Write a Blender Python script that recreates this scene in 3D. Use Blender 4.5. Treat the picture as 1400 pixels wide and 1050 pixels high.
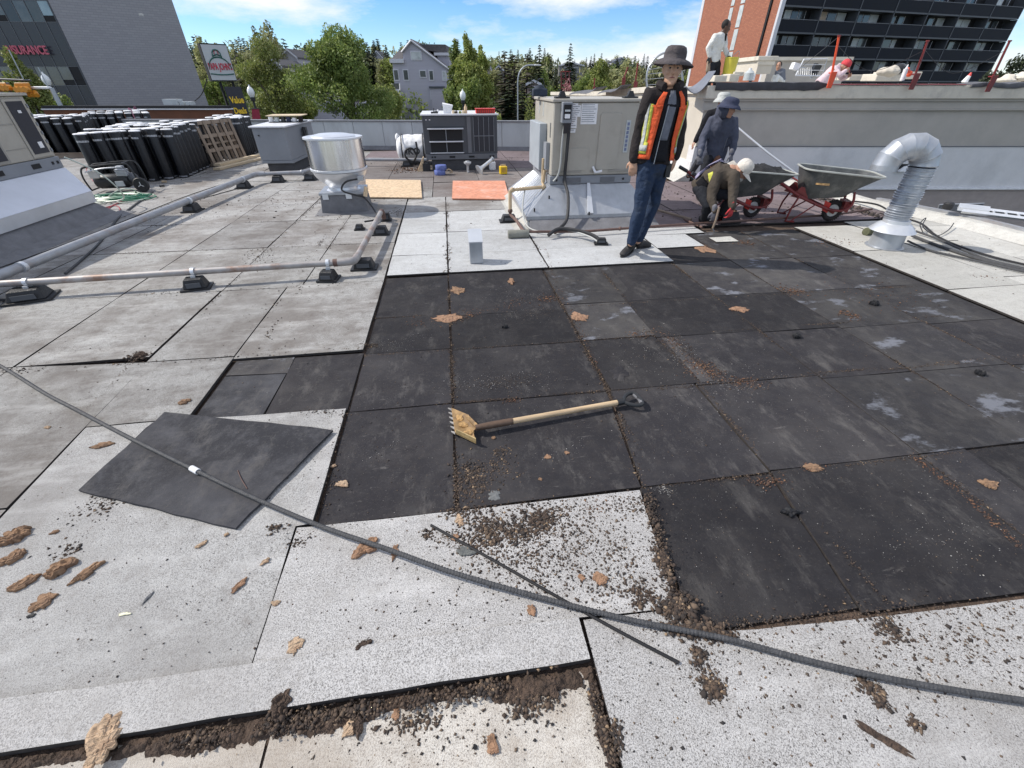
import bpy, bmesh, math, random
import numpy as np
from mathutils import Vector, Matrix, Euler
from mathutils import noise as mnoise
R = math.radians
rnd = random.Random(7)
for o in list(bpy.data.objects): bpy.data.objects.remove(o)
scene = bpy.context.scene
col = scene.collection

# ------------------------------------------------------------ camera, sky, sun, exposure
F = 575.0; CH = 1.55
PITCH = math.atan(410/F); YAW = math.atan(97/math.hypot(410, F))
cd = bpy.data.cameras.new('camera'); cam = bpy.data.objects.new('camera', cd); col.objects.link(cam)
cam.location = (0, 0, CH); cam.rotation_euler = (math.pi/2-PITCH, 0, -YAW)
cd.sensor_width = 36; cd.lens = F/1400*36; cd.clip_start = .05; cd.clip_end = 2000
scene.camera = cam
SUN_TO = Vector((-.70, .20, .69)).normalized()
w = bpy.data.worlds.new('World'); scene.world = w; w.use_nodes = True
nt = w.node_tree; nt.nodes.clear()
def N(t, **k):
    n = nt.nodes.new(t)
    for a, b in k.items(): setattr(n, a, b)
    return n
L = nt.links.new
sky = N('ShaderNodeTexSky', sky_type='NISHITA', sun_disc=False)
sky.sun_elevation = math.asin(SUN_TO.z); sky.sun_rotation = math.atan2(SUN_TO.x, SUN_TO.y)
sky.altitude = 700; sky.air_density = 1.0; sky.dust_density = .15; sky.ozone_density = 3.5
hs = N('ShaderNodeHueSaturation'); hs.inputs['Saturation'].default_value = 1.25; hs.inputs['Value'].default_value = 1.0; L(sky.outputs[0], hs.inputs['Color'])
tc = N('ShaderNodeTexCoord'); mp = N('ShaderNodeMapping'); mp.inputs['Scale'].default_value = (1, 1, 3.6); mp.inputs['Location'].default_value = (.35, .1, .05)
L(tc.outputs['Generated'], mp.inputs[0])
n1 = N('ShaderNodeTexNoise'); n1.inputs['Scale'].default_value = 2.9; n1.inputs['Detail'].default_value = 9; n1.inputs['Roughness'].default_value = .62; L(mp.outputs[0], n1.inputs[0])
sx = N('ShaderNodeSeparateXYZ'); L(tc.outputs['Generated'], sx.inputs[0])
el = N('ShaderNodeMapRange'); el.inputs['From Min'].default_value = .055; el.inputs['From Max'].default_value = .13
el.inputs['To Min'].default_value = -.10; el.inputs['To Max'].default_value = .10; L(sx.outputs['Z'], el.inputs[0])
lo = N('ShaderNodeMapRange'); lo.inputs['From Min'].default_value = .075; lo.inputs['From Max'].default_value = .035; lo.inputs['To Max'].default_value = .24; L(sx.outputs['Z'], lo.inputs[0])
rx = N('ShaderNodeMapRange'); rx.inputs['From Min'].default_value = .12; rx.inputs['From Max'].default_value = .34; L(sx.outputs['X'], rx.inputs[0])
lm_ = N('ShaderNodeMath', operation='MULTIPLY'); L(lo.outputs[0], lm_.inputs[0]); L(rx.outputs[0], lm_.inputs[1])
ad0 = N('ShaderNodeMath', operation='ADD'); L(n1.outputs[0], ad0.inputs[0]); L(lm_.outputs[0], ad0.inputs[1])
ad = N('ShaderNodeMath', operation='ADD'); L(ad0.outputs[0], ad.inputs[0]); L(el.outputs[0], ad.inputs[1])
cr = N('ShaderNodeValToRGB'); cr.color_ramp.elements[0].position = .48; cr.color_ramp.elements[1].position = .68; L(ad.outputs[0], cr.inputs[0])
mx = N('ShaderNodeMix', data_type='RGBA'); L(cr.outputs[0], mx.inputs[0]); tint = N('ShaderNodeMix', data_type='RGBA', blend_type='MULTIPLY'); tint.inputs[0].default_value = 1; tint.inputs[7].default_value = (.80, .88, 1.02, 1); L(hs.outputs[0], tint.inputs[6]); L(tint.outputs[2], mx.inputs[6]); mx.inputs[7].default_value = (6.3, 6.5, 6.8, 1)
bg = N('ShaderNodeBackground'); bg.inputs[1].default_value = .15; L(mx.outputs[2], bg.inputs[0])
L(bg.outputs[0], N('ShaderNodeOutputWorld').inputs[0])
sd_ = bpy.data.lights.new('sun', 'SUN'); sun = bpy.data.objects.new('sun', sd_); col.objects.link(sun)
sd_.energy = 4.2; sd_.angle = R(.5); sd_.color = (1, .94, .85)
sun.rotation_euler = SUN_TO.to_track_quat('Z', 'Y').to_euler()
scene.view_settings.view_transform = 'Standard'; scene.view_settings.look = 'None'
scene.view_settings.exposure = .1; scene.view_settings.gamma = 1; scene.view_settings.use_curve_mapping = False

# ------------------------------------------------------------ photo pixel -> place in the world
_cp, _sp, _cy, _sy = math.cos(PITCH), math.sin(PITCH), math.cos(YAW), math.sin(YAW)
FW = Vector((_sy*_cp, _cy*_cp, -_sp)); RV = Vector((_cy, -_sy, 0)); UP = RV.cross(FW); HV = Vector((_sy, _cy, 0)); CC = Vector((0, 0, CH))
def ray(x, y): return FW*F + RV*(x-700) + UP*(525-y)
def G(x, y, z=0.0):
    d = ray(x, y); return CC + d*((z-CH)/d.z)
def W(x, y, d):
    q = ray(x, y); return CC + q*(d/q.dot(HV))
def XP(x, y, X):
    q = ray(x, y); return CC + q*(X/q.x)
def YP(x, y, Y):
    q = ray(x, y); return CC + q*(Y/q.y)
def SD(s, d, z=0.0): return RV*s + HV*d + Vector((0, 0, z))

# ------------------------------------------------------------ materials
MATS = {}
def mat(name, c, rough=.7, metal=0.0, var=.18, scale=6.0, bump=.0, bscale=80.0, stain=None, stain_amt=.5, stain_scale=2.0, spec=.5, island=0.0, stretch=None, det=5):
    if name in MATS: return MATS[name]
    m = bpy.data.materials.new(name); m.use_nodes = True; t = m.node_tree; b = t.nodes['Principled BSDF']; l = t.links.new
    nn = t.nodes.new
    tcn = nn('ShaderNodeTexCoord'); src = tcn.outputs['Object']
    if stretch:
        mpn = nn('ShaderNodeMapping'); mpn.inputs['Scale'].default_value = stretch; l(src, mpn.inputs[0]); src = mpn.outputs[0]
    no = nn('ShaderNodeTexNoise'); no.inputs['Scale'].default_value = scale; no.inputs['Detail'].default_value = det; no.inputs['Roughness'].default_value = .62; l(src, no.inputs[0])
    r = nn('ShaderNodeValToRGB'); e = r.color_ramp.elements
    e[0].position = .3; e[1].position = .7
    e[0].color = (*[max(0, v*(1-var)) for v in c], 1); e[1].color = (*[min(1, v*(1+var)) for v in c], 1)
    l(no.outputs[0], r.inputs[0]); out = r.outputs[0]
    if stain:
        n2 = nn('ShaderNodeTexNoise'); n2.inputs['Scale'].default_value = stain_scale; n2.inputs['Detail'].default_value = 8; n2.inputs['Roughness'].default_value = .7; l(src, n2.inputs[0])
        r2 = nn('ShaderNodeMapRange'); r2.inputs['From Min'].default_value = .5; r2.inputs['From Max'].default_value = .68; r2.inputs['To Max'].default_value = stain_amt; l(n2.outputs[0], r2.inputs[0])
        mm = nn('ShaderNodeMix'); mm.data_type = 'RGBA'; l(r2.outputs[0], mm.inputs[0]); l(out, mm.inputs[6]); mm.inputs[7].default_value = (*stain, 1); out = mm.outputs[2]
    if island:
        g = nn('ShaderNodeNewGeometry'); mr = nn('ShaderNodeMapRange'); mr.inputs['To Min'].default_value = 1-island; mr.inputs['To Max'].default_value = 1+island; l(g.outputs['Random Per Island'], mr.inputs[0])
        h = nn('ShaderNodeHueSaturation'); l(out, h.inputs['Color']); l(mr.outputs[0], h.inputs['Value']); out = h.outputs[0]
    l(out, b.inputs['Base Color'])
    b.inputs['Metallic'].default_value = metal; b.inputs['Specular IOR Level'].default_value = spec
    rr = nn('ShaderNodeMapRange'); rr.inputs['To Min'].default_value = max(.03, rough-.12); rr.inputs['To Max'].default_value = min(1, rough+.12); l(no.outputs[0], rr.inputs[0]); l(rr.outputs[0], b.inputs['Roughness'])
    if bump:
        n3 = nn('ShaderNodeTexNoise'); n3.inputs['Scale'].default_value = bscale; n3.inputs['Detail'].default_value = 4; l(src, n3.inputs[0])
        bp = nn('ShaderNodeBump'); bp.inputs['Strength'].default_value = bump; bp.inputs['Distance'].default_value = .02; l(n3.outputs[0], bp.inputs['Height']); l(bp.outputs[0], b.inputs['Normal'])
    MATS[name] = m; return m

def roofing(name, base, dark, speck=.6, stain=(.12, .10, .09), stain_amt=.6, smin=.5, smax=.7, moss=None, patch=None, rough=.9, gran=400, svar=.14, patch_t=.66, grime=.35, gcol=(.10, .075, .06), scuff=.2, spec=.5):
    """mineral surfaced sheet: granules, weathering stains, optional dried patches"""
    m = bpy.data.materials.new(name); m.use_nodes = True; t = m.node_tree; b = t.nodes['Principled BSDF']; l = t.links.new; nn = t.nodes.new
    tcn = nn('ShaderNodeTexCoord'); src = tcn.outputs['Object']
    def noise(s, d=6, ro=.6, st=None):
        n = nn('ShaderNodeTexNoise'); n.inputs['Scale'].default_value = s; n.inputs['Detail'].default_value = d; n.inputs['Roughness'].default_value = ro
        if st:
            mp_ = nn('ShaderNodeMapping'); mp_.inputs['Scale'].default_value = st; l(src, mp_.inputs[0]); l(mp_.outputs[0], n.inputs[0])
        else: l(src, n.inputs[0])
        return n.outputs[0]
    def mr(v, a, b_, c=0, d=1):
        n = nn('ShaderNodeMapRange'); l(v, n.inputs[0]); n.inputs['From Min'].default_value = a; n.inputs['From Max'].default_value = b_; n.inputs['To Min'].default_value = c; n.inputs['To Max'].default_value = d; return n.outputs[0]
    def mix(f, a, c, mode='MIX'):
        n = nn('ShaderNodeMix'); n.data_type = 'RGBA'; n.blend_type = mode
        if isinstance(f, float): n.inputs[0].default_value = f
        else: l(f, n.inputs[0])
        if isinstance(a, tuple): n.inputs[6].default_value = (*a, 1)
        else: l(a, n.inputs[6])
        if isinstance(c, tuple): n.inputs[7].default_value = (*c, 1)
        else: l(c, n.inputs[7])
        return n.outputs[2]
    vo = nn('ShaderNodeTexVoronoi'); vo.inputs['Scale'].default_value = gran; l(src, vo.inputs['Vector'])
    sp = nn('ShaderNodeSeparateColor'); l(vo.outputs['Color'], sp.inputs[0])
    g = mr(sp.outputs[0], 0, 1)
    c = mix(mr(sp.outputs[0], 1-speck*.62, 1-speck*.62+.3), base, tuple(.5*p+.5*q for p, q in zip(base, dark)))
    c = mix(mr(noise(gran*.55, 2), .50, .66, 0, speck*1.15), c, dark)
    c = mix(mr(noise(1.1, 7, .68), smin, smax, 0, stain_amt), c, stain)
    c = mix(mr(noise(7, 6, .7), .5, .72, 0, stain_amt*.7), c, stain)
    c = mix(mr(noise(1.7, 5, .6, (1, 4.5, 1)), .52, .72, 0, stain_amt*.5), c, tuple(v*1.35 for v in base))
    c = mix(mr(noise(16, 9, .8), .50, .70, 0, grime), c, gcol)
    c = mix(mr(noise(38, 5, .8, (1, 2.6, 1)), .58, .74, 0, scuff), c, tuple(min(1, v*1.7) for v in base) if base[0] > .1 else tuple(v*2.6 for v in base))
    if base[0] < .1:
        c = mix(mr(noise(4.2, 11, .78, (1.6, .7, 1)), .53, .70, 0, .8), c, (.115, .108, .102)); c = mix(mr(noise(11, 8, .8, (.6, 2.2, 1)), .60, .70, 0, .6), c, (.17, .16, .15)); c = mix(mr(noise(90, 3, .8), .60, .72, 0, .5), c, (.13, .12, .11))
    c = mix(mr(noise(.7, 4), .35, .65, 0, .3), c, tuple(v*.72 for v in base))
    if moss: c = mix(mr(noise(2.3, 7, .75), .57, .7, 0, .6), c, moss)
    if patch: c = mix(mr(noise(2.3, 9, .68, (1, 1.8, 1)), patch_t, patch_t+.06, 0, .75), c, patch)
    oi = nn('ShaderNodeObjectInfo'); hsn = nn('ShaderNodeHueSaturation'); l(mr(oi.outputs['Random'], 0, 1, 1-svar, 1+svar), hsn.inputs['Value']); l(c, hsn.inputs['Color'])
    b.inputs['Specular IOR Level'].default_value = spec
    l(hsn.outputs[0], b.inputs['Base Color']); b.inputs['Roughness'].default_value = rough
    l(mr(noise(5, 5), .3, .7, rough-.15, min(1, rough+.1)), b.inputs['Roughness'])
    bp = nn('ShaderNodeBump'); bp.inputs['Strength'].default_value = .45; bp.inputs['Distance'].default_value = .003; l(vo.outputs['Distance'], bp.inputs['Height'])
    b2 = nn('ShaderNodeBump'); b2.inputs['Strength'].default_value = .5; b2.inputs['Distance'].default_value = .012; l(noise(5.5, 5), b2.inputs['Height']); l(bp.outputs[0], b2.inputs['Normal'])
    l(b2.outputs[0], b.inputs['Normal']); MATS[name] = m; return m

white_cap = roofing('white_cap', (.505, .495, .485), (.08, .075, .07), .74, (.27, .255, .24), .75, grime=.38, gcol=(.2, .18, .16), svar=.06)
mid_cap = roofing('mid_cap', (.445, .44, .43), (.075, .07, .065), .72, (.21, .20, .19), .8, .45, .66, grime=.45, svar=.06)  # base darkened partly to carry the soft shade over the near-left boards
north_cap = roofing('north_cap', (.52, .53, .53), (.13, .12, .12), .5, (.25, .24, .23), .5)
cream_cap = roofing('cream_cap', (.55, .54, .50), (.16, .15, .14), .45, (.28, .26, .23), .5)
grey_cap = roofing('grey_cap', (.41, .405, .39), (.08, .075, .07), .64, (.13, .112, .098), .95, .42, .60, grime=.75, gcol=(.085, .065, .055))
far_cap = roofing('far_cap', (.39, .385, .375), (.10, .09, .085), .5, (.14, .12, .105), .9, .43, .61, grime=.7, gcol=(.09, .07, .06))
dirty_cap = roofing('dirty_cap', (.22, .20, .19), (.06, .05, .05), .5, (.10, .075, .065), .8, .42, .62)
mauve_cap = roofing('mauve_cap', (.235, .185, .195), (.07, .05, .055), .5, (.11, .085, .08), .7, .45, .65)
under_cap = roofing('under_cap', (.56, .53, .48), (.14, .11, .09), .5, (.27, .21, .155), .75, .44, .64)
black_felt = roofing('black_felt', (.025, .0235, .027), (.018, .018, .019), .4, (.062, .058, .058), .75, .46, .70, rough=.88, gran=420, svar=.3, grime=.5, gcol=(.05, .043, .04), scuff=.55, spec=.22)
black_felt2 = roofing('black_felt_dusty', (.032, .030, .033), (.018, .017, .018), .4, (.085, .08, .075), .85, .46, .68, patch=(.19, .20, .23), rough=.82, gran=420, svar=.3, patch_t=.575, grime=.6, gcol=(.07, .063, .057), scuff=.6, spec=.32)
slab_felt = roofing('slab_felt', (.024, .024, .029), (.02, .02, .022), .4, (.11, .11, .12), .8, .48, .72, rough=.82, gran=420, svar=.1, grime=.7, gcol=(.085, .083, .085), scuff=.8, spec=.3)
soil_m = mat('soil', (.075, .050, .036), .95, var=.5, scale=30, bump=1, bscale=90)
deck_m = mat('deck_dirt', (.085, .058, .043), .95, var=.5, scale=25, bump=.6)

def crumb_mat(name, cols):
    m = bpy.data.materials.new(name); m.use_nodes = True; t = m.node_tree; b = t.nodes['Principled BSDF']
    g = t.nodes.new('ShaderNodeNewGeometry'); r = t.nodes.new('ShaderNodeValToRGB'); r.color_ramp.interpolation = 'CONSTANT'
    e = r.color_ramp.elements
    while len(e) < len(cols): e.new(.5)
    for i, (p, c) in enumerate(cols): e[i].position = p; e[i].color = (*c, 1)
    t.links.new(g.outputs['Random Per Island'], r.inputs[0]); t.links.new(r.outputs[0], b.inputs['Base Color']); b.inputs['Roughness'].default_value = .95
    MATS[name] = m; return m
crumb_brown = crumb_mat('crumb_brown', [(0, (.06, .042, .032)), (.35, (.095, .066, .047)), (.6, (.038, .03, .026)), (.86, (.14, .10, .07)), (.965, (.27, .19, .12))])
crumb_dark = crumb_mat('crumb_dark', [(0, (.03, .027, .027)), (.4, (.055, .045, .04)), (.7, (.09, .07, .055)), (.9, (.14, .11, .09))])
crumb_grit = crumb_mat('crumb_grit', [(0, (.35, .34, .32)), (.35, (.2, .19, .18)), (.6, (.5, .48, .45)), (.85, (.3, .22, .15))])
crumb_rust = crumb_mat('crumb_rust', [(0, (.14, .07, .042)), (.35, (.085, .05, .036)), (.68, (.20, .11, .062)), (.85, (.06, .042, .034))])
foam_m = mat('foam_tan', (.50, .36, .24), .9, var=.3, scale=18, bump=1, bscale=45, stain=(.22, .12, .07), stain_amt=.8, stain_scale=9, stretch=(1, 3, 1))
foam_o = mat('foam_orange', (.30, .175, .105), .9, var=.35, scale=18, bump=1, bscale=45, stain=(.17, .09, .06), stain_amt=.8, stain_scale=9)
edge_m = mat('board_edge', (.035, .03, .028), .95, var=.4, scale=40)
bark_m = mat('bark_brown', (.28, .17, .10), .95, var=.4, scale=22, bump=1, bscale=40, stain=(.09, .055, .04), stain_amt=.8, stain_scale=8, stretch=(1, 3, 1))
galv = mat('galvanised', (.41, .43, .46), .42, .6, .14, 7, .1, 30, stretch=(1, 1, .3))
galv_b = mat('galvanised_bright', (.66, .68, .71), .42, .55, .08, 4, .05, 30)
alu = mat('spun_aluminium', (.83, .83, .84), .24, 1.0, .10, 4, .0, stretch=(5, 5, .25))
alu_d = mat('painted_aluminium', (.72, .73, .75), .35, .6, .08, 5)
pipe_g = mat('pipe_grey', (.34, .35, .37), .5, .4, .15, 8, stain=(.32, .2, .14), stain_amt=.35, stain_scale=5)
pipe_r = mat('pipe_rusty', (.36, .34, .33), .55, .4, .2, 7, stain=(.24, .13, .08), stain_amt=.8, stain_scale=4)
rubber = mat('rubber_black', (.018, .018, .02), .55, var=.3, bump=.3)
plastic_k = mat('plastic_black', (.02, .021, .023), .4, var=.2)
felt_roll = mat('felt_roll', (.006, .0065, .009), .42, var=.4, scale=12, bump=.2, bscale=25)
white_p = mat('white_paper', (.78, .78, .79), .8, var=.12, scale=14)
beige_m = mat('beige_paint', (.40, .375, .325), .45, .0, .06, 3, stain=(.25, .22, .18), stain_amt=.3, stain_scale=4)
beige_d = mat('beige_dark', (.30, .285, .255), .5, var=.06)
cream_m = mat('cream_stucco', (.56, .51, .43), .9, var=.06, scale=3, bump=.25, bscale=120)
stucco = mat('grey_stucco', (.44, .41, .37), .92, var=.08, scale=2.2, bump=.3, bscale=120, stain=(.36, .34, .315), stain_amt=.5, stain_scale=1.5)
stucco_l = mat('light_stucco', (.68, .67, .67), .92, var=.05, scale=2.2, bump=.3, bscale=120, stain=(.44, .44, .44), stain_amt=.4, stain_scale=1.2)
ledge_m = mat('ledge_stucco', (.64, .59, .50), .9, var=.08, scale=5, bump=.25, bscale=90, stain=(.33, .3, .27), stain_amt=.5, stain_scale=3)
siding_m = mat('siding', (.36, .31, .285), .7, var=.12, scale=5)
dkgrey = mat('slate_paint', (.062, .068, .080), .5, var=.12, scale=5)
dkgrey2 = mat('slate_paint_light', (.13, .135, .15), .5, var=.12, scale=5)
black_m = mat('flat_black', (.008, .008, .01), .7, var=.2)
coil_m = mat('coil', (.035, .036, .045), .6, .2, .3, 150)
hvgrey = mat('hvac_grey', (.22, .235, .26), .5, var=.07, scale=3, stain=(.3, .3, .32), stain_amt=.3)
hvgrey_l = mat('hvac_top', (.62, .63, .66), .5, var=.08)
curb_m = mat('curb_felt', (.17, .17, .18), .9, var=.2, scale=8, bump=.4)
curb_d = mat('curb_dark', (.07, .07, .075), .9, var=.2, scale=8, bump=.4)
wood_l = mat('lumber', (.62, .50, .34), .75, var=.15, scale=5, stretch=(1, .15, 1), stain=(.42, .3, .18), stain_amt=.4)
wood_g = mat('pallet_wood', (.29, .225, .17), .85, var=.3, scale=8, stretch=(1, 1, .2), stain=(.14, .1, .08), stain_amt=.6)
wood_h = mat('handle_wood', (.56, .41, .25), .55, var=.25, scale=9, stretch=(.25, 3, 3), stain=(.16, .10, .06), stain_amt=.75, stain_scale=3)
osb_m = mat('osb', (.60, .44, .28), .8, var=.35, scale=28, bump=.3, bscale=60, stain=(.75, .6, .42), stain_amt=.8, stain_scale=20)
osb_o = mat('osb_orange', (.62, .27, .17), .85, var=.25, scale=18, bump=.3, bscale=60, stain=(.72, .45, .36), stain_amt=.8, stain_scale=3)
red_p = mat('red_paint', (.17, .02, .02), .42, var=.25, scale=12, stain=(.1, .02, .02), stain_amt=.5)
red_b = mat('red_bright', (.62, .03, .02), .45, var=.15)
orange_p = mat('orange_red', (.75, .09, .03), .5, var=.1)
tray_m = mat('tray_grey', (.085, .09, .09), .5, .3, .25, 12, stain=(.24, .235, .22), stain_amt=.6, stain_scale=5)
tyre_m = mat('tyre', (.035, .028, .027), .85, var=.3, scale=20, bump=.4)
hub_m = mat('hub_white', (.55, .54, .52), .5, var=.2)
yellow_p = mat('yellow_plastic', (.62, .50, .03), .5, var=.15)
brass = mat('gas_pipe_yellow', (.46, .35, .22), .6, .0, .2, 10, stain=(.3, .18, .09), stain_amt=.5)
rusty = mat('gas_pipe_rust', (.14, .085, .07), .7, .2, .3, 10)
cable_m = mat('cable_black', (.022, .022, .024), .55, var=.3)
cable_g = mat('rope_grey', (.055, .056, .06), .6, var=.35, scale=40, bump=.4, bscale=200)
conduit = mat('conduit_grey', (.36, .37, .36), .5, var=.15)
green_h = mat('hose_green', (.045, .20, .12), .4, var=.2)
pale_h = mat('hose_pale', (.5, .55, .48), .45, var=.15)
red_h = mat('cord_red', (.35, .03, .05), .5, var=.2)
skin = mat('skin', (.40, .22, .15), .5, var=.12, scale=12)
skin_d = mat('skin_dark', (.10, .052, .035), .5, var=.12, scale=12)
glove_red = mat('glove_red', (.45, .03, .035), .7, var=.3)
glove_grey = mat('glove_grey', (.14, .14, .16), .8, var=.3, scale=20)
def cloth(name, c, **k): return mat(name, c, .92, var=.16, scale=9, bump=.7, bscale=26, spec=.2, **k)
c_brown = cloth('cloth_brown_black', (.032, .027, .027)); c_black = cloth('cloth_black', (.014, .014, .017)); c_navy = cloth('denim', (.028, .045, .085), stain=(.09, .10, .11), stain_amt=.45, stain_scale=4)
c_slate = cloth('cloth_slate', (.075, .082, .115)); c_hat = cloth('hat_grey', (.085, .075, .078)); c_orange = cloth('vest_orange', (.74, .12, .045)); c_lime = cloth('vest_lime', (.55, .55, .10))
c_silver = cloth('vest_silver', (.45, .46, .44)); c_grey = cloth('cloth_grey', (.16, .17, .20)); c_white = cloth('cloth_white', (.66, .66, .63)); c_olive = cloth('cloth_olive', (.075, .062, .05)); c_lilac = cloth('cloth_lilac', (.30, .28, .40))
c_navyhat = cloth('hat_navy', (.05, .057, .095)); c_cream = cloth('hat_cream', (.62, .58, .52)); c_darkt = cloth('trousers_dark', (.022, .024, .03)); boot_m = mat('boot', (.028, .026, .026), .7, var=.3, bump=.4)
hair_m = mat('hair', (.012, .01, .009), .8, var=.3)
glass_d = mat('glass_dark', (.028, .030, .040), .12, 0, .15, 1.2, spec=.7)
glass_s = mat('glass_spandrel', (.040, .042, .055), .25, 0, .1, 1.0)
glass_w = mat('glass_window', (.05, .055, .06), .15, 0, .4, .8, spec=.8)
pane_l = mat('pane_light', (.50, .53, .53), .3, 0, .25, 1.5)
pane_t = mat('pane_tan', (.45, .33, .22), .4, 0, .25, 1.5)
frame_w = mat('frame_white', (.62, .62, .66), .6, var=.06)

def leaf_mat(name, a, b_, c_):
    m = bpy.data.materials.new(name); m.use_nodes = True; t = m.node_tree; b = t.nodes['Principled BSDF']; l = t.links.new
    g = t.nodes.new('ShaderNodeNewGeometry'); r = t.nodes.new('ShaderNodeValToRGB'); e = r.color_ramp.elements; e[0].color = (*a, 1); e[1].color = (*c_, 1); x = e.new(.5); x.color = (*b_, 1)
    l(g.outputs['Random Per Island'], r.inputs[0])
    tcn = t.nodes.new('ShaderNodeTexCoord'); n = t.nodes.new('ShaderNodeTexNoise'); n.inputs['Scale'].default_value = .55; n.inputs['Detail'].default_value = 4; l(tcn.outputs['Object'], n.inputs[0])
    mr_ = t.nodes.new('ShaderNodeMapRange'); mr_.inputs['From Min'].default_value = .3; mr_.inputs['From Max'].default_value = .7; mr_.inputs['To Min'].default_value = .6; mr_.inputs['To Max'].default_value = 1.35; l(n.outputs[0], mr_.inputs[0])
    oi = t.nodes.new('ShaderNodeObjectInfo'); m2 = t.nodes.new('ShaderNodeMapRange'); m2.inputs['To Min'].default_value = .75; m2.inputs['To Max'].default_value = 1.25; l(oi.outputs['Random'], m2.inputs[0])
    mu = t.nodes.new('ShaderNodeMath'); mu.operation = 'MULTIPLY'; l(mr_.outputs[0], mu.inputs[0]); l(m2.outputs[0], mu.inputs[1])
    h = t.nodes.new('ShaderNodeHueSaturation'); l(mu.outputs[0], h.inputs['Value']); l(r.outputs[0], h.inputs['Color']); l(h.outputs[0], b.inputs['Base Color']); b.inputs['Roughness'].default_value = .6
    tr = t.nodes.new('ShaderNodeBsdfTranslucent'); l(h.outputs[0], tr.inputs[0]); ms = t.nodes.new('ShaderNodeMixShader'); ms.inputs[0].default_value = .35
    l(b.outputs[0], ms.inputs[1]); l(tr.outputs[0], ms.inputs[2]); l(ms.outputs[0], t.nodes['Material Output'].inputs[0]); MATS[name] = m; return m
leaf_green = leaf_mat('leaf_green', (.10, .15, .035), (.18, .24, .06), (.29, .34, .10))
leaf_lime = leaf_mat('leaf_lime', (.17, .22, .05), (.27, .32, .08), (.39, .41, .14))
leaf_pale = leaf_mat('leaf_pale', (.20, .22, .10), (.32, .33, .15), (.44, .43, .22))
leaf_dark = leaf_mat('leaf_dark', (.028, .045, .022), (.05, .07, .034), (.085, .105, .05))
leaf_grey = leaf_mat('leaf_grey', (.055, .052, .04), (.10, .09, .065), (.16, .14, .10))
leaf_pink = leaf_mat('leaf_pink', (.25, .08, .10), (.4, .2, .2), (.5, .35, .3))
trunk_m = mat('trunk', (.09, .07, .055), .95, var=.3, scale=4, bump=.8, bscale=12)

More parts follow.
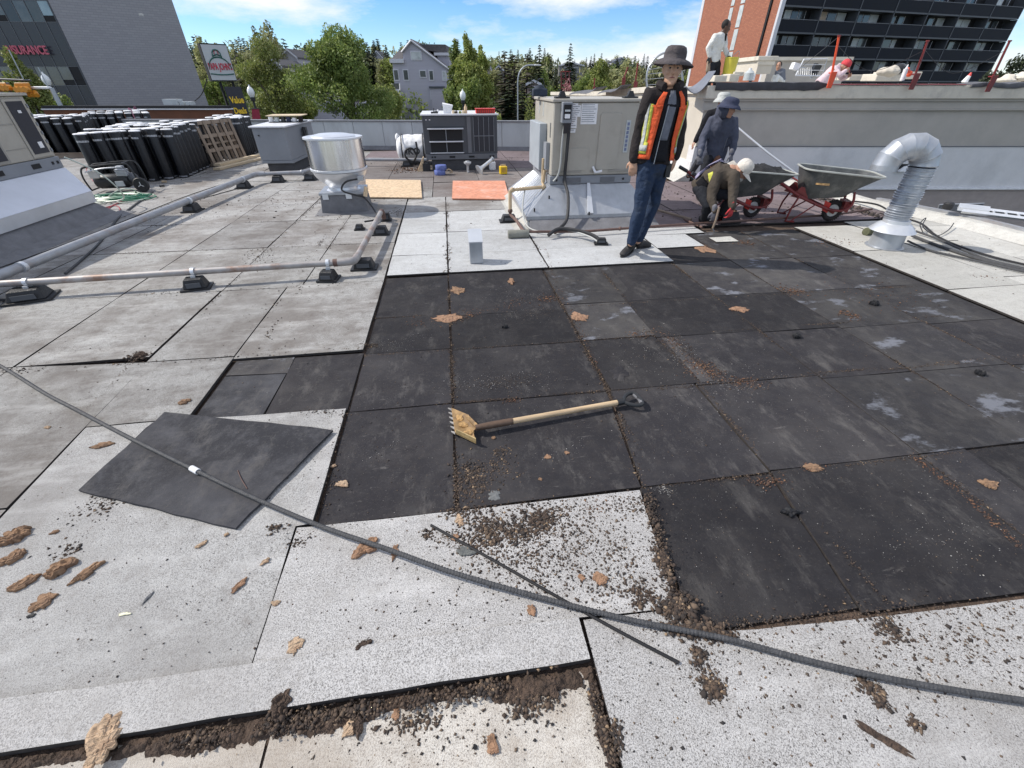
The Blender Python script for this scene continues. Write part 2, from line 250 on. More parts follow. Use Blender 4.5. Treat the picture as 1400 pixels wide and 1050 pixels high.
# ------------------------------------------------------------ mesh helpers
class MB:
    def __init__(s, T=None): s.v = []; s.f = []; s.mi = []; s.T = T or Matrix.Identity(4); s.m = 0
    def add(s, vs, fs):
        b = len(s.v); T = s.T
        s.v += [tuple(T @ Vector(p)) for p in vs]; s.f += [tuple(b+i for i in f) for f in fs]; s.mi += [s.m]*len(fs); return s
    def bx(s, x0, x1, y0, y1, z0, z1):
        return s.add([(x0,y0,z0),(x1,y0,z0),(x1,y1,z0),(x0,y1,z0),(x0,y0,z1),(x1,y0,z1),(x1,y1,z1),(x0,y1,z1)],
                     [(0,3,2,1),(4,5,6,7),(0,1,5,4),(1,2,6,5),(2,3,7,6),(3,0,4,7)])
    def box(s, c, sz, rot=None):
        T0 = s.T; s.T = s.T @ Matrix.Translation(c) @ (Euler(rot).to_matrix().to_4x4() if rot else Matrix.Identity(4))
        a, b, d = sz[0]/2, sz[1]/2, sz[2]/2; s.bx(-a, a, -b, b, -d, d); s.T = T0; return s
    def hexa(s, bot, top):
        return s.add(list(bot)+list(top), [(0,3,2,1),(4,5,6,7),(0,1,5,4),(1,2,6,5),(2,3,7,6),(3,0,4,7)])
    def poly(s, pts, z0, z1):
        n = len(pts); vs = [(p[0], p[1], z0) for p in pts]+[(p[0], p[1], z1) for p in pts]
        return s.add(vs, [tuple(range(n-1, -1, -1)), tuple(range(n, 2*n))]+[(i, (i+1) % n, n+(i+1) % n, n+i) for i in range(n)])
    def rings(s, rs, cap=True, closed=True):
        n = len(rs[0]); vs = [p for r in rs for p in r]; fs = []
        for j in range(len(rs)-1):
            for i in range(n if closed else n-1):
                a = j*n+i; b = j*n+(i+1) % n; fs.append((a, b, b+n, a+n))
        if cap: fs += [tuple(range(n-1, -1, -1)), tuple(range((len(rs)-1)*n, len(rs)*n))]
        return s.add(vs, fs)
    def tube(s, pts, r, n=8, cap=True, side=None):
        pts = [Vector(p) for p in pts]; rs = []; m = len(pts)
        rr = r if isinstance(r, (list, tuple)) else [r]*m
        t0 = (pts[1]-pts[0]).normalized(); a = Vector(side) if side else (Vector((0, 0, 1)) if abs(t0.z) < .9 else Vector((1, 0, 0)))
        for i, p in enumerate(pts):
            t = (pts[min(i+1, m-1)]-pts[max(i-1, 0)]);
            if t.length < 1e-9: t = t0
            t.normalize(); a = (a-t*a.dot(t))
            if a.length < 1e-6: a = t.orthogonal()
            a.normalize(); b = t.cross(a); q = rr[i]; ra, rb = q if isinstance(q, (list, tuple)) else (q, q)
            rs.append([p+a*(ra*math.cos(2*math.pi*k/n))+b*(rb*math.sin(2*math.pi*k/n)) for k in range(n)])
        return s.rings(rs, cap)
    def limb(s, pts, r, n=12, side=None):
        """closed limb with rounded ends"""
        pts = [Vector(p) for p in pts]; rr = [q if isinstance(q, (list, tuple)) else (q, q) for q in r]
        d0 = (pts[0]-pts[1]).normalized(); d1 = (pts[-1]-pts[-2]).normalized(); a = min(rr[0]); b = min(rr[-1])
        P = [pts[0]+d0*a*.9, pts[0]+d0*a*.55]+pts+[pts[-1]+d1*b*.55, pts[-1]+d1*b*.9]
        Q = [(rr[0][0]*.25, rr[0][1]*.25), (rr[0][0]*.78, rr[0][1]*.78)]+rr+[(rr[-1][0]*.78, rr[-1][1]*.78), (rr[-1][0]*.25, rr[-1][1]*.25)]
        return s.tube(P, Q, n, side=side)
    def lathe(s, prof, n=24, c=(0, 0, 0), cap=True):
        return s.rings([[(c[0]+r*math.cos(2*math.pi*k/n), c[1]+r*math.sin(2*math.pi*k/n), c[2]+z) for k in range(n)] for r, z in prof], cap)
    def ball(s, c, r, n=10, m=6):
        rx, ry, rz = r if isinstance(r, (tuple, list)) else (r, r, r)
        return s.rings([[(c[0]+rx*math.sin(math.pi*j/m)*math.cos(2*math.pi*k/n), c[1]+ry*math.sin(math.pi*j/m)*math.sin(2*math.pi*k/n), c[2]-rz*math.cos(math.pi*j/m)) for k in range(n)] for j in [.15]+list(range(1, m))+[m-.15]])
    def build(s, name, mats, parent=None, smooth=False, bevel=0, kind=None, label=None, angle=40):
        me = bpy.data.meshes.new(name); vs = s.v
        if parent is not None and not getattr(s, 'local', True):
            inv = wm(parent).inverted(); vs = [tuple(inv @ Vector(p)) for p in vs]
        me.from_pydata(vs, [], s.f)
        for m in (mats if isinstance(mats, (list, tuple)) else [mats]): me.materials.append(m)
        if any(s.mi): me.polygons.foreach_set('material_index', s.mi)
        bm = bmesh.new(); bm.from_mesh(me); bmesh.ops.recalc_face_normals(bm, faces=bm.faces)
        if bevel: bmesh.ops.bevel(bm, geom=[e for e in bm.edges if e.is_manifold and e.calc_face_angle(0) > .5], offset=bevel, segments=1, affect='EDGES', profile=.5)
        bm.to_mesh(me); bm.free()
        if smooth: me.shade_smooth(); me.set_sharp_from_angle(angle=R(angle))
        o = bpy.data.objects.new(name, me); col.objects.link(o)
        if parent is not None: o.parent = parent
        if kind: o['kind'] = kind
        if label: o['label'] = label
        return o
def wm(o):
    m = Matrix.LocRotScale(o.location, o.rotation_euler, o.scale); return wm(o.parent) @ m if o.parent else m
def WB(T=None):
    b = MB(T); b.local = False; return b      # vertices given in world coordinates
def thing(name, label, cat, loc=(0, 0, 0), rz=0, group=None):
    o = bpy.data.objects.new(name, None); col.objects.link(o); o.empty_display_size = .1
    o.location = loc; o.rotation_euler = (0, 0, rz); o['label'] = label; o['category'] = cat
    if group: o['group'] = group
    return o
def tag(o, label, cat, group=None):
    o['label'] = label; o['category'] = cat
    if group: o['group'] = group
    return o
def struct(o): o['kind'] = 'structure'; return o
def centre(o):
    """move a single mesh thing's origin to its base"""
    me = o.data; n = len(me.vertices); a = np.empty(n*3); me.vertices.foreach_get('co', a); a = a.reshape(-1, 3)
    c = np.array([(a[:, 0].min()+a[:, 0].max())/2, (a[:, 1].min()+a[:, 1].max())/2, a[:, 2].min()]); a -= c
    me.vertices.foreach_set('co', a.ravel()); o.location = c; return o
def copy_tree(o, parent=None, label=None):
    c = o.copy(); col.objects.link(c)
    if parent: c.parent = parent
    if label: c['label'] = label
    for ch in list(o.children): copy_tree(ch, c)
    return c
def text(s, name, size, m, parent, T, depth=.002, align='CENTER', bold=0.0, sx=1.0):
    cu = bpy.data.curves.new(name, 'FONT'); cu.body = s; cu.size = size; cu.extrude = depth; cu.align_x = align; cu.align_y = 'CENTER'; cu.offset = bold; cu.resolution_u = 3
    t = bpy.data.objects.new(name, cu); col.objects.link(t); bpy.context.view_layer.update()
    me = bpy.data.meshes.new_from_object(t.evaluated_get(bpy.context.evaluated_depsgraph_get())); bpy.data.objects.remove(t)
    me.transform(T @ Matrix.Diagonal((sx, 1, 1, 1)))
    me.materials.clear(); me.materials.append(m)
    o = bpy.data.objects.new(name, me); col.objects.link(o); o.parent = parent; return o
def remesh(o, vox, smooth=2, wrinkle=0.0, wscale=9.0):
    md = o.modifiers.new('r', 'REMESH'); md.mode = 'VOXEL'; md.voxel_size = vox
    if smooth: s2 = o.modifiers.new('s', 'SMOOTH'); s2.factor = .5; s2.iterations = smooth
    bpy.context.view_layer.update()
    me = bpy.data.meshes.new_from_object(o.evaluated_get(bpy.context.evaluated_depsgraph_get())); o.modifiers.clear(); old = o.data; ms = list(old.materials); o.data = me
    me.materials.clear()
    for m in ms: me.materials.append(m)
    if wrinkle:
        for v in me.vertices:
            q = v.co*wscale; v.co += v.normal*wrinkle*(mnoise.noise(Vector((q.x, q.y, q.z*.55)))+.6*mnoise.noise(Vector((q.x*2.3+5, q.y*2.3, q.z*1.1))))
    me.shade_smooth(); return o

# ------------------------------------------------------------ the roof
roof = struct(WB().bx(-14, 6.85, -3, 22, -.5, -.036).build('roof', deck_m))
roof_z = 0.0
TH = .017
def board(pts, top, m, jit=.004, tilt=.003, th=TH):
    """one sheet of roofing, its corners a little uneven"""
    b = WB(); n = len(pts); q = []
    for p in pts: q.append((p[0]+rnd.uniform(-jit, jit), p[1]+rnd.uniform(-jit, jit), rnd.uniform(-tilt, tilt)))
    # subdivide edges to make cut edges wander
    r_ = []
    for i in range(n):
        a = q[i]; c = q[(i+1) % n]; ln = math.hypot(a[0]-c[0], a[1]-c[1]); k = max(1, min(6, int(ln/.12)))
        for j in range(k):
            t = j/k; wv = rnd.uniform(-.0025, .0025) if j else 0
            nx, ny = (c[1]-a[1])/(ln+1e-6), -(c[0]-a[0])/(ln+1e-6)
            r_.append((a[0]+(c[0]-a[0])*t+nx*wv, a[1]+(c[1]-a[1])*t+ny*wv, a[2]+(c[2]-a[2])*t))
    n = len(r_); vs = [(x, y, top-th) for x, y, z in r_]+[(x, y, top+z) for x, y, z in r_]
    b.add(vs, [tuple(range(n-1, -1, -1)), tuple(range(n, 2*n))]+[(i, (i+1) % n, n+(i+1) % n, n+i) for i in range(n)])
    b.mi = [0, 0]+[1]*n; return b.build('roof_board', [m, edge_m], roof)
def rect(x0, x1, y0, y1, top, m, g=.004, **k): return board([(x0+g, y0+g), (x1-g, y0+g), (x1-g, y1-g), (x0+g, y1-g)], top, m, **k)
BL = -.0175
def BF(x): return black_felt if (x < 1.5 and rnd.random() < .85) or rnd.random() < .35 else black_felt2
# black area
for x0, x1, rows in (
    (-.69, -.085, (1.236, 2.03, 2.68, 3.25, 4.13)),
    (-.075, .885, (1.245, 2.025, 2.655, 3.21, 4.16)),
    (1.47, 2.31, (.575, 1.265, 2.0, 2.63, 3.30, 4.15)),
    (2.31, 2.98, (.55, 1.27, 1.96, 2.60, 3.30, 4.15, 5.25)),
    (2.98, 3.72, (.53, 1.25, 1.95, 2.58, 3.28, 4.15, 5.22)),
    (3.72, 4.48, (.50, 1.22, 1.93, 2.55, 3.28, 4.13, 5.18)),
    (4.49, 5.3, (.48, 1.20, 1.90)), (5.3, 6.1, (.46, 1.18))):
    for a, b_ in zip(rows, rows[1:]):
        m = BF(x0)
        if x0 == -.075 and a < 1.3: board([(-.070, 1.245), (.79, 1.25), (.875, 2.02), (-.078, 2.02)], BL, black_felt)
        elif x0 == 1.47 and a < .6: board([(1.375, .585), (2.30, .56), (2.30, 1.262), (1.47, 1.262)], BL, black_felt)
        elif x0 == 2.31 and a < .6:
            board([(2.31, .555), (2.58, .55), (2.58, 1.265), (2.31, 1.265)], BL, black_felt); board([(2.585, .55), (2.98, .545), (2.98, 1.26), (2.585, 1.262)], BL+.003, black_felt)
        else: rect(x0, x1, a, b_, BL, m)
for a, b_ in ((.60, 1.25), (1.255, 2.025), (2.03, 2.66), (2.665, 3.29), (3.30, 4.16)):
    xa = .73 if a < 1 else .795 if a < 1.5 else .90
    xb = 1.37 if a < 1 else 1.46 if a < 1.5 else 1.5 if a < 2.2 else 1.6
    if a > 2.2: rect(xa, 1.6, a, b_, BL, black_felt2)
    else: board([(xa+.01, a), (xb, a), (1.46 if a < 2.2 else xb, b_), (.79 if a < 1 else .90, b_)], BL, black_felt)
rect(1.6, 2.31, 4.15, 4.17, BL, black_felt)
rect(1.505, 1.6, 2.03, 2.63, BL, black_felt2)
for a, b_ in ((2.63, 3.3), (3.3, 4.15)): pass
board([(-1.555, 2.06), (-1.18, 2.055), (-1.17, 2.50), (-1.56, 2.52)], BL, slab_felt); board([(-1.165, 2.055), (-.70, 2.05), (-.70, 2.695), (-1.165, 2.70)], BL, black_felt)
board([(-1.56, 2.53), (-1.17, 2.51), (-1.17, 2.70), (-1.555, 2.71)], BL+.002, black_felt2)
# small insulation offcuts within the black zone
rect(3.15, 3.45, 4.75, 4.95, BL+.012, cream_cap, th=.014)
# light strip beside the black boards and near boards
rect(-.775, -.70, 1.235, 2.045, 0, white_cap)
board([(-.765, .70), (.34, .70), (.69, .69), (.72, .85), (.775, 1.225), (-.05, 1.22), (-.69, 1.225), (-.765, 1.228)], 0, white_cap)
board([(.352, -1.0), (.352, .693), (.69, .684), (.70, .59), (1.2, .565), (2.12, .535), (2.12, -1.0)], 0, white_cap)
board([(2.13, -1.0), (2.13, .535), (3.6, .51), (6.6, .45), (6.6, -1.0)], .001, white_cap)
board([(-1.62, .555), (-.4, .562), (.338, .565), (.338, .697), (-.25, .712), (-.77, .70), (-1.25, .695), (-1.62, .705)], .007, white_cap, th=.029, tilt=.001)
board([(-3.2, .50), (-1.625, .553), (-1.625, .70), (-3.2, .735)], .006, mid_cap, th=.028, tilt=.001)
board([(-2.02, .695), (-.772, .69), (-.772, 2.05), (-1.30, 2.05), (-1.57, 2.06), (-2.10, 2.06)], 0, mid_cap)
board([(-3.0, .73), (-2.03, .70), (-2.08, 1.50), (-3.0, 1.52)], 0, grey_cap)
board([(-3.0, 1.53), (-2.085, 1.51), (-2.13, 2.74), (-3.0, 2.80)], 0, grey_cap)
board([(-2.12, 2.07), (-1.58, 2.07), (-1.585, 2.74), (-2.14, 2.74)], 0, grey_cap)
rect(-1.58, -.70, 2.715, 4.03, 0, grey_cap); rect(-2.15, -1.585, 2.75, 3.98, 0, grey_cap)
rect(-3.0, -2.16, 2.81, 3.98, 0, grey_cap)
for x0, x1 in ((-4.1, -3.0), (-5.2, -4.1), (-6.3, -5.2)):
    for a, b_ in ((.5, 1.5), (1.5, 2.8), (2.8, 3.98), (3.98, 5.25)): rect(x0, x1, a, b_, 0, grey_cap)
for x0, x1 in ((-3.0, -2.15), (-2.15, -1.45), (-1.45, -.70)):
    for a, b_ in ((4.03 if x0 > -1.5 else 3.98, 5.25), (5.25, 6.45), (6.45, 7.5), (7.5, 8.6)): rect(x0, x1, a, b_, 0, grey_cap if a < 5 else far_cap if a < 8 else dirty_cap)
for x0, x1 in ((-6.3, -5.2), (-5.2, -4.0), (-4.0, -3.0)):
    for a, b_ in ((5.25, 6.45), (6.45, 7.5), (7.5, 8.6)): rect(x0, x1, a, b_, 0, far_cap)
# north boards
for x0, x1 in ((-.69, -.08), (-.07, .95), (.96, 2.33)):
    for a, b_ in ((4.17, 4.75), (4.75, 5.6), (5.6, 6.7), (6.7, 7.7)): rect(x0, x1, a, b_, 0, north_cap if a < 6 else far_cap)
rect(2.34, 2.93, 4.62, 5.12, 0, north_cap); rect(2.34, 3.2, 5.13, 5.42, 0, north_cap)
rect(-.69, -.3, 7.71, 8.6, 0, far_cap)
# dull beige and mauve sheets beyond
for x0 in (-13, -11.5, -10, -8.6, -7.4, -6.3, -5.2, -4.0, -3.0, -2.1, -1.2, -.3, .6, 1.5, 2.4, 3.3, 4.2, 5.1, 6.0):
    x1 = {6.0: 6.8, -13: -11.5, -11.5: -10, -10: -8.6, -8.6: -7.4, -7.4: -6.3, -6.3: -5.2, -5.2: -4.0, -4.0: -3.0, -3.0: -2.1, -2.1: -1.2}.get(x0, x0+.9)
    ys = [8.6, 9.6, 10.9, 12.5, 14.0, 17, 21] if x0 < -.7 else [7.7, 9.0, 10.5, 12.2, 14.0, 17, 21]
    if x0 > 2: ys = [5.43, 6.3, 7.3, 8.5, 9.8, 11.3, 13, 15]
    if x0 < -6.4: ys = [2, 4, 5.25, 6.45, 7.5, 8.6]+ys[1:]
    for a, b_ in zip(ys, ys[1:]):
        if x0 < -3.5 and a > 15.5 or x0 >= -3 and a > 13.9: continue
        if x0 > 4.1 and a > 8: continue
        m = mauve_cap if (x0 > -.4 and a > 9) or x0 > 2 or (x0 > -2.5 and a > 11.9) else dirty_cap if x0 > -3 else far_cap
        rect(x0, x1, a, b_ if not (x0 >= 2.4 and a > 7) else b_, 0, m, tilt=.006)
# bright sheets to the right of the stripped area
for x0, x1, ys in ((4.50, 5.35, (1.9, 3.1, 4.2, 5.2)), (5.35, 6.1, (1.9, 3.3, 4.4, 5.35)), (6.1, 6.8, (-1, 1.2, 2.4, 3.8, 5.0, 5.40)), (5.31, 6.1, (1.18, 1.9))):
    for a, b_ in zip(ys, ys[1:]): rect(x0, x1, a, b_, 0, cream_cap)
# layer underneath, seen in the opening at the photographer's feet
rect(-1.9, -.66, -1.0, .545, -.026, under_cap, th=.018); rect(-.655, .335, -.2, .545, -.026, under_cap, th=.018); rect(-.655, .335, -1.2, -.205, -.026, under_cap, th=.018)
# loose square board lying askew
sl = WB(); P = [G(107, 670, .014), G(225, 563, .014), G(455, 588, .02), G(322, 722, .014)]
nn_ = []
for i in range(4):
    a, c = P[i], P[(i+1) % 4]
    for j in range(8): nn_.append(a.lerp(c, j/8)+Vector((rnd.uniform(-.004, .004), rnd.uniform(-.004, .004), rnd.uniform(-.002, .003)))*(1 if j else 0))
k = len(nn_); sl.add([(p.x, p.y, p.z-.011) for p in nn_]+[tuple(p) for p in nn_], [tuple(range(k-1, -1, -1)), tuple(range(k, 2*k))]+[(i, (i+1) % k, k+(i+1) % k, k+i) for i in range(k)])
tag(centre(sl.build('loose_board', slab_felt)), 'square black-felted board lying askew on the pale boards under the rope', 'board')

# raised felt upstand along the right edge and at the foot of the stucco wall
b = WB(); edge = [(6.62, -1), (6.66, 3), (6.64, 5.0), (6.3, 6.2), (6.35, 7.4), (6.2, 8.25)]
for (x0, y0), (x1, y1) in zip(edge, edge[1:]):
    b.add([(x0, y0, .002), (x1, y1, .002), (x1+.16, y1+.03, .075), (x0+.16, y0+.03, .075), (x1+.3, y1+.03, .075), (x0+.3, y0+.03, .075), (x0+.3, y0, -.5), (x1+.3, y1, -.5)], [(0, 1, 2, 3), (3, 2, 4, 5), (5, 4, 7, 6)])
b.build('roof_kerb', cream_cap, roof)
b = WB()
for (x0, y0), (x1, y1) in zip(edge[:4], edge[1:4]):
    b.hexa([(x0+.30, y0, .02), (x0+.38, y0, .02), (x1+.38, y1, .02), (x1+.30, y1, .02)], [(x0+.30, y0, .105), (x0+.38, y0, .105), (x1+.38, y1, .105), (x1+.30, y1, .105)])
b.build('edge_trim', pipe_g, roof)
# far parapet: jointed metal clad panels under a coping
pr = thing('parapet', 'pale grey metal clad parapet along the far roof edge', 'parapet', (-2, 14.3, 0))
A = Vector((-9.2, 15.7, 0)); B_ = Vector((4.9, 12.95, 0)); dv = (B_-A); ln = dv.length; dn = dv.normalized(); nrm = Vector((-dn.y, dn.x, 0))
par_m = mat('parapet_metal', (.50, .53, .54), .55, .1, .08, 3, stain=(.28, .3, .31), stain_amt=.4, stretch=(1, 1, .3))
cop_m = mat('coping', (.20, .20, .21), .5, .1, .15, 5)
npn = 17
for i in range(npn):
    p0 = A+dn*(ln*i/npn+.006); p1 = A+dn*(ln*(i+1)/npn-.006); o_ = nrm*rnd.uniform(0, .004)
    WB().hexa([p0+o_-Vector((0, 0, .04)), p1+o_-Vector((0, 0, .04)), p1+nrm*.15-Vector((0, 0, .04)), p0+nrm*.15-Vector((0, 0, .04))],
              [p0+o_+Vector((0, 0, .69)), p1+o_+Vector((0, 0, .69)), p1+nrm*.15+Vector((0, 0, .69)), p0+nrm*.15+Vector((0, 0, .69))]).build('panel', par_m, pr)
b = WB(); q = [A-nrm*.03, B_-nrm*.03, B_+nrm*.2, A+nrm*.2]; b.hexa([p+Vector((0, 0, .693)) for p in q], [p+Vector((0, 0, .725)) for p in q]).build('coping', cop_m, pr)
b = WB(); q = [A-nrm*.09, B_-nrm*.09, B_-nrm*.004, A-nrm*.004]; b.hexa([p for p in q], [q[0]+Vector((0, 0, .012)), q[1]+Vector((0, 0, .012)), q[2]+Vector((0, 0, .10)), q[3]+Vector((0, 0, .10))]).build('felt_fillet', curb_m, pr)

# ------------------------------------------------------------ rooftop equipment
V3 = Vector
# beige packaged unit on its sheet metal curb
bu = thing('rooftop_unit', 'large beige rooftop unit on a flared metal base behind the man in the orange vest', 'air conditioner', (1.9, 6.5, 0))
ux0, ux1, uy0, uy1 = 1.34, 2.44, 6.0, 7.25
WB().bx(ux0, ux1, uy0, uy1, .56, 1.37).build('cabinet', beige_m, bu, bevel=.012)
WB().bx(ux0-.02, ux1+.02, uy0-.02, uy1+.02, 1.372, 1.405).build('lid', beige_m, bu, bevel=.006)
b = WB()
for a, c in ((1.40, 1.75), (1.87, 2.0), (2.12, 2.4)): b.bx(a, c, uy0-.012, uy0-.003, .60, .62)
b.build('trim', beige_d, bu)
WB().bx(ux0-.01, ux1+.01, uy0-.01, uy1+.01, .46, .556).build('base_rail', hvgrey, bu, bevel=.005)
for a, c in ((1.50, 1.75), (2.02, 2.22)): WB().bx(a, c, uy0-.016, uy0-.012, .475, .535).build('rail_slot', dkgrey2, bu)
for x in (1.42, 2.34): WB().bx(x-.012, x+.012, uy0-.016, uy0-.012, .495, .52).build('rail_hole', black_m, bu)
def rpanel(x0, x1, z0, z1, y, m=beige_m, nm='access_panel', r_=.03):
    pts = []
    for cx, cz, a0 in ((x1-r_, z1-r_, 0), (x0+r_, z1-r_, 90), (x0+r_, z0+r_, 180), (x1-r_, z0+r_, 270)):
        for k in range(4): a = R(a0+30*k); pts.append((cx+r_*math.cos(a), cz+r_*math.sin(a)))
    b = WB(); n = len(pts); sc = .985; mx_, mz = (x0+x1)/2, (z0+z1)/2
    b.rings([[(x, y, z) for x, z in pts], [(mx_+(x-mx_)*sc, y-.010, mz+(z-mz)*sc) for x, z in pts]])
    return b.build(nm, m, bu)
rpanel(1.50, 1.83, .62, .88, uy0-.002); rpanel(1.94, 2.22, .62, 1.26, uy0-.002)
for x0, x1, z0, z1 in ((1.555, 1.64, 1.10, 1.36), (1.60, 1.68, 1.22, 1.34), (1.685, 1.89, 1.14, 1.355), (1.54, 1.63, 1.05, 1.09)):
    pl = WB().bx(x0, x1, uy0-.006-.002*(x1 > 1.65), uy0-.001, z0, z1).build('notice', white_p, bu)
    b = WB()
    for k in range(int((z1-z0)/.022)):
        zz = z1-.014-k*.022; b.bx(x0+.01, x1-.01-rnd.random()*.04, uy0-.0095, uy0-.0088, zz, zz+.006)
    b.build('print_lines', hvgrey, pl)
stb = WB().bx(2.285, 2.345, uy0-.008, uy0-.001, .82, 1.18).build('brand_strip', pane_l, bu)
b = WB()
for k in range(7): b.bx(2.30, 2.33, uy0-.010, uy0-.0085, .84+k*.047, .875+k*.047)
b.build('blue_marks', mat('print_blue', (.16, .19, .30), .6), stb)
# left side fittings (faces the gas pipe)
WB().bx(ux0-.10, ux0-.002, 6.35, 7.1, .58, 1.13).build('side_hood', mat('panel_grey', (.34, .37, .40), .5, var=.08), bu, bevel=.006)
WB().bx(ux0-.05, ux0-.002, 6.12, 6.30, .62, .93).build('gas_valve_box', hvgrey, bu)
for k, (yy, zz, hh) in enumerate(((6.12, .99, .16), (6.25, .66, .2), (6.9, 1.22, .12), (6.62, 1.2, .16))):
    WB().bx(ux0-.004, ux0-.001, yy, yy+.035, zz, zz+hh).build('marking', dkgrey if k < 2 else pane_l, bu)
# disconnect switch and its cables
dsw = WB().bx(1.425, 1.55, uy0-.10, uy0-.017, 1.16, 1.375).build('switch_box', hvgrey, bu, bevel=.006)
WB().bx(1.442, 1.533, uy0-.107, uy0-.101, 1.20, 1.35).build('switch_face', black_m, dsw); WB().bx(1.455, 1.52, uy0-.114, uy0-.1075, 1.28, 1.30).build('switch_handle', pane_l, dsw)
WB().bx(1.455, 1.52, uy0-.112, uy0-.1075, 1.21, 1.255).build('warning_plate', white_p, dsw)
WB().bx(1.455, 1.535, uy0-.09, uy0-.03, 1.05, 1.158).build('cable_gland', plastic_k, dsw)
def curve(pts, n=8):
    """smooth polyline through points"""
    P = [V3(p) for p in pts]; out = []
    for i in range(len(P)-1):
        p0 = P[max(i-1, 0)]; p1 = P[i]; p2 = P[i+1]; p3 = P[min(i+2, len(P)-1)]
        for j in range(n):
            t = j/n; out.append(.5*((2*p1)+(p2-p0)*t+(2*p0-5*p1+4*p2-p3)*t*t+(3*p1-p0-3*p2+p3)*t**3))
    out.append(P[-1]); return out
WB().tube(curve([(1.53, 5.93, 1.16), (1.52, 5.93, .8), (1.52, 5.94, .52), (1.53, 5.75, .36), (1.47, 5.5, .14), (1.35, 5.38, .05), (1.27, 5.28, .03)]), .021, 8).build('power_cable', cable_m, bu, True)
WB().tube(curve([(1.47, 5.94, 1.16), (1.455, 5.945, .95), (1.45, 5.95, .68), (1.42, 5.955, .56), (1.37, 5.96, .50)]), .013, 8).build('conduit', conduit, bu, True)
WB().tube([(1.90, 5.99, .66), (1.93, 5.95, .60), (1.97, 5.93, .61), (2.01, 5.92, .62)], .015, 8).build('drain_stub', white_p, bu, True)
# flared base: four sloping faces
cb = WB(); z1, z0 = .455, .14; i0 = [(ux0, uy0), (ux1, uy0), (ux1, uy1), (ux0, uy1)]; o0 = [(.97, 5.66), (2.72, 5.66), (2.72, 7.5), (.97, 7.5)]
for k in range(4):
    a, c = i0[k], i0[(k+1) % 4]; e, f_ = o0[k], o0[(k+1) % 4]
    WB().add([(e[0], e[1], z0), (f_[0], f_[1], z0), (c[0], c[1], z1), (a[0], a[1], z1), (e[0], e[1], z0-.05), (f_[0], f_[1], z0-.05)], [(0, 1, 2, 3), (4, 5, 1, 0)]).build('flare_sheet', galv, bu)
b = WB()
for k in range(14):
    t = k/13; yy = 5.75+t*1.6; b.tube([(.985, yy*.999+.0, .155), (1.33, 6.03+t*1.15, .452)], .006, 4)
b.build('flare_ribs', galv_b, bu)
WB().hexa([(1.78, 5.655, .145), (1.86, 5.655, .145), (1.88, 5.99, .455), (1.84, 5.99, .455)], [(1.78, 5.64, .165), (1.86, 5.64, .165), (1.88, 5.975, .47), (1.84, 5.975, .47)]).build('joint_strip', galv_b, bu)
for x, y, z in ((1.30, 5.86, .33), (1.08, 5.72, .21), (2.5, 5.86, .33), (1.80, 5.64, .16)): WB().bx(x-.008, x+.008, y-.02, y, z-.02, z+.02).build('clip', black_m, bu)
WB().hexa([(1.05, 5.66, -.02), (2.68, 5.66, -.02), (2.68, 7.45, -.02), (1.05, 7.45, -.02)], [(1.01, 5.70, .10), (2.68, 5.70, .10), (2.68, 7.45, .10), (1.01, 7.45, .10)]).build('curb', curb_m, bu)
WB().hexa([(.95, 5.45, .001), (2.75, 5.45, .001), (2.75, 5.66, .001), (.95, 5.66, .001)], [(.97, 5.46, .006), (2.72, 5.46, .006), (2.70, 5.662, .10), (1.02, 5.662, .10)]).build('curb_flashing', curb_m, bu)
WB().hexa([(.80, 5.50, .001), (1.0, 5.50, .001), (1.0, 7.5, .001), (.80, 7.5, .001)], [(.86, 5.52, .006), (.995, 5.66, .09), (.995, 7.5, .09), (.86, 7.5, .006)]).build('side_flashing', cream_cap, bu)
# things set on top
def clamp(x, y, z, lab, s=1.0):
    t = thing('roof_clamp', lab, 'clamp', (x, y, z))
    MB().hexa([(-.09*s, -.04, 0), (.09*s, -.04, 0), (.09*s, .06, 0), (-.09*s, .06, 0)], [(-.09*s, -.04, .018), (.09*s, -.04, .018), (.09*s, .06, .018), (-.09*s, .06, .018)]).build('foot', plastic_k, t)
    MB().hexa([(-.045*s, -.03, .0185), (.045*s, -.03, .0185), (.045*s, .04, .0185), (-.045*s, .04, .0185)], [(-.022*s, -.02, .075), (.022*s, -.02, .075), (.022*s, .03, .075), (-.022*s, .03, .075)]).build('block', rubber, t)
clamp(1.47, 6.15, 1.407, 'black rubber block on the front left corner of the beige unit'); clamp(2.35, 6.15, 1.407, 'black rubber block on the beige unit beside the shoulder of the man in the vest')
t = thing('tool_bag', 'dark blue tool bag slumped on top of the beige rooftop unit', 'bag', (1.33, 6.9, 1.407))
remesh(MB().box((0, 0, .05), (.20, .14, .09)).ball((.0, 0, .09), (.08, .06, .05)).build('bag_body', mat('bag_navy', (.02, .03, .05), .8, var=.4), t), .012, 2, .006)
MB().tube(curve([(-.06, 0, .13), (-.03, -.02, .19), (.03, -.02, .2), (.06, 0, .14)]), .007, 5).build('strap', plastic_k, t)

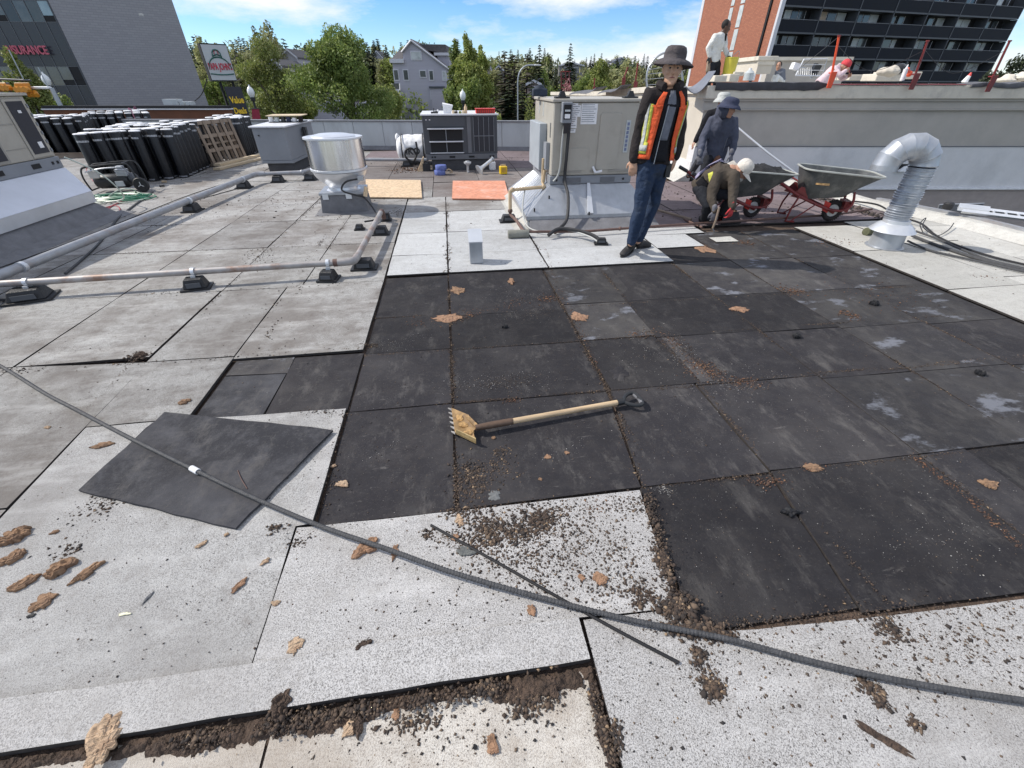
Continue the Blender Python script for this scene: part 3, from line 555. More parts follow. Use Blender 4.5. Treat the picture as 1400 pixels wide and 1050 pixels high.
# gas pipe of the beige unit with blocks
t = thing('gas_pipe', 'yellow and rusty gas pipe rising to the left side of the beige unit', 'pipe', (.8, 6, 0))
WB().tube([(1.30, 6.20, .60), (1.28, 6.2, .44), (1.26, 6.05, .42), (.83, 6.02, .40)], .022, 8).build('feed_pipe', brass, t, True)
WB().tube([(.83, 6.02, .41), (.80, 6.02, .38), (.80, 6.0, .13)], .024, 8).build('riser', brass, t, True)
WB().tube([(1.28, 6.23, .44), (1.28, 6.23, .74)], .020, 8).build('drop', brass, t, True)
WB().tube([(.80, 6.0, .135), (.80, 6.0, .09), (.84, 5.7, .09), (.87, 5.25, .065)], .02, 8).build('low_pipe', rusty, t, True)
for p in ((.83, 6.02, .40), (.80, 6.0, .14), (.87, 5.25, .065), (1.26, 6.05, .42)): WB().ball(p, .034, 8, 5).build('elbow', brass if p[2] > .2 else rusty, t, True)
gl = thing('long_pipe', 'long thin rusty pipe lying across the roof in front of the beige unit and crew', 'pipe', (3, 5.2, 0))
WB().tube([(.87, 5.25, .065), (1.6, 5.18, .06), (2.6, 5.30, .055), (3.9, 5.42, .05), (5.4, 5.55, .05), (6.1, 5.72, .06)], .016, 8).build('pipe_run', rusty, gl, True)
for x, y in ((1.25, 5.22), (2.1, 5.24), (5.4, 5.55)): WB().ball((x, y, .06), .025, 8, 5).build('coupling', rusty, gl, True)
def pblock(x, y, lab, w=.24, d=.13, h=.10, rz=0, m=rubber, grp=None, wood=False):
    t = thing('pipe_support', lab, 'pipe block', (x, y, .002), rz, grp)
    MB().hexa([(-w/2, -d/2, 0), (w/2, -d/2, 0), (w/2, d/2, 0), (-w/2, d/2, 0)], [(-w/2, -d/2, .016), (w/2, -d/2, .016), (w/2, d/2, .016), (-w/2, d/2, .016)]).build('base_pad', pipe_g if wood else m, t)
    MB().hexa([(-w*.40, -d*.42, .0165), (w*.40, -d*.42, .0165), (w*.40, d*.42, .0165), (-w*.40, d*.42, .0165)], [(-w*.30, -d*.3, h), (w*.30, -d*.3, h), (w*.30, d*.3, h), (-w*.30, d*.3, h)]).build('block', m, t, bevel=.006)
    for sgn in (-1, 1): MB().bx(-w*.24, w*.24, sgn*d*.45-.003, sgn*d*.45+.003, .03, h*.72).build('side_web', dkgrey, t)
    return t
pblock(.78, 6.0, 'black rubber block under the yellow gas pipe riser', .26, .17, .09)
t = thing('round_block', 'short grey concrete cylinder under the elbow of the rusty pipe', 'pipe block', (.80, 5.24, .045), 0)
MB(Matrix.Rotation(R(90), 4, 'Y')).lathe([(.045, -.13), (.05, -.12), (.05, .12), (.045, .13)], 14).build('cylinder', mat('concrete', (.22, .22, .19), .9, var=.25, bump=.4), t, True)
pblock(1.73, 4.84, 'small black rubber block holding the hose ends near the vest man', .16, .10, .075, R(-10))
def hose(name, lab, cat, pts, r, m, n=7, smooth=True, grp=None, k=8):
    o = WB().tube(curve(pts, k), r, n).build(name, m, None, smooth); centre(o); return tag(o, lab, cat, grp)
hose('hose', 'fat black hose curling from the rusty pipe to the small block', 'hose', [(1.15, 5.12, .05), (1.3, 5.2, .10), (1.5, 5.1, .10), (1.65, 4.95, .08), (1.71, 4.86, .05)], .022, cable_m)
hose('hose', 'slim grey hose looping across the pale sheet below the beige unit', 'hose', [(1.02, 6.1, .42), (.93, 5.75, .2), (.97, 5.5, .05), (1.15, 5.3, .04), (1.4, 5.2, .08), (1.6, 4.95, .07), (1.68, 4.82, .04)], .010, conduit)
hose('pole', 'pale wooden pole lying behind the legs of the man in the vest', 'pole', [G(888, 284, .03), G(920, 293, .03), G(945, 300, .03)], .018, wood_g, k=2)
hose('pole', 'dark metal bar lying beyond the pale pole by the crouching man', 'pole', [G(936, 300, .02), G(960, 311, .02)], .014, rusty, k=2)

# small square vent
t = thing('square_vent', 'small square galvanised vent box with a sloping top on the pale sheet', 'vent', (.225, 4.45, 0))
MB().hexa([(-.068, -.075, .002), (.068, -.075, .002), (.068, .075, .002), (-.068, .075, .002)], [(-.068, -.075, .22), (.068, -.075, .22), (.068, .075, .31), (-.068, .075, .31)]).build('housing', galv, t, bevel=.004)
MB().hexa([(-.072, -.079, .222), (.072, -.079, .222), (.072, .079, .313), (-.072, .079, .313)], [(-.072, -.079, .230), (.072, -.079, .230), (.072, .079, .321), (-.072, .079, .321)]).build('cap', galv_b, t)

# exhaust fan
t = thing('exhaust_fan', 'shiny spun aluminium exhaust fan on a square grey curb', 'roof fan', (-1.55, 7.03, 0), R(3))
MB().hexa([(-.33, -.26, .002), (.33, -.26, .002), (.33, .30, .002), (-.33, .30, .002)], [(-.30, -.25, .25), (.30, -.25, .25), (.30, .28, .25), (-.30, .28, .25)]).build('curb', curb_m, t, bevel=.005)
MB().hexa([(-.42, -.36, .001), (.42, -.36, .001), (.42, .4, .001), (-.42, .4, .001)], [(-.335, -.265, .02), (.335, -.265, .02), (.335, .305, .02), (-.335, .305, .02)]).build('curb_flashing', curb_m, t)
MB().bx(-.315, .315, -.265, .295, .252, .285).build('curb_cap', galv, t, bevel=.004)
for x in (-.27, .05): MB().bx(x, x+.08, -.272, -.266, .20, .27).build('metal_tab', galv_b, t)
MB().lathe([(.24, .286), (.205, .30), (.20, .33), (.225, .36), (.30, .42), (.355, .49), (.375, .54)], 40).build('bell', alu_d, t, True)
MB().lathe([(.375, .545), (.392, .55), (.392, .575), (.375, .58)], 40).build('band', galv_b, t, True)
b = MB()
b.rings([[( (.375+ (.004 if k % 2 else -.001))*math.cos(2*math.pi*k/72), (.375+(.004 if k % 2 else -.001))*math.sin(2*math.pi*k/72), z) for k in range(72)] for z in (.582, .7, .82, .935)])
b.build('windband', alu, t, True)
MB().lathe([(.375, .937), (.395, .94), (.395, .96), (.37, .965), (.34, .955)], 40).build('rim', galv_b, t, True)
MB().lathe([(.30, .956), (.29, .972), (.20, .992), (.08, 1.0), (.01, 1.002)], 36).build('domed_cap', alu_d, t, True)
WB().tube(curve([(-1.22, 6.78, .46), (-1.42, 6.68, .44), (-1.50, 6.68, .33), (-1.32, 6.68, .26), (-1.22, 6.70, .22), (-1.10, 6.6, .08), (-1.02, 6.25, .04), (-1.14, 5.98, .07)]), .012, 8).build('power_cable', cable_m, t, True)
WB().bx(-1.27, -1.19, 6.72, 6.82, .44, .50).build('junction_box', galv, t, bevel=.004); WB().box((-1.19, 6.72, .30), (.05, .1, .12), (0, .3, .2)).build('wood_chip', osb_m, t)
# grey unit left of the fan
t = thing('rooftop_unit', 'plain grey metal rooftop unit with white top behind the silver fan', 'air conditioner', (-3.3, 11.0, 0))
def obox(b, x0, x1, y0, y1, z0, z1, f=0): return b.hexa([(x0+f, y0+f, z0), (x1-f, y0+f, z0), (x1-f, y1-f, z0), (x0+f, y1-f, z0)], [(x0, y0, z1), (x1, y0, z1), (x1, y1, z1), (x0, y1, z1)])
WB().poly([(-3.72, 10.42), (-3.22, 10.40), (-3.16, 12.0), (-3.75, 12.1)], .0, .205).build('curb', curb_d, t)
WB().poly([(-3.79, 10.35), (-3.17, 10.33), (-3.08, 12.1), (-3.82, 12.2)], .208, .26).build('base_rail', hvgrey, t, bevel=.004)
WB().poly([(-3.80, 10.36), (-3.18, 10.34), (-3.09, 12.1), (-3.83, 12.2)], .262, .84).build('cabinet', hvgrey, t, bevel=.006)
WB().poly([(-3.84, 10.31), (-3.14, 10.29), (-3.05, 12.16), (-3.87, 12.26)], .843, .872).build('top_sheet', hvgrey_l, t, bevel=.005)
WB().lathe([(.015, 0), (.015, .02)], 10, (-3.70, 10.34, .70)).build('knob', black_m, t)
WB().tube(curve([(-3.08, 11.3, .78), (-3.04, 11.2, .6), (-3.02, 11.1, .45), (-2.85, 11.0, .25), (-2.65, 10.8, .08)]), .02, 6).build('power_cable', cable_m, t, True)
WB().bx(-3.10, -3.03, 11.28, 11.42, .50, .78).build('cable_box', plastic_k, t)
# clutter tray on its top
t = thing('tool_tray', 'shallow tray of tools and cans on top of the plain grey unit', 'tray', (-3.40, 11.5, .875))
MB().bx(-.34, .34, -.25, .25, .001, .012).build('tray_base', plastic_k, t); MB().bx(-.36, .36, -.27, .27, .115, .13).build('lid', wood_l, t)
for x, m_, h_ in ((-.3, white_p, .1), (-.18, pane_l, .09), (-.05, plastic_k, .1), (.06, c_navyhat, .1), (.18, white_p, .08), (.31, c_brown, .1)): MB().lathe([(.05, .013), (.05, h_), (.03, h_+.01)], 10, (x, -.17, 0)).build('can', m_, t, True)

# dark unit
t = thing('rooftop_unit', 'dark slate rooftop unit with barred intake and coil grille near the far parapet', 'air conditioner', (.33, 10.9, 0))
WB().bx(-.33, .92, 10.42, 11.7, .0, .21).build('curb', curb_d, t)
WB().bx(-.44, 1.10, 10.38, 11.8, .212, .315).build('base_rail', dkgrey2, t, bevel=.005)
WB().bx(-.45, 1.11, 10.40, 11.8, .317, 1.02).build('cabinet', dkgrey, t, bevel=.006)
WB().bx(-.48, 1.14, 10.36, 11.84, 1.022, 1.045).build('lid', hvgrey_l, t)
WB().bx(-.40, .43, 10.385, 10.397, .83, 1.005).build('upper_panel', dkgrey, t); WB().bx(.47, .55, 10.385, 10.397, .33, 1.0).build('post', dkgrey2, t)
b = WB(); b.bx(-.36, .39, 10.32, 10.397, .78, .80); b.bx(-.34, .38, 10.33, 10.397, .545, .565); b.bx(-.34, .38, 10.36, 10.397, .335, .35)
b.build('intake_rails', hvgrey_l, t)
for x0, x1, z0, z1 in ((-.33, .01, .57, .775), (.03, .36, .57, .775), (-.32, .01, .355, .54), (.03, .36, .355, .54)):
    WB().bx(x0, x1, 10.388, 10.398, z0, z1).build('intake_mesh', black_m, t)
WB().bx(.012, .028, 10.37, 10.395, .35, .775).build('mullion', hvgrey, t)
WB().bx(.60, 1.04, 10.388, 10.398, .36, .99).build('coil_face', coil_m, t)
for k in range(5): WB().bx(.60+k*.108, .608+k*.108, 10.375, 10.387, .36, .99).build('guard_bar', hvgrey, t)
WB().bx(.60, 1.04, 10.368, 10.374, .645, .655).build('guard_rail', hvgrey, t)
for x in (-.31, -.25, .95, 1.01): WB().bx(x-.018, x+.018, 10.374, 10.379, .25, .28).build('rail_hole', black_m, t)
for x in (.12, .54): WB().bx(x-.06, x+.06, 10.374, 10.379, .245, .28).build('rail_slot', black_m, t)
WB().bx(-.38, -.355, 10.38, 10.384, .94, .955).build('screw', white_p, t); WB().bx(-.31, -.28, 10.38, 10.384, .94, .955).build('screw', white_p, t)
# things on and round the dark unit
t = thing('tool_case', 'red ribbed case lying on the right end of the dark unit', 'case', (.88, 10.6, 1.046))
MB().bx(-.20, .20, -.1, .12, .001, .075).build('case_body', red_b, t, bevel=.01)
for k in range(9): MB().bx(-.18+k*.042, -.165+k*.042, -.115, -.102, .01, .07).build('rib', red_p, t)
MB().bx(-.21, .21, -.11, .13, .077, .088).build('case_lid', red_b, t)
t = thing('work_lamp', 'small black clamp tool on the left end of the dark unit', 'tool', (-.18, 10.6, 1.046))
MB().tube([(-.08, 0, .015), (.08, 0, .04)], .015, 6).tube([(-.02, 0, .03), (-.01, 0, .1)], .008, 5).box((0, 0, .02), (.14, .05, .03)).build('clamp_body', plastic_k, t)
MB().ball((.07, 0, .05), .022, 8, 5).build('knob', white_p, t); t.name = 'clamp_tool'
t = thing('paper_sack', 'open white paper sack standing on the dark unit', 'bag', (.07, 10.7, 1.046))
MB().hexa([(-.06, -.03, .001), (.09, -.03, .001), (.09, .04, .001), (-.06, .04, .001)], [(-.08, -.05, .17), (.14, -.03, .14), (.13, .06, .15), (-.07, .05, .19)]).build('sack', white_p, t)
t = thing('drink_bottles', 'row of small bottles and cloths lying along the top of the dark unit', 'bottles', (.3, 10.6, 1.046))
for x, c_, h_ in ((-.09, wood_l, .06), (-.03, c_olive, .05), (.05, leaf_lime, .045), (.12, wood_l, .06), (.17, wood_h, .16)): MB().lathe([(.03, 0.001), (.032, h_*.7), (.014, h_*.85), (.014, h_)], 8, (x, 0, 0)).build('bottle', c_, t, True)
# bag of membrane left of it
t = thing('material_bag', 'white wrapped bulk bag marked with dark letters left of the dark unit', 'bag', (-.80, 11.6, 0)); t.scale = (.86, .86, .86)
bb = MB(Matrix.Rotation(R(90), 4, 'Y'))
bb.rings([[(-(.36+rr*math.sin(2*math.pi*k/20)*1.0), rr*1.25*math.cos(2*math.pi*k/20), x) for k in range(20)] for x, rr in ((-.40, .05), (-.39, .22), (-.34, .29), (-.2, .33), (.1, .33), (.3, .33), (.42, .30), (.44, .1))])
remesh(bb.build('sack_body', white_p, t), .03, 2, .02, 5)
for x in (-.25, .32): MB().tube([(x, .36*math.cos(a/12*6.283)*1.2, .36+.36*math.sin(a/12*6.283)) for a in range(13)], .016, 5).build('strap', plastic_k, t)
text('IKO', 'lettering', .22, plastic_k, t, Matrix.Translation((.04, -.45, .33)) @ Matrix.Rotation(R(80), 4, 'X'), .004, bold=.006)
MB().ball((-.36, 0, .62), (.06, .12, .1)).build('gathered_neck', white_p, t, True)
hose('hose', 'coil of black hose hanging in front of the white bulk bag', 'hose', [(-.66, 11.0, .5), (-.66, 10.98, .28), (-.78, 10.97, .12), (-.92, 10.97, .2), (-.9, 10.97, .34), (-.76, 10.97, .37), (-.68, 10.98, .24)], .022, cable_m)
# far pipe run behind the fan
hose('gas_pipe', 'grey pipe running along the roof from behind the fan to the white bag', 'pipe', [(-2.4, 11.35, .14), (-1.5, 11.15, .14), (-.8, 11.05, .14), (-.45, 11.0, .14)], .035, pipe_g, k=2)
pblock(-.93, 11.08, 'black block under the far pipe in front of the white bag', .26, .2, .10)
pblock(-2.0, 11.25, 'black block under the far pipe just right of the fan', .26, .2, .10)
t = thing('leaning_board', 'dark offcut board leaning on the left foot of the dark unit', 'board', (-.50, 10.45, 0)); MB().hexa([(-.16, -.12, .001), (-.04, -.12, .001), (-.04, .14, .001), (-.16, .14, .001)], [(-.02, -.1, .26), (.0, -.1, .26), (.0, .12, .26), (-.02, .12, .26)]).build('plank', wood_h, t)
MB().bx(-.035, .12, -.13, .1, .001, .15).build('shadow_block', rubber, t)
# tape rolls, cup, horns, can
t = thing('tape_rolls', 'two blue and white rolls of tape in front of the dark unit', 'tape', (-.17, 9.85, .002))
for (x, y, z) in ((0, 0, .001), (.03, .02, .092)):
    MB().lathe([(.11, z), (.115, z+.01), (.115, z+.08), (.11, z+.088), (.05, z+.088)], 20, (x, y, 0)).build('roll', mat('tape_blue', (.13, .17, .42), .5, var=.3, scale=20), t, True)
MB().tube(curve([(.14, -.02, .08), (.19, 0, .10), (.26, .02, .05), (.2, .04, .03)]), .012, 5).build('loose_end', wood_h, t)
for px, py, lab, rx, ry in ((640, 236, 'silver funnel shaped vent standing upright against the dark unit', 0, 0), (655, 238, 'larger silver funnel vent tipped over beside the upright one', 62, 25)):
    p = G(px, py)
    t = thing('vent_flashing', lab, 'roof vent', (p.x, p.y, .003 if not rx else .075)); t.rotation_euler = (0, R(rx), R(ry))
    MB().lathe([(.025, .0), (.025, .12), (.04, .15), (.075, .17), (.08, .2), (.06, .21)] if not rx else [(.11, .0), (.1, .02), (.045, .07), (.035, .12), (.035, .36), (.03, .365)], 16).build('funnel', galv_b, t, True)
    MB().lathe([(.055, .211), (.04, .225), (.01, .23)] if not rx else [(.038, .366), (.05, .37), (.05, .40), (.03, .405)], 14).build('cap', galv, t, True)
p = G(688, 238); t = thing('bucket', 'square yellow can with a handle near the beige unit', 'can', (p.x, p.y, .002), R(8))
MB().bx(-.075, .075, -.06, .06, .001, .15).build('can_body', mat('can_yellow', (.78, .52, .02), .45, var=.1), t, bevel=.01); MB().bx(-.05, .05, -.063, -.0605, .04, .12).build('print_panel', mat('can_print', (.55, .33, .05), .5), t)
MB().tube([(-.05, 0, .15), (-.05, 0, .18), (.05, 0, .18), (.05, 0, .15)], .008, 5).build('handle', wood_l, t); t.name = 'yellow_can'
p = G(672, 232); t = thing('plastic_jug', 'white plastic jug between the dark unit and the yellow can', 'jug', (p.x+.02, p.y, .002))
MB().lathe([(.07, .001), (.075, .02), (.075, .14), (.03, .18), (.025, .21)], 14).build('jug_body', white_p, t, True); MB().lathe([(.028, .211), (.028, .23)], 10).build('jug_cap', leaf_green, t)
p = G(660, 228); t = thing('red_jerrycan', 'dark red can in the shade under the dark unit', 'can', (p.x, p.y, .002)); MB().bx(-.08, .08, -.05, .05, .001, .15).build('can_body', red_p, t, bevel=.01); MB().lathe([(.02, .15), (.02, .17)], 8, (.05, 0, 0)).build('spout', plastic_k, t)
# plywood sheets
for nm, lab, q, m in (('osb_sheet', 'pale strand board sheet lying flat right of the silver fan', ((500, 269), (577, 270), (575, 246), (500, 245)), osb_m), ('osb_sheet', 'orange stained board sheet lying flat in front of the dark unit', ((618, 271), (697, 272), (690, 247), (619, 247)), osb_o)):
    P = [G(*a, .03) for a in q]; b = WB(); b.hexa([p-V3((0, 0, .018)) for p in P], P); o = tag(centre(b.build(nm, m)), lab, 'board')
# duct gooseneck
t = thing('gooseneck_duct', 'galvanised gooseneck duct rising from a flashed collar by the right roof edge', 'duct', (5.0, 4.32, 0))
MB().lathe([(.19, .002), (.19, .01), (.155, .02)], 30).build('flange', galv, t, True)
MB().lathe([(.165, .012), (.15, .20)], 30).build('pipe_stub', galv, t, True)
MB().lathe([(.225, .185), (.215, .195), (.16, .255), (.13, .27), (.128, .30)], 32).build('storm_collar', galv_b, t, True)
prof = []; z = .30
while z < .80:
    prof += [(.118, z), (.118, z+.032), (.127, z+.036), (.127, z+.041), (.118, z+.045)]; z += .046
    if int(z*100) % 9 < 4: prof += [(.118, z+.010), (.127, z+.014), (.127, z+.019), (.118, z+.023)]; z += .024
T0 = Matrix.Translation((-.005, .02, 0))
MB(T0).lathe(prof, 32).build('ribbed_duct', mat('galv_duct', (.42, .45, .50), .38, .6, .3, 5, .15, 20, stretch=(1, 1, .6)), t, True, angle=25)
for k in range(5):
    for q_ in (0, .024): MB(T0).lathe([(.124, .36+k*.095+q_-.003), (.1295, .36+k*.095+q_), (.124, .36+k*.095+q_+.003)], 32, cap=False).build('rib_band', galv_b, t, True)
# elbow of mitred gores
gn = 7; rad = .175; cx = -.175; zz0 = z+.01; g0 = None
pts = [];
for k in range(gn+1):
    a = math.pi*k/gn; pts.append((cx+rad*math.cos(a), zz0+rad*math.sin(a)*1.02))
pts = [(0, zz0-.0)]+pts[1:]
pts[-1] = (cx-rad-.01, zz0-.0)
def gring(p, ang, r): return [(-.005+p[0]+r*math.cos(q)*math.cos(ang), .02+r*math.sin(q)*1.0-.25*p[0]*0, p[1]+r*math.cos(q)*math.sin(ang)) for q in [2*math.pi*i/32 for i in range(32)]]
rr = .124
for k in range(gn):
    a0 = math.pi*k/gn; a1 = math.pi*(k+1)/gn
    gg = MB(); R0 = gring(pts[k], a0, rr+.001); R1 = gring(pts[k+1], a1, rr+.001)
    R0b = gring((pts[k][0]*.9+pts[k+1][0]*.1, pts[k][1]*.9+pts[k+1][1]*.1), a0*.9+a1*.1, rr+.006)
    gg.rings([R0, R0b, gring(((pts[k][0]+pts[k+1][0])/2, (pts[k][1]+pts[k+1][1])/2), (a0+a1)/2, rr), R1], cap=False)
    gg.build('elbow_gore', galv, t, True, angle=20)
e = t.children[-1]
gg = MB(); gg.rings([gring(pts[-1], math.pi, rr), gring((pts[-1][0]-.0, pts[-1][1]-.05), math.pi, rr+.002)], cap=False); gg.build('outlet', galv, t, True)
t.rotation_euler = (0, 0, R(-18))

# ------------------------------------------------------------ left side of the roof
t = thing('gas_pipe', 'long grey pipe running away along the left of the roof on black blocks', 'pipe', (-3.7, 7, 0))
WB().tube([(-4.10, 3.2, .15), (-4.06, 4.33, .15), (-3.72, 8.6, .15), (-3.66, 9.25, .15)], .042, 12).build('pipe_run', pipe_g, t, True)
WB().tube(curve([(-3.66, 9.25, .15), (-3.62, 9.42, .15), (-3.48, 9.46, .15)], 4), .045, 12).build('elbow', pipe_g, t, True)
WB().tube([(-3.48, 9.46, .15), (-2.82, 9.55, .15)], .035, 12).build('cross_run', pipe_g, t, True)
WB().tube([(-2.82, 9.55, .15), (-2.45, 10.6, .16)], .035, 12).build('back_run', pipe_g, t, True)
WB().ball((-2.82, 9.55, .15), .046, 10, 6).build('elbow', pipe_g, t, True)
for y in (4.45, 7.2, 8.9): WB().tube([(-4.05+(y-4.33)*.08, y-.02, .15), (-4.05+(y-4.33)*.08, y+.02, .15)], .049, 12).build('strap', galv_b, t, True)
t = thing('gas_pipe', 'rust stained pipe crossing the left of the roof and turning away at an elbow', 'pipe', (-2.5, 4.1, 0))
WB().tube([(-4.6, 3.98, .14), (-3.95, 4.04, .14), (-1.12, 4.20, .14)], .030, 12).build('pipe_run', pipe_r, t, True)
WB().tube(curve([(-1.16, 4.198, .14), (-1.04, 4.205, .14), (-.985, 4.24, .14), (-.97, 4.36, .14)], 5), .036, 12).build('elbow', pipe_r, t, True)
WB().tube([(-.97, 4.34, .14), (-.95, 5.0, .15), (-.93, 6.05, .16)], .030, 12).build('return_run', pipe_r, t, True)
WB().tube(curve([(-.93, 6.05, .16), (-.925, 6.16, .15), (-.92, 6.2, .05)], 4), .031, 10).build('end_elbow', rusty, t, True)
WB().tube([(-1.13, 4.199, .14), (-1.17, 4.197, .14)], .037, 12).build('collar', rusty, t, True)
for x in (-3.72, -2.40, -1.22): WB().tube([(x-.015, 4.04+(x+3.95)*.0565, .14), (x+.015, 4.04+(x+3.95)*.0565, .14)], .038, 12).build('strap', galv_b, t, True)
for x in (-3.72, -2.40, -1.22): WB().bx(x-.02, x+.02, 4.0+(x+3.95)*.0565-.01, 4.0+(x+3.95)*.0565, .09, .12).build('strap_foot', galv_b, t)
sup = [(-3.74, 4.02, 'large black pipe block at the far left where the two pipes cross', .34, .24, .10, .3), (-2.40, 4.08, 'black pipe block under the middle of the rust stained pipe', .24, .17, .10, .2), (-1.23, 4.13, 'black pipe block left of the pipe elbow', .19, .17, .09, -.1),
 (-.93, 4.40, 'black pipe block directly under the pipe elbow', .26, .17, .10, 0), (-3.83, 7.22, 'black pipe block under the middle of the long grey pipe', .24, .24, .11, 0), (-3.72, 8.95, 'front one of the pair of black blocks at the far bend of the grey pipe', .26, .22, .11, 0),
 (-3.28, 9.48, 'right one of the pair of black blocks at the far bend of the grey pipe', .24, .22, .11, 0), (-2.72, 9.62, 'black block under the grey pipe in front of the plain grey unit', .26, .2, .1, 0), (-.90, 5.62, 'black block under the far half of the returning rusty pipe', .22, .16, .1, 0),
 (-1.20, 5.86, 'small black block at the end of the fan cable', .13, .1, .07, 0), (-.90, 6.28, 'black block under the far end of the returning rusty pipe', .14, .14, .11, 0), (-4.3, 3.62, 'black block cut by the left edge of the view', .24, .16, .08, .2)]
for x, y, lab, w_, d_, h_, rz in sup: pblock(x, y, lab, w_, d_, h_, rz)
hose('steel_wire', 'fine dark wire trailing along the roof left of the long grey pipe', 'wire', [G(0, 366, .01), G(120, 322, .01), G(250, 270, .01), G(310, 250, .01)], .006, cable_m, 5)

# left packaged unit
t = thing('rooftop_unit', 'beige rooftop unit with tall coil grille on a bright sloping skirt, left edge', 'air conditioner', (-6.1, 5.8, 0))
X = -5.35
WB().bx(-7.0, X, 3.6, 7.36, .74, 1.43).build('cabinet', beige_m, t, bevel=.01)
WB().bx(-7.05, X+.03, 3.55, 7.4, 1.432, 1.46).build('lid', beige_m, t)
WB().bx(-7.02, X+.012, 3.58, 7.38, .60, .737).build('base_rail', hvgrey, t, bevel=.005)
for y0, y1 in ((6.30, 6.42), (6.86, 7.0)): WB().bx(X+.014, X+.018, y0, y1, .645, .70).build('rail_slot', black_m, t)
for y in (7.22, 7.31): WB().bx(X+.014, X+.018, y-.018, y+.018, .655, .69).build('rail_hole', black_m, t)
WB().bx(X+.002, X+.014, 6.98, 7.30, .76, 1.40).build('coil_frame', beige_m, t, bevel=.003)
WB().bx(X+.016, X+.02, 7.015, 7.27, .80, 1.375).build('coil_face', coil_m, t)
WB().bx(X+.021, X+.024, 7.12, 7.17, 1.25, 1.28).build('sticker', white_p, t); WB().bx(X+.021, X+.024, 7.15, 7.22, .86, .93).build('sticker', white_p, t)
WB().bx(X+.002, X+.010, 6.30, 6.62, .76, 1.04).build('grille_frame', beige_d, t); WB().bx(X+.012, X+.016, 6.30, 6.585, .785, 1.02).build('grille_mesh', coil_m, t)
WB().bx(X+.002, X+.006, 6.3, 6.96, 1.14, 1.15).build('seam_strip', beige_d, t)
WB().bx(X+.002, X+.006, 6.65, 6.96, .88, .885).build('seam_strip', beige_d, t)
for k in range(6): WB().bx(X+.002, X+.012, 7.325, 7.345, .80+k*.1, .84+k*.1).build('hinge_clip', hvgrey, t)
WB().hexa([(-7.3, 3.2, .20), (-4.95, 3.2, .20), (-4.95, 7.08, .20), (-7.3, 7.6, .20)], [(-7.3, 3.2, .335), (-4.95, 3.2, .335), (-4.95, 7.08, .335), (-7.3, 7.6, .335)]).build('skirt_fascia', galv_b, t)
WB().hexa([(-7.3, 3.2, .3375), (-4.948, 3.2, .3375), (-4.948, 7.082, .3375), (-7.3, 7.6, .3375)], [(-7.1, 3.3, .597), (X+.03, 3.3, .597), (X+.03, 7.36, .597), (-7.1, 7.4, .597)]).build('skirt_slope', mat('skirt_white', (.66, .68, .74), .5, .2, .06, 4), t)
WB().hexa([(-7.3, 3.2, 0), (-4.80, 3.2, .002), (-4.80, 7.2, .002), (-7.3, 7.7, 0)], [(-7.3, 3.2, .198), (-4.98, 3.2, .198), (-4.98, 7.05, .198), (-7.3, 7.55, .198)]).build('curb', curb_m, t)
WB().hexa([(-4.80, 3.2, .001), (-4.62, 3.2, .001), (-4.66, 7.32, .001), (-4.80, 7.2, .001)], [(-4.80, 3.2, .05), (-4.62, 3.2, .004), (-4.66, 7.32, .004), (-4.80, 7.2, .05)]).build('curb_flashing', curb_m, t)
hose('cord', 'pale cord dangling at the back corner of the left unit', 'cord', [(-5.3, 7.42, .72), (-5.1, 7.6, .5), (-5.0, 7.7, .25), (-5.1, 7.85, .08), (-5.4, 7.9, .03)], .010, pale_h)
# membrane rolls standing on end
roll0 = None
def make_roll(lab, grp):
    t = thing('membrane_roll', lab, 'roofing roll', (0, 0, 0), 0, grp)
    MB().lathe([(.088, .002), (.092, .02), (.092, .84), (.088, .852)], 14).build('wrap', felt_roll, t, True)
    b = MB(); b.lathe([(.097, .855), (.099, .862), (.088, .872), (.02, .875)], 12); b.build('end_cap', white_p, t)
    b = MB(); b.rings([[(.0945*math.cos(a), .0945*math.sin(a), z) for a in [R(200+i*22) for i in range(7)]] for z in (.735, .765)], cap=False, closed=False)
    b.build('label', mat('roll_label', (.35, .36, .38), .6, var=.5, scale=30), t, True)
    b = MB(); b.rings([[(.0945*math.cos(a), .0945*math.sin(a), z) for a in [R(215+i*22) for i in range(6)]] for z in (.02, .045)], cap=False, closed=False)
    b.build('foot_label', mat('roll_label2', (.22, .22, .24), .6, var=.5, scale=40), t, True); return t
def rolls(grid, lab, grp):
    global roll0
    for i, (x, y) in enumerate(grid):
        if roll0 is None: roll0 = make_roll(lab, grp); o = roll0
        else: o = copy_tree(roll0)
        o['label'] = lab; o['group'] = grp
        o.location = (x+rnd.uniform(-.008, .008), y+rnd.uniform(-.008, .008), rnd.uniform(.001, .004)); o.rotation_euler = (R(rnd.uniform(-1.2, 1.2)), R(rnd.uniform(-1.2, 1.2)), rnd.uniform(-.6, .6)); o.scale = (rnd.uniform(.93, 1.03),)*2+(rnd.uniform(.965, 1.03),)
ga = []
for j in range(12):
    for i in range(6):
        x = -5.32-.205*i-.02*j; y = 10.25+.2*j-.16*i
        if (i < 3 or j < 3 or True): ga.append((x, y))
ga = [p for p in ga if p[1] > 9.0]
rolls(ga, 'black felt roll with white end standing in the large batch behind the compressor', 'rolls in the large batch behind the compressor')
gb = [(-9.35-.205*i-.1*j, 14.25+.21*j-.10*i) for i in range(9) for j in range(8)]
rolls(gb, 'black felt roll standing in the batch behind the coil grille of the left unit', 'rolls in the batch beside the left unit')
gc = [(-9.0-.21*i-.12*j, 16.6+.22*j-.06*i) for i in range(7) for j in range(4)]
rolls(gc, 'black felt roll in the furthest batch before the brick wall', 'rolls in the furthest batch')
gd = [(-5.12-.2*i-.03*j, 13.05+.205*j) for i in range(4) for j in range(7)]
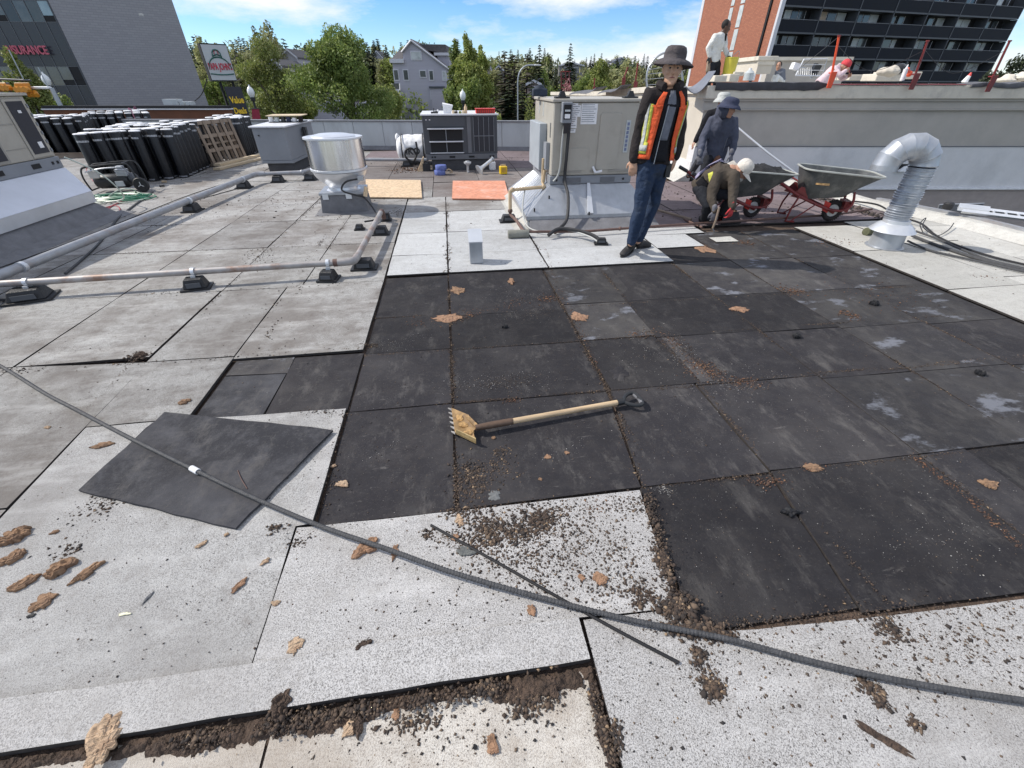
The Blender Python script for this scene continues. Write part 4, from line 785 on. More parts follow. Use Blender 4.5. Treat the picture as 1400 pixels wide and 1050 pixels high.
rolls(gd, 'black felt roll standing in the batch to the right of the leaning pallet', 'rolls right of the pallet')
# pallet under the rear batch, pallet on its end
def pallet_parts(t, w_, h_, m, dk=7, sl=3, th=.10):
    for k in range(dk):
        x = -w_/2+w_*k/(dk-1); MB().bx(x-.042, x+.042, -.012, 0, 0, h_).build('deck_slat', m, t, bevel=.003)
    for k in range(sl):
        z = .04+(h_-.08)*k/(sl-1); MB().bx(-w_/2-.04, w_/2+.04, .001, th-.03, z-.035, z+.035).build('stringer', m, t)
    for k in range(3):
        z = h_*k/2*.98+.02; MB().bx(-w_/2-.04, w_/2+.04, th-.028, th-.016, max(0, z-.04), z+.03).build('back_slat', m, t)
t = thing('pallet', 'grey wooden pallet standing on end against the large batch of rolls', 'pallet', (-5.12, 12.1, .002), R(72))
pp = []
for k in range(5):
    x = -.52+.26*k; MB().bx(x-.042, x+.042, -.02, -.002, 0, .90).build('slat', wood_g, t, bevel=.003)
for z in (.05, .32, .60, .86): MB().bx(-.57, .57, 0, .02, z-.035, z+.035).build('cross_board', wood_g, t)
for z in (.05, .45, .86): MB().bx(-.57, .57, .022, .09, z-.02, z+.02).build('stringer', wood_g, t)
for k in range(5):
    x = -.52+.26*k; MB().bx(x-.04, x+.04, .092, .108, 0, .90).build('back_slat', wood_g, t)
t.rotation_euler = (R(-9), 0, R(72))
t = thing('pallet', 'dark low pallet under the batch of rolls beside the left unit', 'pallet', (-10, 14.2, 0)); t.location = (-10.1, 13.75, .002)
MB().bx(-.9, .9, -.12, .0, .001, .10).build('edge_board', wood_g, t); MB().bx(-.9, .9, -.14, -.121, .10, .12).build('top_board', wood_g, t)
t = thing('lumber', 'upper of the two pale planks lying in front of the pallet', 'plank', (-4.9, 12.0, .05)); P = [(-5.20, 11.35), (-5.05, 11.33), (-4.62, 13.2), (-4.76, 13.2)]
WB().poly(P, .052, .095).build('board', wood_l, t)
t = thing('lumber', 'lower of the two pale planks lying in front of the pallet', 'plank', (-4.8, 12.0, .0)); P = [(-5.12, 11.08), (-4.96, 11.06), (-4.52, 12.9), (-4.66, 12.92)]
WB().poly(P, .006, .048).build('board', wood_l, t)
# compressor
t = thing('air_compressor', 'black tubular frame air compressor with one wheel in front of the roll batch', 'compressor', (-5.72, 8.95, 0), R(8))
MB(Matrix.Translation((-.10, 0, .17)) @ Matrix.Rotation(R(90), 4, 'Y')).lathe([(.02, -.26), (.09, -.25), (.115, -.20), (.115, .20), (.09, .25), (.02, .26)], 18).build('tank', plastic_k, t, True)
MB(Matrix.Translation((.12, .05, .20)) @ Matrix.Rotation(R(90), 4, 'Y')).lathe([(.03, -.16), (.08, -.15), (.085, .1), (.05, .14)], 14).build('motor', dkgrey2, t, True)
MB().box((.10, -.02, .30), (.14, .12, .12)).box((.10, -.02, .38), (.10, .1, .05)).build('pump_head', galv, t, bevel=.01)
b = MB()
for k in range(5): b.box((.10, -.02, .26+k*.022), (.16, .14, .006))
b.build('cooling_fins', galv_b, t)
for sy in (-.16, .16):
    MB().tube(curve([(-.40, sy, .05), (-.43, sy, .25), (-.38, sy, .40), (-.2, sy, .43), (.2, sy, .45), (.30, sy, .40), (.33, sy, .18), (.30, sy, .07)], 5), .014, 7).build('frame_tube', plastic_k, t, True)
for x, z in ((-.38, .40), (-.1, .44), (.2, .45), (-.40, .06), (.3, .08)): MB().tube([(x, -.16, z), (x, .16, z)], .012, 6).build('cross_tube', plastic_k, t, True)
MB().tube(curve([(-.36, -.17, .34), (-.1, -.2, .39), (.2, -.18, .40)], 6), .011, 6).build('chrome_rail', galv_b, t, True)
MB().bx(-.34, -.2, -.165, -.1, .24, .36).build('control_box', hub_m, t, bevel=.01); MB().bx(-.02, .1, -.15, -.12, .10, .18).build('foot_guard', galv_b, t)
wl = MB(Matrix.Translation((.36, -.17, .115)) @ Matrix.Rotation(R(90), 4, 'X')).lathe([(.06, -.03), (.105, -.03), (.115, -.015), (.115, .015), (.105, .03), (.06, .03)], 24).build('wheel', rubber, t, True)
MB(Matrix.Translation((.36, -.17, .115)) @ Matrix.Rotation(R(90), 4, 'X')).lathe([(.012, -.022), (.062, -.02), (.062, .02), (.012, .022)], 16).build('hub', plastic_k, wl, True)
for k in range(3):
    a = R(90+120*k); MB().tube([(.36, -.198, .115), (.36+.05*math.cos(a), -.198, .115+.05*math.sin(a))], .007, 5).build('spoke', galv_b, wl)
pts = []
for k in range(150):
    a = k*.42+rnd.random()*.3; r_ = .16+.10*rnd.random()+.08*math.sin(k*.13); pts.append((-5.42+1.75*r_*math.cos(a)+.1*math.sin(k*.05), 8.25+.8*r_*math.sin(a), .012+.0003*k+rnd.random()*.012))
o = WB().tube(pts, .010, 5).build('air_hose', green_h, None, True); centre(o); tag(o, 'tangled green air hose heaped in front of the compressor', 'hose')
hose('air_hose', 'pale hose arching from the compressor over the green coil', 'hose', [G(152, 277, .02), G(145, 273, .02), G(158, 262, .12), G(172, 258, .16), G(184, 260, .12), G(187, 264, .03), G(204, 268, .02), G(190, 274, .02), G(165, 277, .015), G(150, 272, .02), G(140, 278, .02), G(128, 276, .02)], .010, pale_h, k=6)
hose('cord', 'thin red cord wandering from the left edge to the green hose', 'cord', [G(0, 326, .012), G(50, 312, .012), G(100, 297, .01), G(140, 285, .01), G(158, 281, .01), G(164, 287, .01), G(155, 293, .01), G(147, 289, .01), G(152, 282, .01), G(170, 274, .01)], .007, red_h, 6)
hose('cord', 'thin red lead looping up on the left of the compressor', 'cord', [G(131, 252, .02), G(124, 243, .08), G(118, 231, .18), G(126, 230, .22), G(140, 240, .25)], .006, red_h, 5)
hose('hose', 'dark hose running from the compressor wheel under the grey pipe', 'hose', [G(209, 262, .012), G(195, 272, .012), G(165, 295, .012), G(150, 313, .012), G(135, 333, .012), G(112, 355, .012), G(89, 374, .012)], .012, cable_g, 6)
hose('cord', 'dark lead running off the left edge beside the pipe crossing', 'cord', [G(-30, 408, .01), G(10, 410, .01), G(30, 404, .02), G(45, 398, .05)], .012, cable_m, 6)
hose('cord', 'thin dark cord along the joint right of the grey pipe', 'cord', [G(258, 276, .006), G(310, 262, .006), G(330, 256, .006)], .006, cable_m, 5)
for px, py, lab in ((222, 250, 'small brass fitting dropped beside the compressor wheel'), (219, 256, 'small black plug dropped in front of the roll batch')):
    t = G(px, py, .003); MB(); o = MB().tube([(0, 0, .02), (.05, .01, .02)], [.02, .015], 7).box((.06, .01, .02), (.03, .03, .03)).build('hose_fitting', brass if 'brass' in lab else plastic_k, None, True); o.location = t; tag(o, lab, 'fitting')

# ------------------------------------------------------------ ripping shovel on the black boards
t = thing('roofing_shovel', 'roof ripping shovel with toothed blade, wooden shaft and black grip on the black boards', 'shovel', (.5, 1.84, 0))
h0 = G(655, 584, .030); h1 = G(846, 550, .022); 
dr = (h1-h0).normalized()
WB().tube([h0+dr*.06, h0.lerp(h1, .3), h0.lerp(h1, .7), h1], [.017, .0165, .016, .0165], 12).build('shaft', wood_h, t, True)
WB().tube([h0-dr*.02, h0+dr*.06, h0+dr*.19], [.016, .020, .0195], 12).build('socket', mat('socket_iron', (.13, .085, .06), .6, .5, .3, 14), t, True)
sd2 = V3((-dr.y, dr.x, 0)).normalized(); g1 = h1+dr*.015
WB().tube([h1-dr*.012, h1+dr*.035], [.020, .019], 10).build('grip_socket', plastic_k, t, True)
gp = [h1+dr*.03, h1+dr*.055+sd2*.035, h1+dr*.095+sd2*.056+V3((0, 0, .005)), h1+dr*.125+sd2*.05+V3((0, 0, .005)), h1+dr*.135+V3((0, 0, .005)), h1+dr*.125-sd2*.05, h1+dr*.095-sd2*.056, h1+dr*.055-sd2*.035, h1+dr*.03]
WB().tube(curve(gp, 5), .012, 8).build('handle_grip', plastic_k, t, True)
WB().tube([h1+dr*.126+sd2*.045, h1+dr*.136, h1+dr*.126-sd2*.045], .0135, 8).build('grip_bar', mat('grip_grey', (.16, .16, .17), .4), t, True)
A0 = G(615, 563, .012); A1 = G(623, 590, .008); B1 = G(650, 604, .022); B0 = G(645, 572, .03)
rust_y = mat('blade_rust', (.30, .19, .085), .6, .3, .35, 30, stain=(.12, .08, .06), stain_amt=.8, stain_scale=14)
A0 = G(617, 558, .006); A1 = G(622, 592, .004); B1 = G(651, 606, .008); B0 = G(641, 568, .022)
WB().hexa([A0, A1, B1, B0], [p+V3((0, 0, .004)) for p in (A0, A1, B1, B0)]).build('blade', rust_y, t)
for k in range(6):
    p = A0.lerp(A1, k/5*.94+.03); ou = (A0-B0).normalized()
    WB().hexa([p, p+(A1-A0)*.10, p+(A1-A0)*.07+ou*.03, p+(A1-A0)*.03+ou*.03], [q+V3((0, 0, .004)) for q in (p, p+(A1-A0)*.10, p+(A1-A0)*.07+ou*.03, p+(A1-A0)*.03+ou*.03)]).build('tooth', mat('tooth_steel', (.3, .28, .26), .5, .5, .3, 30), t)
WB().hexa([B1-V3((0, 0, .004)), A1-V3((0, 0, .004)), A1.lerp(B1, .1)+V3((0, 0, .03)), B1+V3((0, 0, .03))], [B1+sd2*.006, A1+sd2*.006, A1.lerp(B1, .1)+V3((0, 0, .03))+sd2*.006, B1+V3((0, 0, .034))+sd2*.006]).build('heel_plate', mat('blade_yellow', (.42, .31, .15), .55, .2, .3, 25), t)
WB().hexa([B0, A0.lerp(B0, .55), A1.lerp(B1, .55), B1.lerp(B0, .5)], [h0+V3((0, 0, .012)), h0-dr*.02+V3((0, 0, .006)), h0-dr*.02-V3((0, 0, .006)), h0-V3((0, 0, .006))]).build('brace', rust_y, t)
for q_, (px, py) in enumerate(((629, 572), (634, 582), (641, 592))):
    b_ = MB(); c_ = G(px, py, .012); n_ = 14; rg_ = []
    for s2, z2 in ((1, 0), (1.05, .006), (.8, .013), (.4, .015)): rg_.append([(s2*(.028+.012*mnoise.noise(V3((k*1.3, q_*3, 1))))*math.cos(2*math.pi*k/n_), s2*(.016+.010*mnoise.noise(V3((k*1.7, q_*5, 4))))*math.sin(2*math.pi*k/n_), z2) for k in range(n_)])
    o_ = b_.rings(rg_).build('torn_wood', mat('splinter', (.50, .30, .12), .8, var=.4, scale=40, bump=.6), None, True, angle=30); o_.parent = t; o_.location = c_-t.location; o_.rotation_euler = (.1, .2, -.9+q_*.5)
# ------------------------------------------------------------ rope across the foreground
rp = [(-60, 470), (0, 500), (60, 537), (100, 558), (180, 600), (267, 643), (350, 682), (440, 720), (530, 751), (620, 783), (735, 816), (850, 845), (925, 860), (1000, 875), (1100, 902), (1200, 925), (1300, 943), (1400, 958), (1470, 966)]
zz = [.02, .02, .02, .02, .022, .030, .030, .025, .035, .03, .018, .016, .016, .016, .016, .018, .018, .018, .018]
cp = curve([G(x, y, z) for (x, y), z in zip(rp, zz)], 40)
rope = MB(); rope.local = False
# resample evenly; ribbed surface
ds = [0.0]
for a, c in zip(cp, cp[1:]): ds.append(ds[-1]+(c-a).length)
tot = ds[-1]; stp = .0042; pts = []; rad = []; j = 0
for k in range(int(tot/stp)):
    s_ = k*stp
    while ds[j+1] < s_: j += 1
    f_ = (s_-ds[j])/(ds[j+1]-ds[j]+1e-9); pts.append(cp[j].lerp(cp[j+1], f_)); rad.append(.0108 if k % 3 else .0086)
rope.tube(pts, rad, 8)
ro = rope.build('rope', cable_g, None, True, angle=80); centre(ro); tag(ro, 'thick dark ribbed cable lying diagonally across the whole foreground', 'cable'); ro.name = 'ribbed_cable'
tp = WB().tube([G(262, 640, .030), G(271, 645, .030)], .0145, 10).build('tape_band', white_p, None, True); tp.parent = ro; tp.matrix_parent_inverse = Matrix.Translation(-ro.location)
hose('dark_strip', 'thin straight black strip crossing under the ribbed cable below the centre', 'cable', [G(589, 718, .005), G(680, 769, .006), G(771, 821, .006), G(850, 865, .006), G(928, 906, .005)], .0058, black_m, 6, k=4)  # black tube laid on the sheets, standing in for a dark joint-like cut
# thin kinked wire on the loose board
hose('steel_wire', 'thin bent wire lying on the loose square board', 'wire', [G(325, 643, .018), G(330, 655, .022), G(338, 668, .018)], .002, rusty, 4)
# ------------------------------------------------------------ cables and ladder at the right edge
for i, (dx, dz, r_, lab) in enumerate(((0, 0, .016, 'thickest of the dark cables running right from the gooseneck duct'), (5, .01, .012, 'dark cable resting against the upper side of the thick one right of the duct'), (-6, .0, .011, 'lowest of the dark cables right of the gooseneck duct'))):
    hose('cable', lab, 'cable', [G(1247+dx, 322-dx*1.2, .03+dz), G(1275+dx, 333-dx*1.4, .02+dz), G(1310+dx, 345-dx*.8, .02+dz), G(1350, 357-dx*.5, .02+dz), G(1400, 369-dx*.4, .02+dz), G(1440, 378, .02)], r_, cable_g, 7)
hose('cable', 'dark cable coming down the kerb behind the gooseneck duct', 'cable', [G(1165, 275, .04), G(1200, 280, .09), G(1226, 295, .06), G(1258, 305, .05), G(1280, 322, .03), G(1310, 336, .02), G(1360, 352, .02), G(1420, 366, .02)], .012, cable_m, 6)
hose('cable', 'thin cable looping over the roof edge right of the duct', 'cable', [G(1262, 318, .03), G(1258, 306, .1), G(1266, 298, .14), G(1262, 310, .08), G(1280, 322, .03), G(1296, 315, .03), G(1304, 305, .06)], .006, cable_m, 5)
t = thing('ladder', 'bright aluminium ladder head lying over the right roof edge', 'ladder', (7.2, 5.0, 0))
P0 = V3((6.86, 5.12, .15)); P1 = V3((7.9, 3.9, .15)); dL = (P1-P0).normalized(); nL = V3((-dL.y, dL.x, 0))
for s_ in (0, .30): WB().tube([P0+nL*s_, P1+nL*s_], (.028, .014), 4).build('rail', galv_b, t)
for k in range(12): p = P0+dL*(.08+k*.12); WB().tube([p, p+nL*.30], .013, 6).build('rung', galv_b, t, True)
WB().hexa([P0-dL*.05, P0+dL*.26, P0+dL*.26+nL*.2, P0-dL*.05+nL*.2], [p+V3((0, 0, .012)) for p in (P0-dL*.05+V3((0, 0, .03)), P0+dL*.26+V3((0, 0, .03)), P0+dL*.26+nL*.2+V3((0, 0, .05)), P0-dL*.05+nL*.2+V3((0, 0, .05)))]).build('head_plate', galv_b, t)
WB().lathe([(.05, 0), (.06, .02), (.06, .07), (.04, .09)], 10, tuple(P0-dL*.16)).build('foot_pad', rubber, t, True)
t = thing('wire_guard', 'thin metal mesh guard standing at the right roof edge', 'guard', (6.95, 5.5, 0))
a = W(1276, 303, 6.45); c = W(1284, 280, 6.45); d = W(1345, 278, 6.45); e = W(1318, 309, 6.45)
WB().hexa([a, e, e+HV*.01, a+HV*.01], [c, d, d+HV*.01, c+HV*.01]).build('mesh_panel', mat('mesh_grey', (.2, .2, .21), .5, .2, .2, 40), t)
WB().tube([a, c, d, e], .012, 5).build('frame', galv, t)
# small mossy end pipe by the duct
t = thing('end_block', 'small mossy stub of pipe lying left of the gooseneck duct', 'pipe', tuple(G(1190, 316, .04)), R(15)); MB(Matrix.Rotation(R(90), 4, 'Y')).lathe([(.04, -.09), (.05, -.08), (.05, .08), (.035, .09)], 12).build('stub', mat('moss', (.10, .105, .06), .9, var=.4, scale=20), t, True)
MB(Matrix.Translation((.1, .0, 0)) @ Matrix.Rotation(R(90), 4, 'Y')).lathe([(.045, -.012), (.05, 0), (.045, .012)], 12).build('collar', white_p, t, True); t.name = 'pipe_stub'

# ------------------------------------------------------------ crumbs, soil and torn pieces
nr = np.random.default_rng(5)
OCT = np.array([(1,0,0),(-1,0,0),(0,1,0),(0,-1,0),(0,0,1),(0,0,-1)], float); OF = np.array([(0,2,4),(2,1,4),(1,3,4),(3,0,4),(2,0,5),(1,2,5),(3,1,5),(0,3,5)])
def crumbs(name, P, S, m, lab, cat='debris', flat=.6):
    """irregular lumps at P (n,3) of radius S (n)"""
    P = np.asarray(P, float); S = np.asarray(S, float); n = len(P)
    v = OCT[None]*(1+nr.uniform(-.38, .38, (n, 6, 1)))+nr.uniform(-.22, .22, (n, 6, 3))
    st = nr.uniform(.65, 1.5, (n, 1, 3)); st[..., 2] *= flat; v = v*st
    a = nr.uniform(0, 6.283, n); ca, sa = np.cos(a)[:, None], np.sin(a)[:, None]
    x = v[..., 0]*ca-v[..., 1]*sa; y = v[..., 0]*sa+v[..., 1]*ca; v = np.stack([x, y, v[..., 2]], -1)*S[:, None, None]
    v += P[:, None, :]; v[..., 2] += (S*flat*.45)[:, None]
    f = (OF[None]+(np.arange(n)*6)[:, None, None]).reshape(-1, 3)
    me = bpy.data.meshes.new(name); me.vertices.add(n*6); me.vertices.foreach_set('co', v.ravel()); me.loops.add(len(f)*3); me.loops.foreach_set('vertex_index', f.ravel().astype(np.int32))
    me.polygons.add(len(f)); me.polygons.foreach_set('loop_start', np.arange(0, len(f)*3, 3, dtype=np.int32)); me.update(calc_edges=True); me.materials.append(m)
    o = bpy.data.objects.new(name, me); col.objects.link(o); o['kind'] = 'stuff'; tag(o, lab, cat); return o
def black_z(x, y):
    if -.69 < x < .90 and 1.235 < y < 4.15 or .9 <= x < 2.32 and .6 < y < 4.15 or 2.32 <= x < 4.48 and .53 < y < 5.2 or 4.48 <= x < 6.1 and .46 < y < 1.2 or -1.56 < x < -.7 and 2.05 < y < 2.7: return BL
    if -1.9 < x < .345 and y < .55: return -.026
    return 0.0
def clus(px, py, rx, ry, n, s0, s1, rot=0.0, z=None):
    c = G(px, py); g = nr.normal(0, .5, (n, 2)); x = g[:, 0]*rx; y = g[:, 1]*ry; ca, sa = math.cos(rot), math.sin(rot)
    X = c.x+x*ca-y*sa; Y = c.y+x*sa+y*ca; S = s0+(s1-s0)*nr.random(n)**3
    Z = np.array([black_z(a, b) for a, b in zip(X, Y)]) if z is None else np.full(n, z); return np.stack([X, Y, Z], 1), S
def line(pts, n, wd, s0, s1, world=False, clump=0.0, z=None):
    p = np.array([(q[0], q[1]) if world else tuple(G(*q))[:2] for q in pts]); seg = np.linalg.norm(np.diff(p, axis=0), axis=1); cum = np.r_[0, np.cumsum(seg)]
    if clump:
        ctr = nr.random(max(3, int(cum[-1]/clump)))*cum[-1]; s = ctr[nr.integers(0, len(ctr), n)]+nr.normal(0, clump*.35, n); s = np.clip(s, 0, cum[-1]*.999)
    else: s = nr.random(n)*cum[-1]*.999
    i = np.searchsorted(cum, s, 'right')-1; f = ((s-cum[i])/seg[i])[:, None]; q = p[i]*(1-f)+p[i+1]*f+nr.normal(0, wd, (n, 2)); S = s0+(s1-s0)*nr.random(n)**3
    Z = np.array([black_z(a, b) for a, b in q]) if z is None else np.full(n, z); return np.c_[q, Z], S
def cat_(l): return np.concatenate([a for a, b in l]), np.concatenate([b for a, b in l])
B = []
# soil in the joints of the black zone
for x in (-.08, .885, 1.49, 2.31, 2.98, 3.72):
    y1 = 4.15 if x < 2.4 else 5.2
    B.append(line([(x, .62 if x > 1 else 1.25), (x, y1)], int(900*(y1-.9)/3), .009, .0015, .006, True, .3))
for y, x0, x1 in ((1.25, .8, 4.8), (2.025, -.68, 4.5), (2.66, -.68, 4.5), (3.25, -.68, 4.5), (2.03, -.68, .9), (2.0, .9, 4.5)): B.append(line([(x0, y), (x1, y)], int(260*(x1-x0)), .007, .0012, .0048, True, .3))
B.append(line([(-.075, 1.25), (-.078, 4.2)], 700, .010, .002, .006, True, .1)); B.append(line([(.80, 1.25), (.89, 2.0), (.90, 4.2)], 900, .014, .002, .007, True, .12))
B.append(line([(-.08, 4.2), (-.05, 7.5)], 420, .02, .003, .010, True, .25)); B.append(line([(.95, 4.2), (.96, 5.2)], 90, .015, .003, .009, True, .12))
# big crumbly trail down the middle of the photo
B.append(line([(628, 700), (645, 650), (690, 610), (640, 690)], 520, .022, .002, .007, clump=.1))
B += [clus(650, 655, .10, .16, 420, .002, .008), clus(690, 640, .10, .10, 220, .002, .007), clus(640, 700, .12, .05, 300, .002, .009)]
B += [clus(720, 715, .20, .12, 900, .0018, .007), clus(690, 760, .18, .10, 500, .0018, .006), clus(740, 710, .07, .05, 300, .003, .011), clus(780, 700, .16, .10, 350, .002, .006), clus(860, 690, .12, .07, 300, .002, .006),
      clus(840, 760, .24, .18, 500, .0015, .006), clus(620, 735, .12, .05, 200, .002, .007), clus(585, 730, .03, .02, 60, .003, .009), clus(700, 720, .25, .16, 900, .001, .004), clus(745, 770, .22, .14, 600, .0015, .006), clus(800, 740, .20, .12, 500, .0015, .006), clus(665, 720, .08, .06, 350, .003, .009), clus(850, 800, .16, .10, 300, .0015, .006)]
B += [line([(885, 675), (905, 760), (925, 830)], 600, .014, .002, .009), clus(905, 765, .03, .06, 300, .003, .010), clus(925, 830, .07, .04, 500, .003, .012), clus(950, 860, .10, .025, 600, .003, .012, -.15), clus(985, 870, .05, .02, 200, .003, .010), clus(880, 815, .06, .05, 180, .003, .009)]
B += [line([(590, 440), (680, 418), (760, 405)], 600, .06, .0015, .006, clump=.2), clus(735, 425, .25, .12, 350, .0015, .005), line([(860, 455), (905, 450), (940, 485), (1000, 520), (1060, 522)], 900, .05, .0015, .007, clump=.12), clus(690, 520, .22, .10, 400, .0012, .004), clus(640, 660, .05, .14, 400, .002, .009), clus(700, 730, .14, .05, 400, .003, .011), clus(655, 745, .10, .04, 250, .002, .009)]
B += [clus(955, 895, .03, .03, 120, .003, .009), clus(975, 940, .035, .03, 260, .003, .009), clus(965, 925, .05, .05, 140, .002, .006), clus(1215, 860, .05, .05, 220, .003, .009), clus(1190, 940, .03, .035, 200, .003, .009, .5), clus(1205, 960, .02, .02, 100, .003, .008), clus(1250, 990, .02, .02, 60, .003, .008),
      clus(1140, 870, .5, .12, 500, .0015, .006), clus(1300, 900, .6, .16, 420, .0015, .006), clus(1100, 950, .6, .15, 420, .001, .0045), clus(1330, 870, .3, .08, 200, .002, .007)]
B += [line([(1180, 838), (1290, 832), (1400, 824)], 260, .015, .0015, .005), line([(980, 850), (1180, 838)], 300, .012, .0015, .005)]
# joints and smears on the left
B += [line([(180, 640), (140, 700), (70, 780)], 350, .025, .002, .008, clump=.06), clus(190, 487, .06, .05, 260, .003, .012), line([(240, 455), (175, 500), (90, 590), (30, 660)], 260, .014, .0015, .005, clump=.2), line([(0, 500), (180, 497), (325, 487)], 120, .012, .0015, .005, clump=.3)]
B += [clus(375, 722, .04, .02, 90, .002, .008), clus(410, 740, .06, .04, 100, .002, .006), clus(495, 883, .020, .012, 130, .002, .006, .6), clus(130, 690, .10, .10, 120, .002, .007)]
B += [line([(440, 720), (560, 707), (630, 697)], 160, .012, .001, .004), line([(400, 560), (470, 565)], 150, .02, .0015, .005), line([(470, 570), (440, 700)], 260, .014, .0012, .004)]
for x in (-2.13, -1.58, -1.45): B.append(line([(x, 2.8), (x, 8)], 420, .018, .002, .008, True, .25))
for y in (2.75, 3.99, 5.25, 6.45, 7.5): B.append(line([(-4.5, y), (-.7, y)], 300, .02, .002, .007, True, .3))
B += [clus(360, 345, .25, .5, 200, .003, .009), clus(505, 470, .06, .03, 160, .002, .007), clus(545, 290, .10, .25, 160, .004, .012)]
# general litter
B += [clus(700, 560, 3.0, 1.6, 900, .001, .004), clus(250, 480, 3.0, 1.6, 600, .001, .0045), clus(1100, 520, 3.0, 1.6, 700, .0012, .005), clus(450, 800, 1.2, .6, 350, .001, .004), clus(150, 850, 1.2, .6, 260, .001, .0035), clus(1150, 980, 1.5, .5, 420, .001, .004)]
P, S = cat_(B); crumbs('soil_crumbs', P, S, crumb_brown, 'brown crumbs and soil scattered along the joints of the stripped roof', 'debris')
B = []
for x in (-.08, .885, 1.49, 2.31, 2.98, 3.72): B.append(line([(x, .62 if x > 1 else 1.25), (x, 4.15 if x < 2.4 else 5.2)], 1100, .03, .0008, .0022, True, .2))
for y, x0, x1 in ((1.25, .8, 4.8), (2.025, -.68, 4.5), (2.66, -.68, 4.5), (3.25, -.68, 4.5)): B.append(line([(x0, y), (x1, y)], 1100, .022, .0008, .002, True, .2))
B += [clus(720, 715, .30, .18, 2600, .0006, .0016), clus(780, 770, .3, .2, 1500, .0006, .0016), clus(930, 850, .2, .1, 1200, .0006, .0018), clus(970, 920, .12, .1, 600, .0006, .0018), clus(1200, 900, .5, .2, 1500, .0006, .0018), line([(885, 675), (905, 760), (925, 830)], 1200, .03, .0007, .002), clus(660, 650, .16, .2, 900, .0007, .0018), line([(905, 440), (940, 490), (1000, 520)], 900, .07, .001, .0025), clus(160, 690, .2, .25, 900, .0006, .0018), clus(650, 600, 1.6, .8, 1500, .0006, .0018)]
P, S = cat_(B); crumbs('soil_dust', P, S, crumb_brown, 'fine brown dust and grit ground in around the joints and spills')
# darker damp flecks
B = [clus(300, 850, 1.3, .5, 160, .001, .004), clus(700, 900, 1.0, .5, 260, .001, .0045), clus(1150, 930, 1.6, .6, 420, .001, .005), clus(800, 800, .6, .35, 420, .001, .005), clus(650, 800, .5, .3, 220, .0012, .0045), clus(1000, 420, 3, 2.0, 260, .002, .006), clus(650, 470, 2, 1.4, 200, .0015, .005),
     clus(200, 450, 3, 2, 400, .0015, .006), clus(700, 330, 2.4, 1.4, 220, .002, .007), clus(1300, 350, 2, 1.4, 120, .003, .008), clus(420, 430, 1.2, .9, 160, .002, .006), clus(1290, 900, 1.2, .4, 200, .0015, .006), clus(450, 640, .25, .5, 120, .001, .004)]
P, S = cat_(B); crumbs('dark_flecks', P, S, crumb_dark, 'small dark flecks of felt and soil littering the whole roof')
B = [clus(680, 520, .4, .10, 500, .0009, .0028), clus(735, 428, .3, .14, 200, .0012, .003), clus(545, 470, .3, .15, 130, .0009, .0024), clus(1000, 520, .5, .25, 380, .001, .003), clus(900, 480, .4, .4, 420, .001, .003), clus(750, 560, 2.0, .9, 600, .0008, .0022), clus(1150, 600, 2, 1.0, 700, .0008, .0024),
     line([(505, 470), (610, 452)], 160, .03, .0008, .0022), line([(500, 625), (545, 600)], 80, .012, .0008, .002), clus(910, 668, .05, .03, 140, .001, .0025), clus(1300, 740, .35, .12, 150, .001, .0028), line([(740, 630), (800, 600)], 60, .03, .0009, .0025), clus(1050, 700, 1.0, .4, 260, .0008, .0022),
     line([(905, 440), (940, 490), (985, 520), (1030, 525)], 500, .05, .0012, .003), clus(700, 400, .5, .2, 250, .001, .003), clus(760, 660, .4, .1, 120, .0008, .002)]
P, S = cat_(B); crumbs('mineral_grit', P, S, crumb_grit, 'pale mineral grit sprinkled over the black boards')
B = [line([(560, 440), (620, 432), (700, 412), (760, 405)], 420, .05, .003, .009, clump=.15), clus(620, 395, .07, .07, 120, .003, .009), clus(790, 432, .05, .05, 140, .003, .010), line([(860, 455), (905, 450), (940, 485), (1000, 520), (1040, 520)], 700, .03, .002, .007, clump=.1), clus(960, 505, .12, .10, 260, .002, .007),
     clus(1110, 635, .05, .03, 90, .002, .007), clus(1050, 655, .09, .03, 120, .002, .007), line([(1250, 620), (1330, 680), (1400, 745)], 300, .012, .002, .006), clus(1010, 420, .06, .05, 130, .003, .010), clus(1085, 395, .12, .12, 200, .003, .009, -.5), clus(1165, 428, .08, .1, 130, .003, .009), clus(960, 335, .07, .08, 130, .004, .010),
     clus(560, 232, .4, .4, 160, .01, .025), clus(1020, 330, .12, .12, 120, .004, .011), clus(700, 545, .07, .03, 70, .002, .006), clus(1200, 400, .4, .4, 160, .003, .008), clus(1350, 380, .1, .1, 60, .003, .009), line([(745, 340), (760, 380), (790, 440), (820, 510)], 300, .015, .002, .007), clus(1140, 330, .3, .2, 160, .003, .009), clus(820, 690, .1, .06, 60, .002, .006)]
P, S = cat_(B); crumbs('rusty_crumbs', P, S, crumb_rust, 'reddish brown foam crumbs clustered on the black boards')
# dirt on the mauve and far sheets, along the kerb
B = [clus(900, 260, 2.5, 1.6, 300, .006, .018), clus(1000, 290, 1.5, .8, 260, .004, .014), line([(1087, 260), (1150, 280), (1215, 300)], 900, .07, .006, .028), line([(1050, 248), (1100, 262)], 300, .06, .006, .022), clus(600, 220, 3, .8, 260, .008, .02), clus(400, 270, 2, 1.2, 260, .005, .014), clus(250, 290, 2.2, 1.2, 260, .004, .012), clus(240, 235, 1.5, 1.2, 160, .006, .015)]
P, S = cat_(B); crumbs('dirt', P, S, crumb_dark, 'dark dirt gathered on the far sheets and along the kerb below the stucco wall')
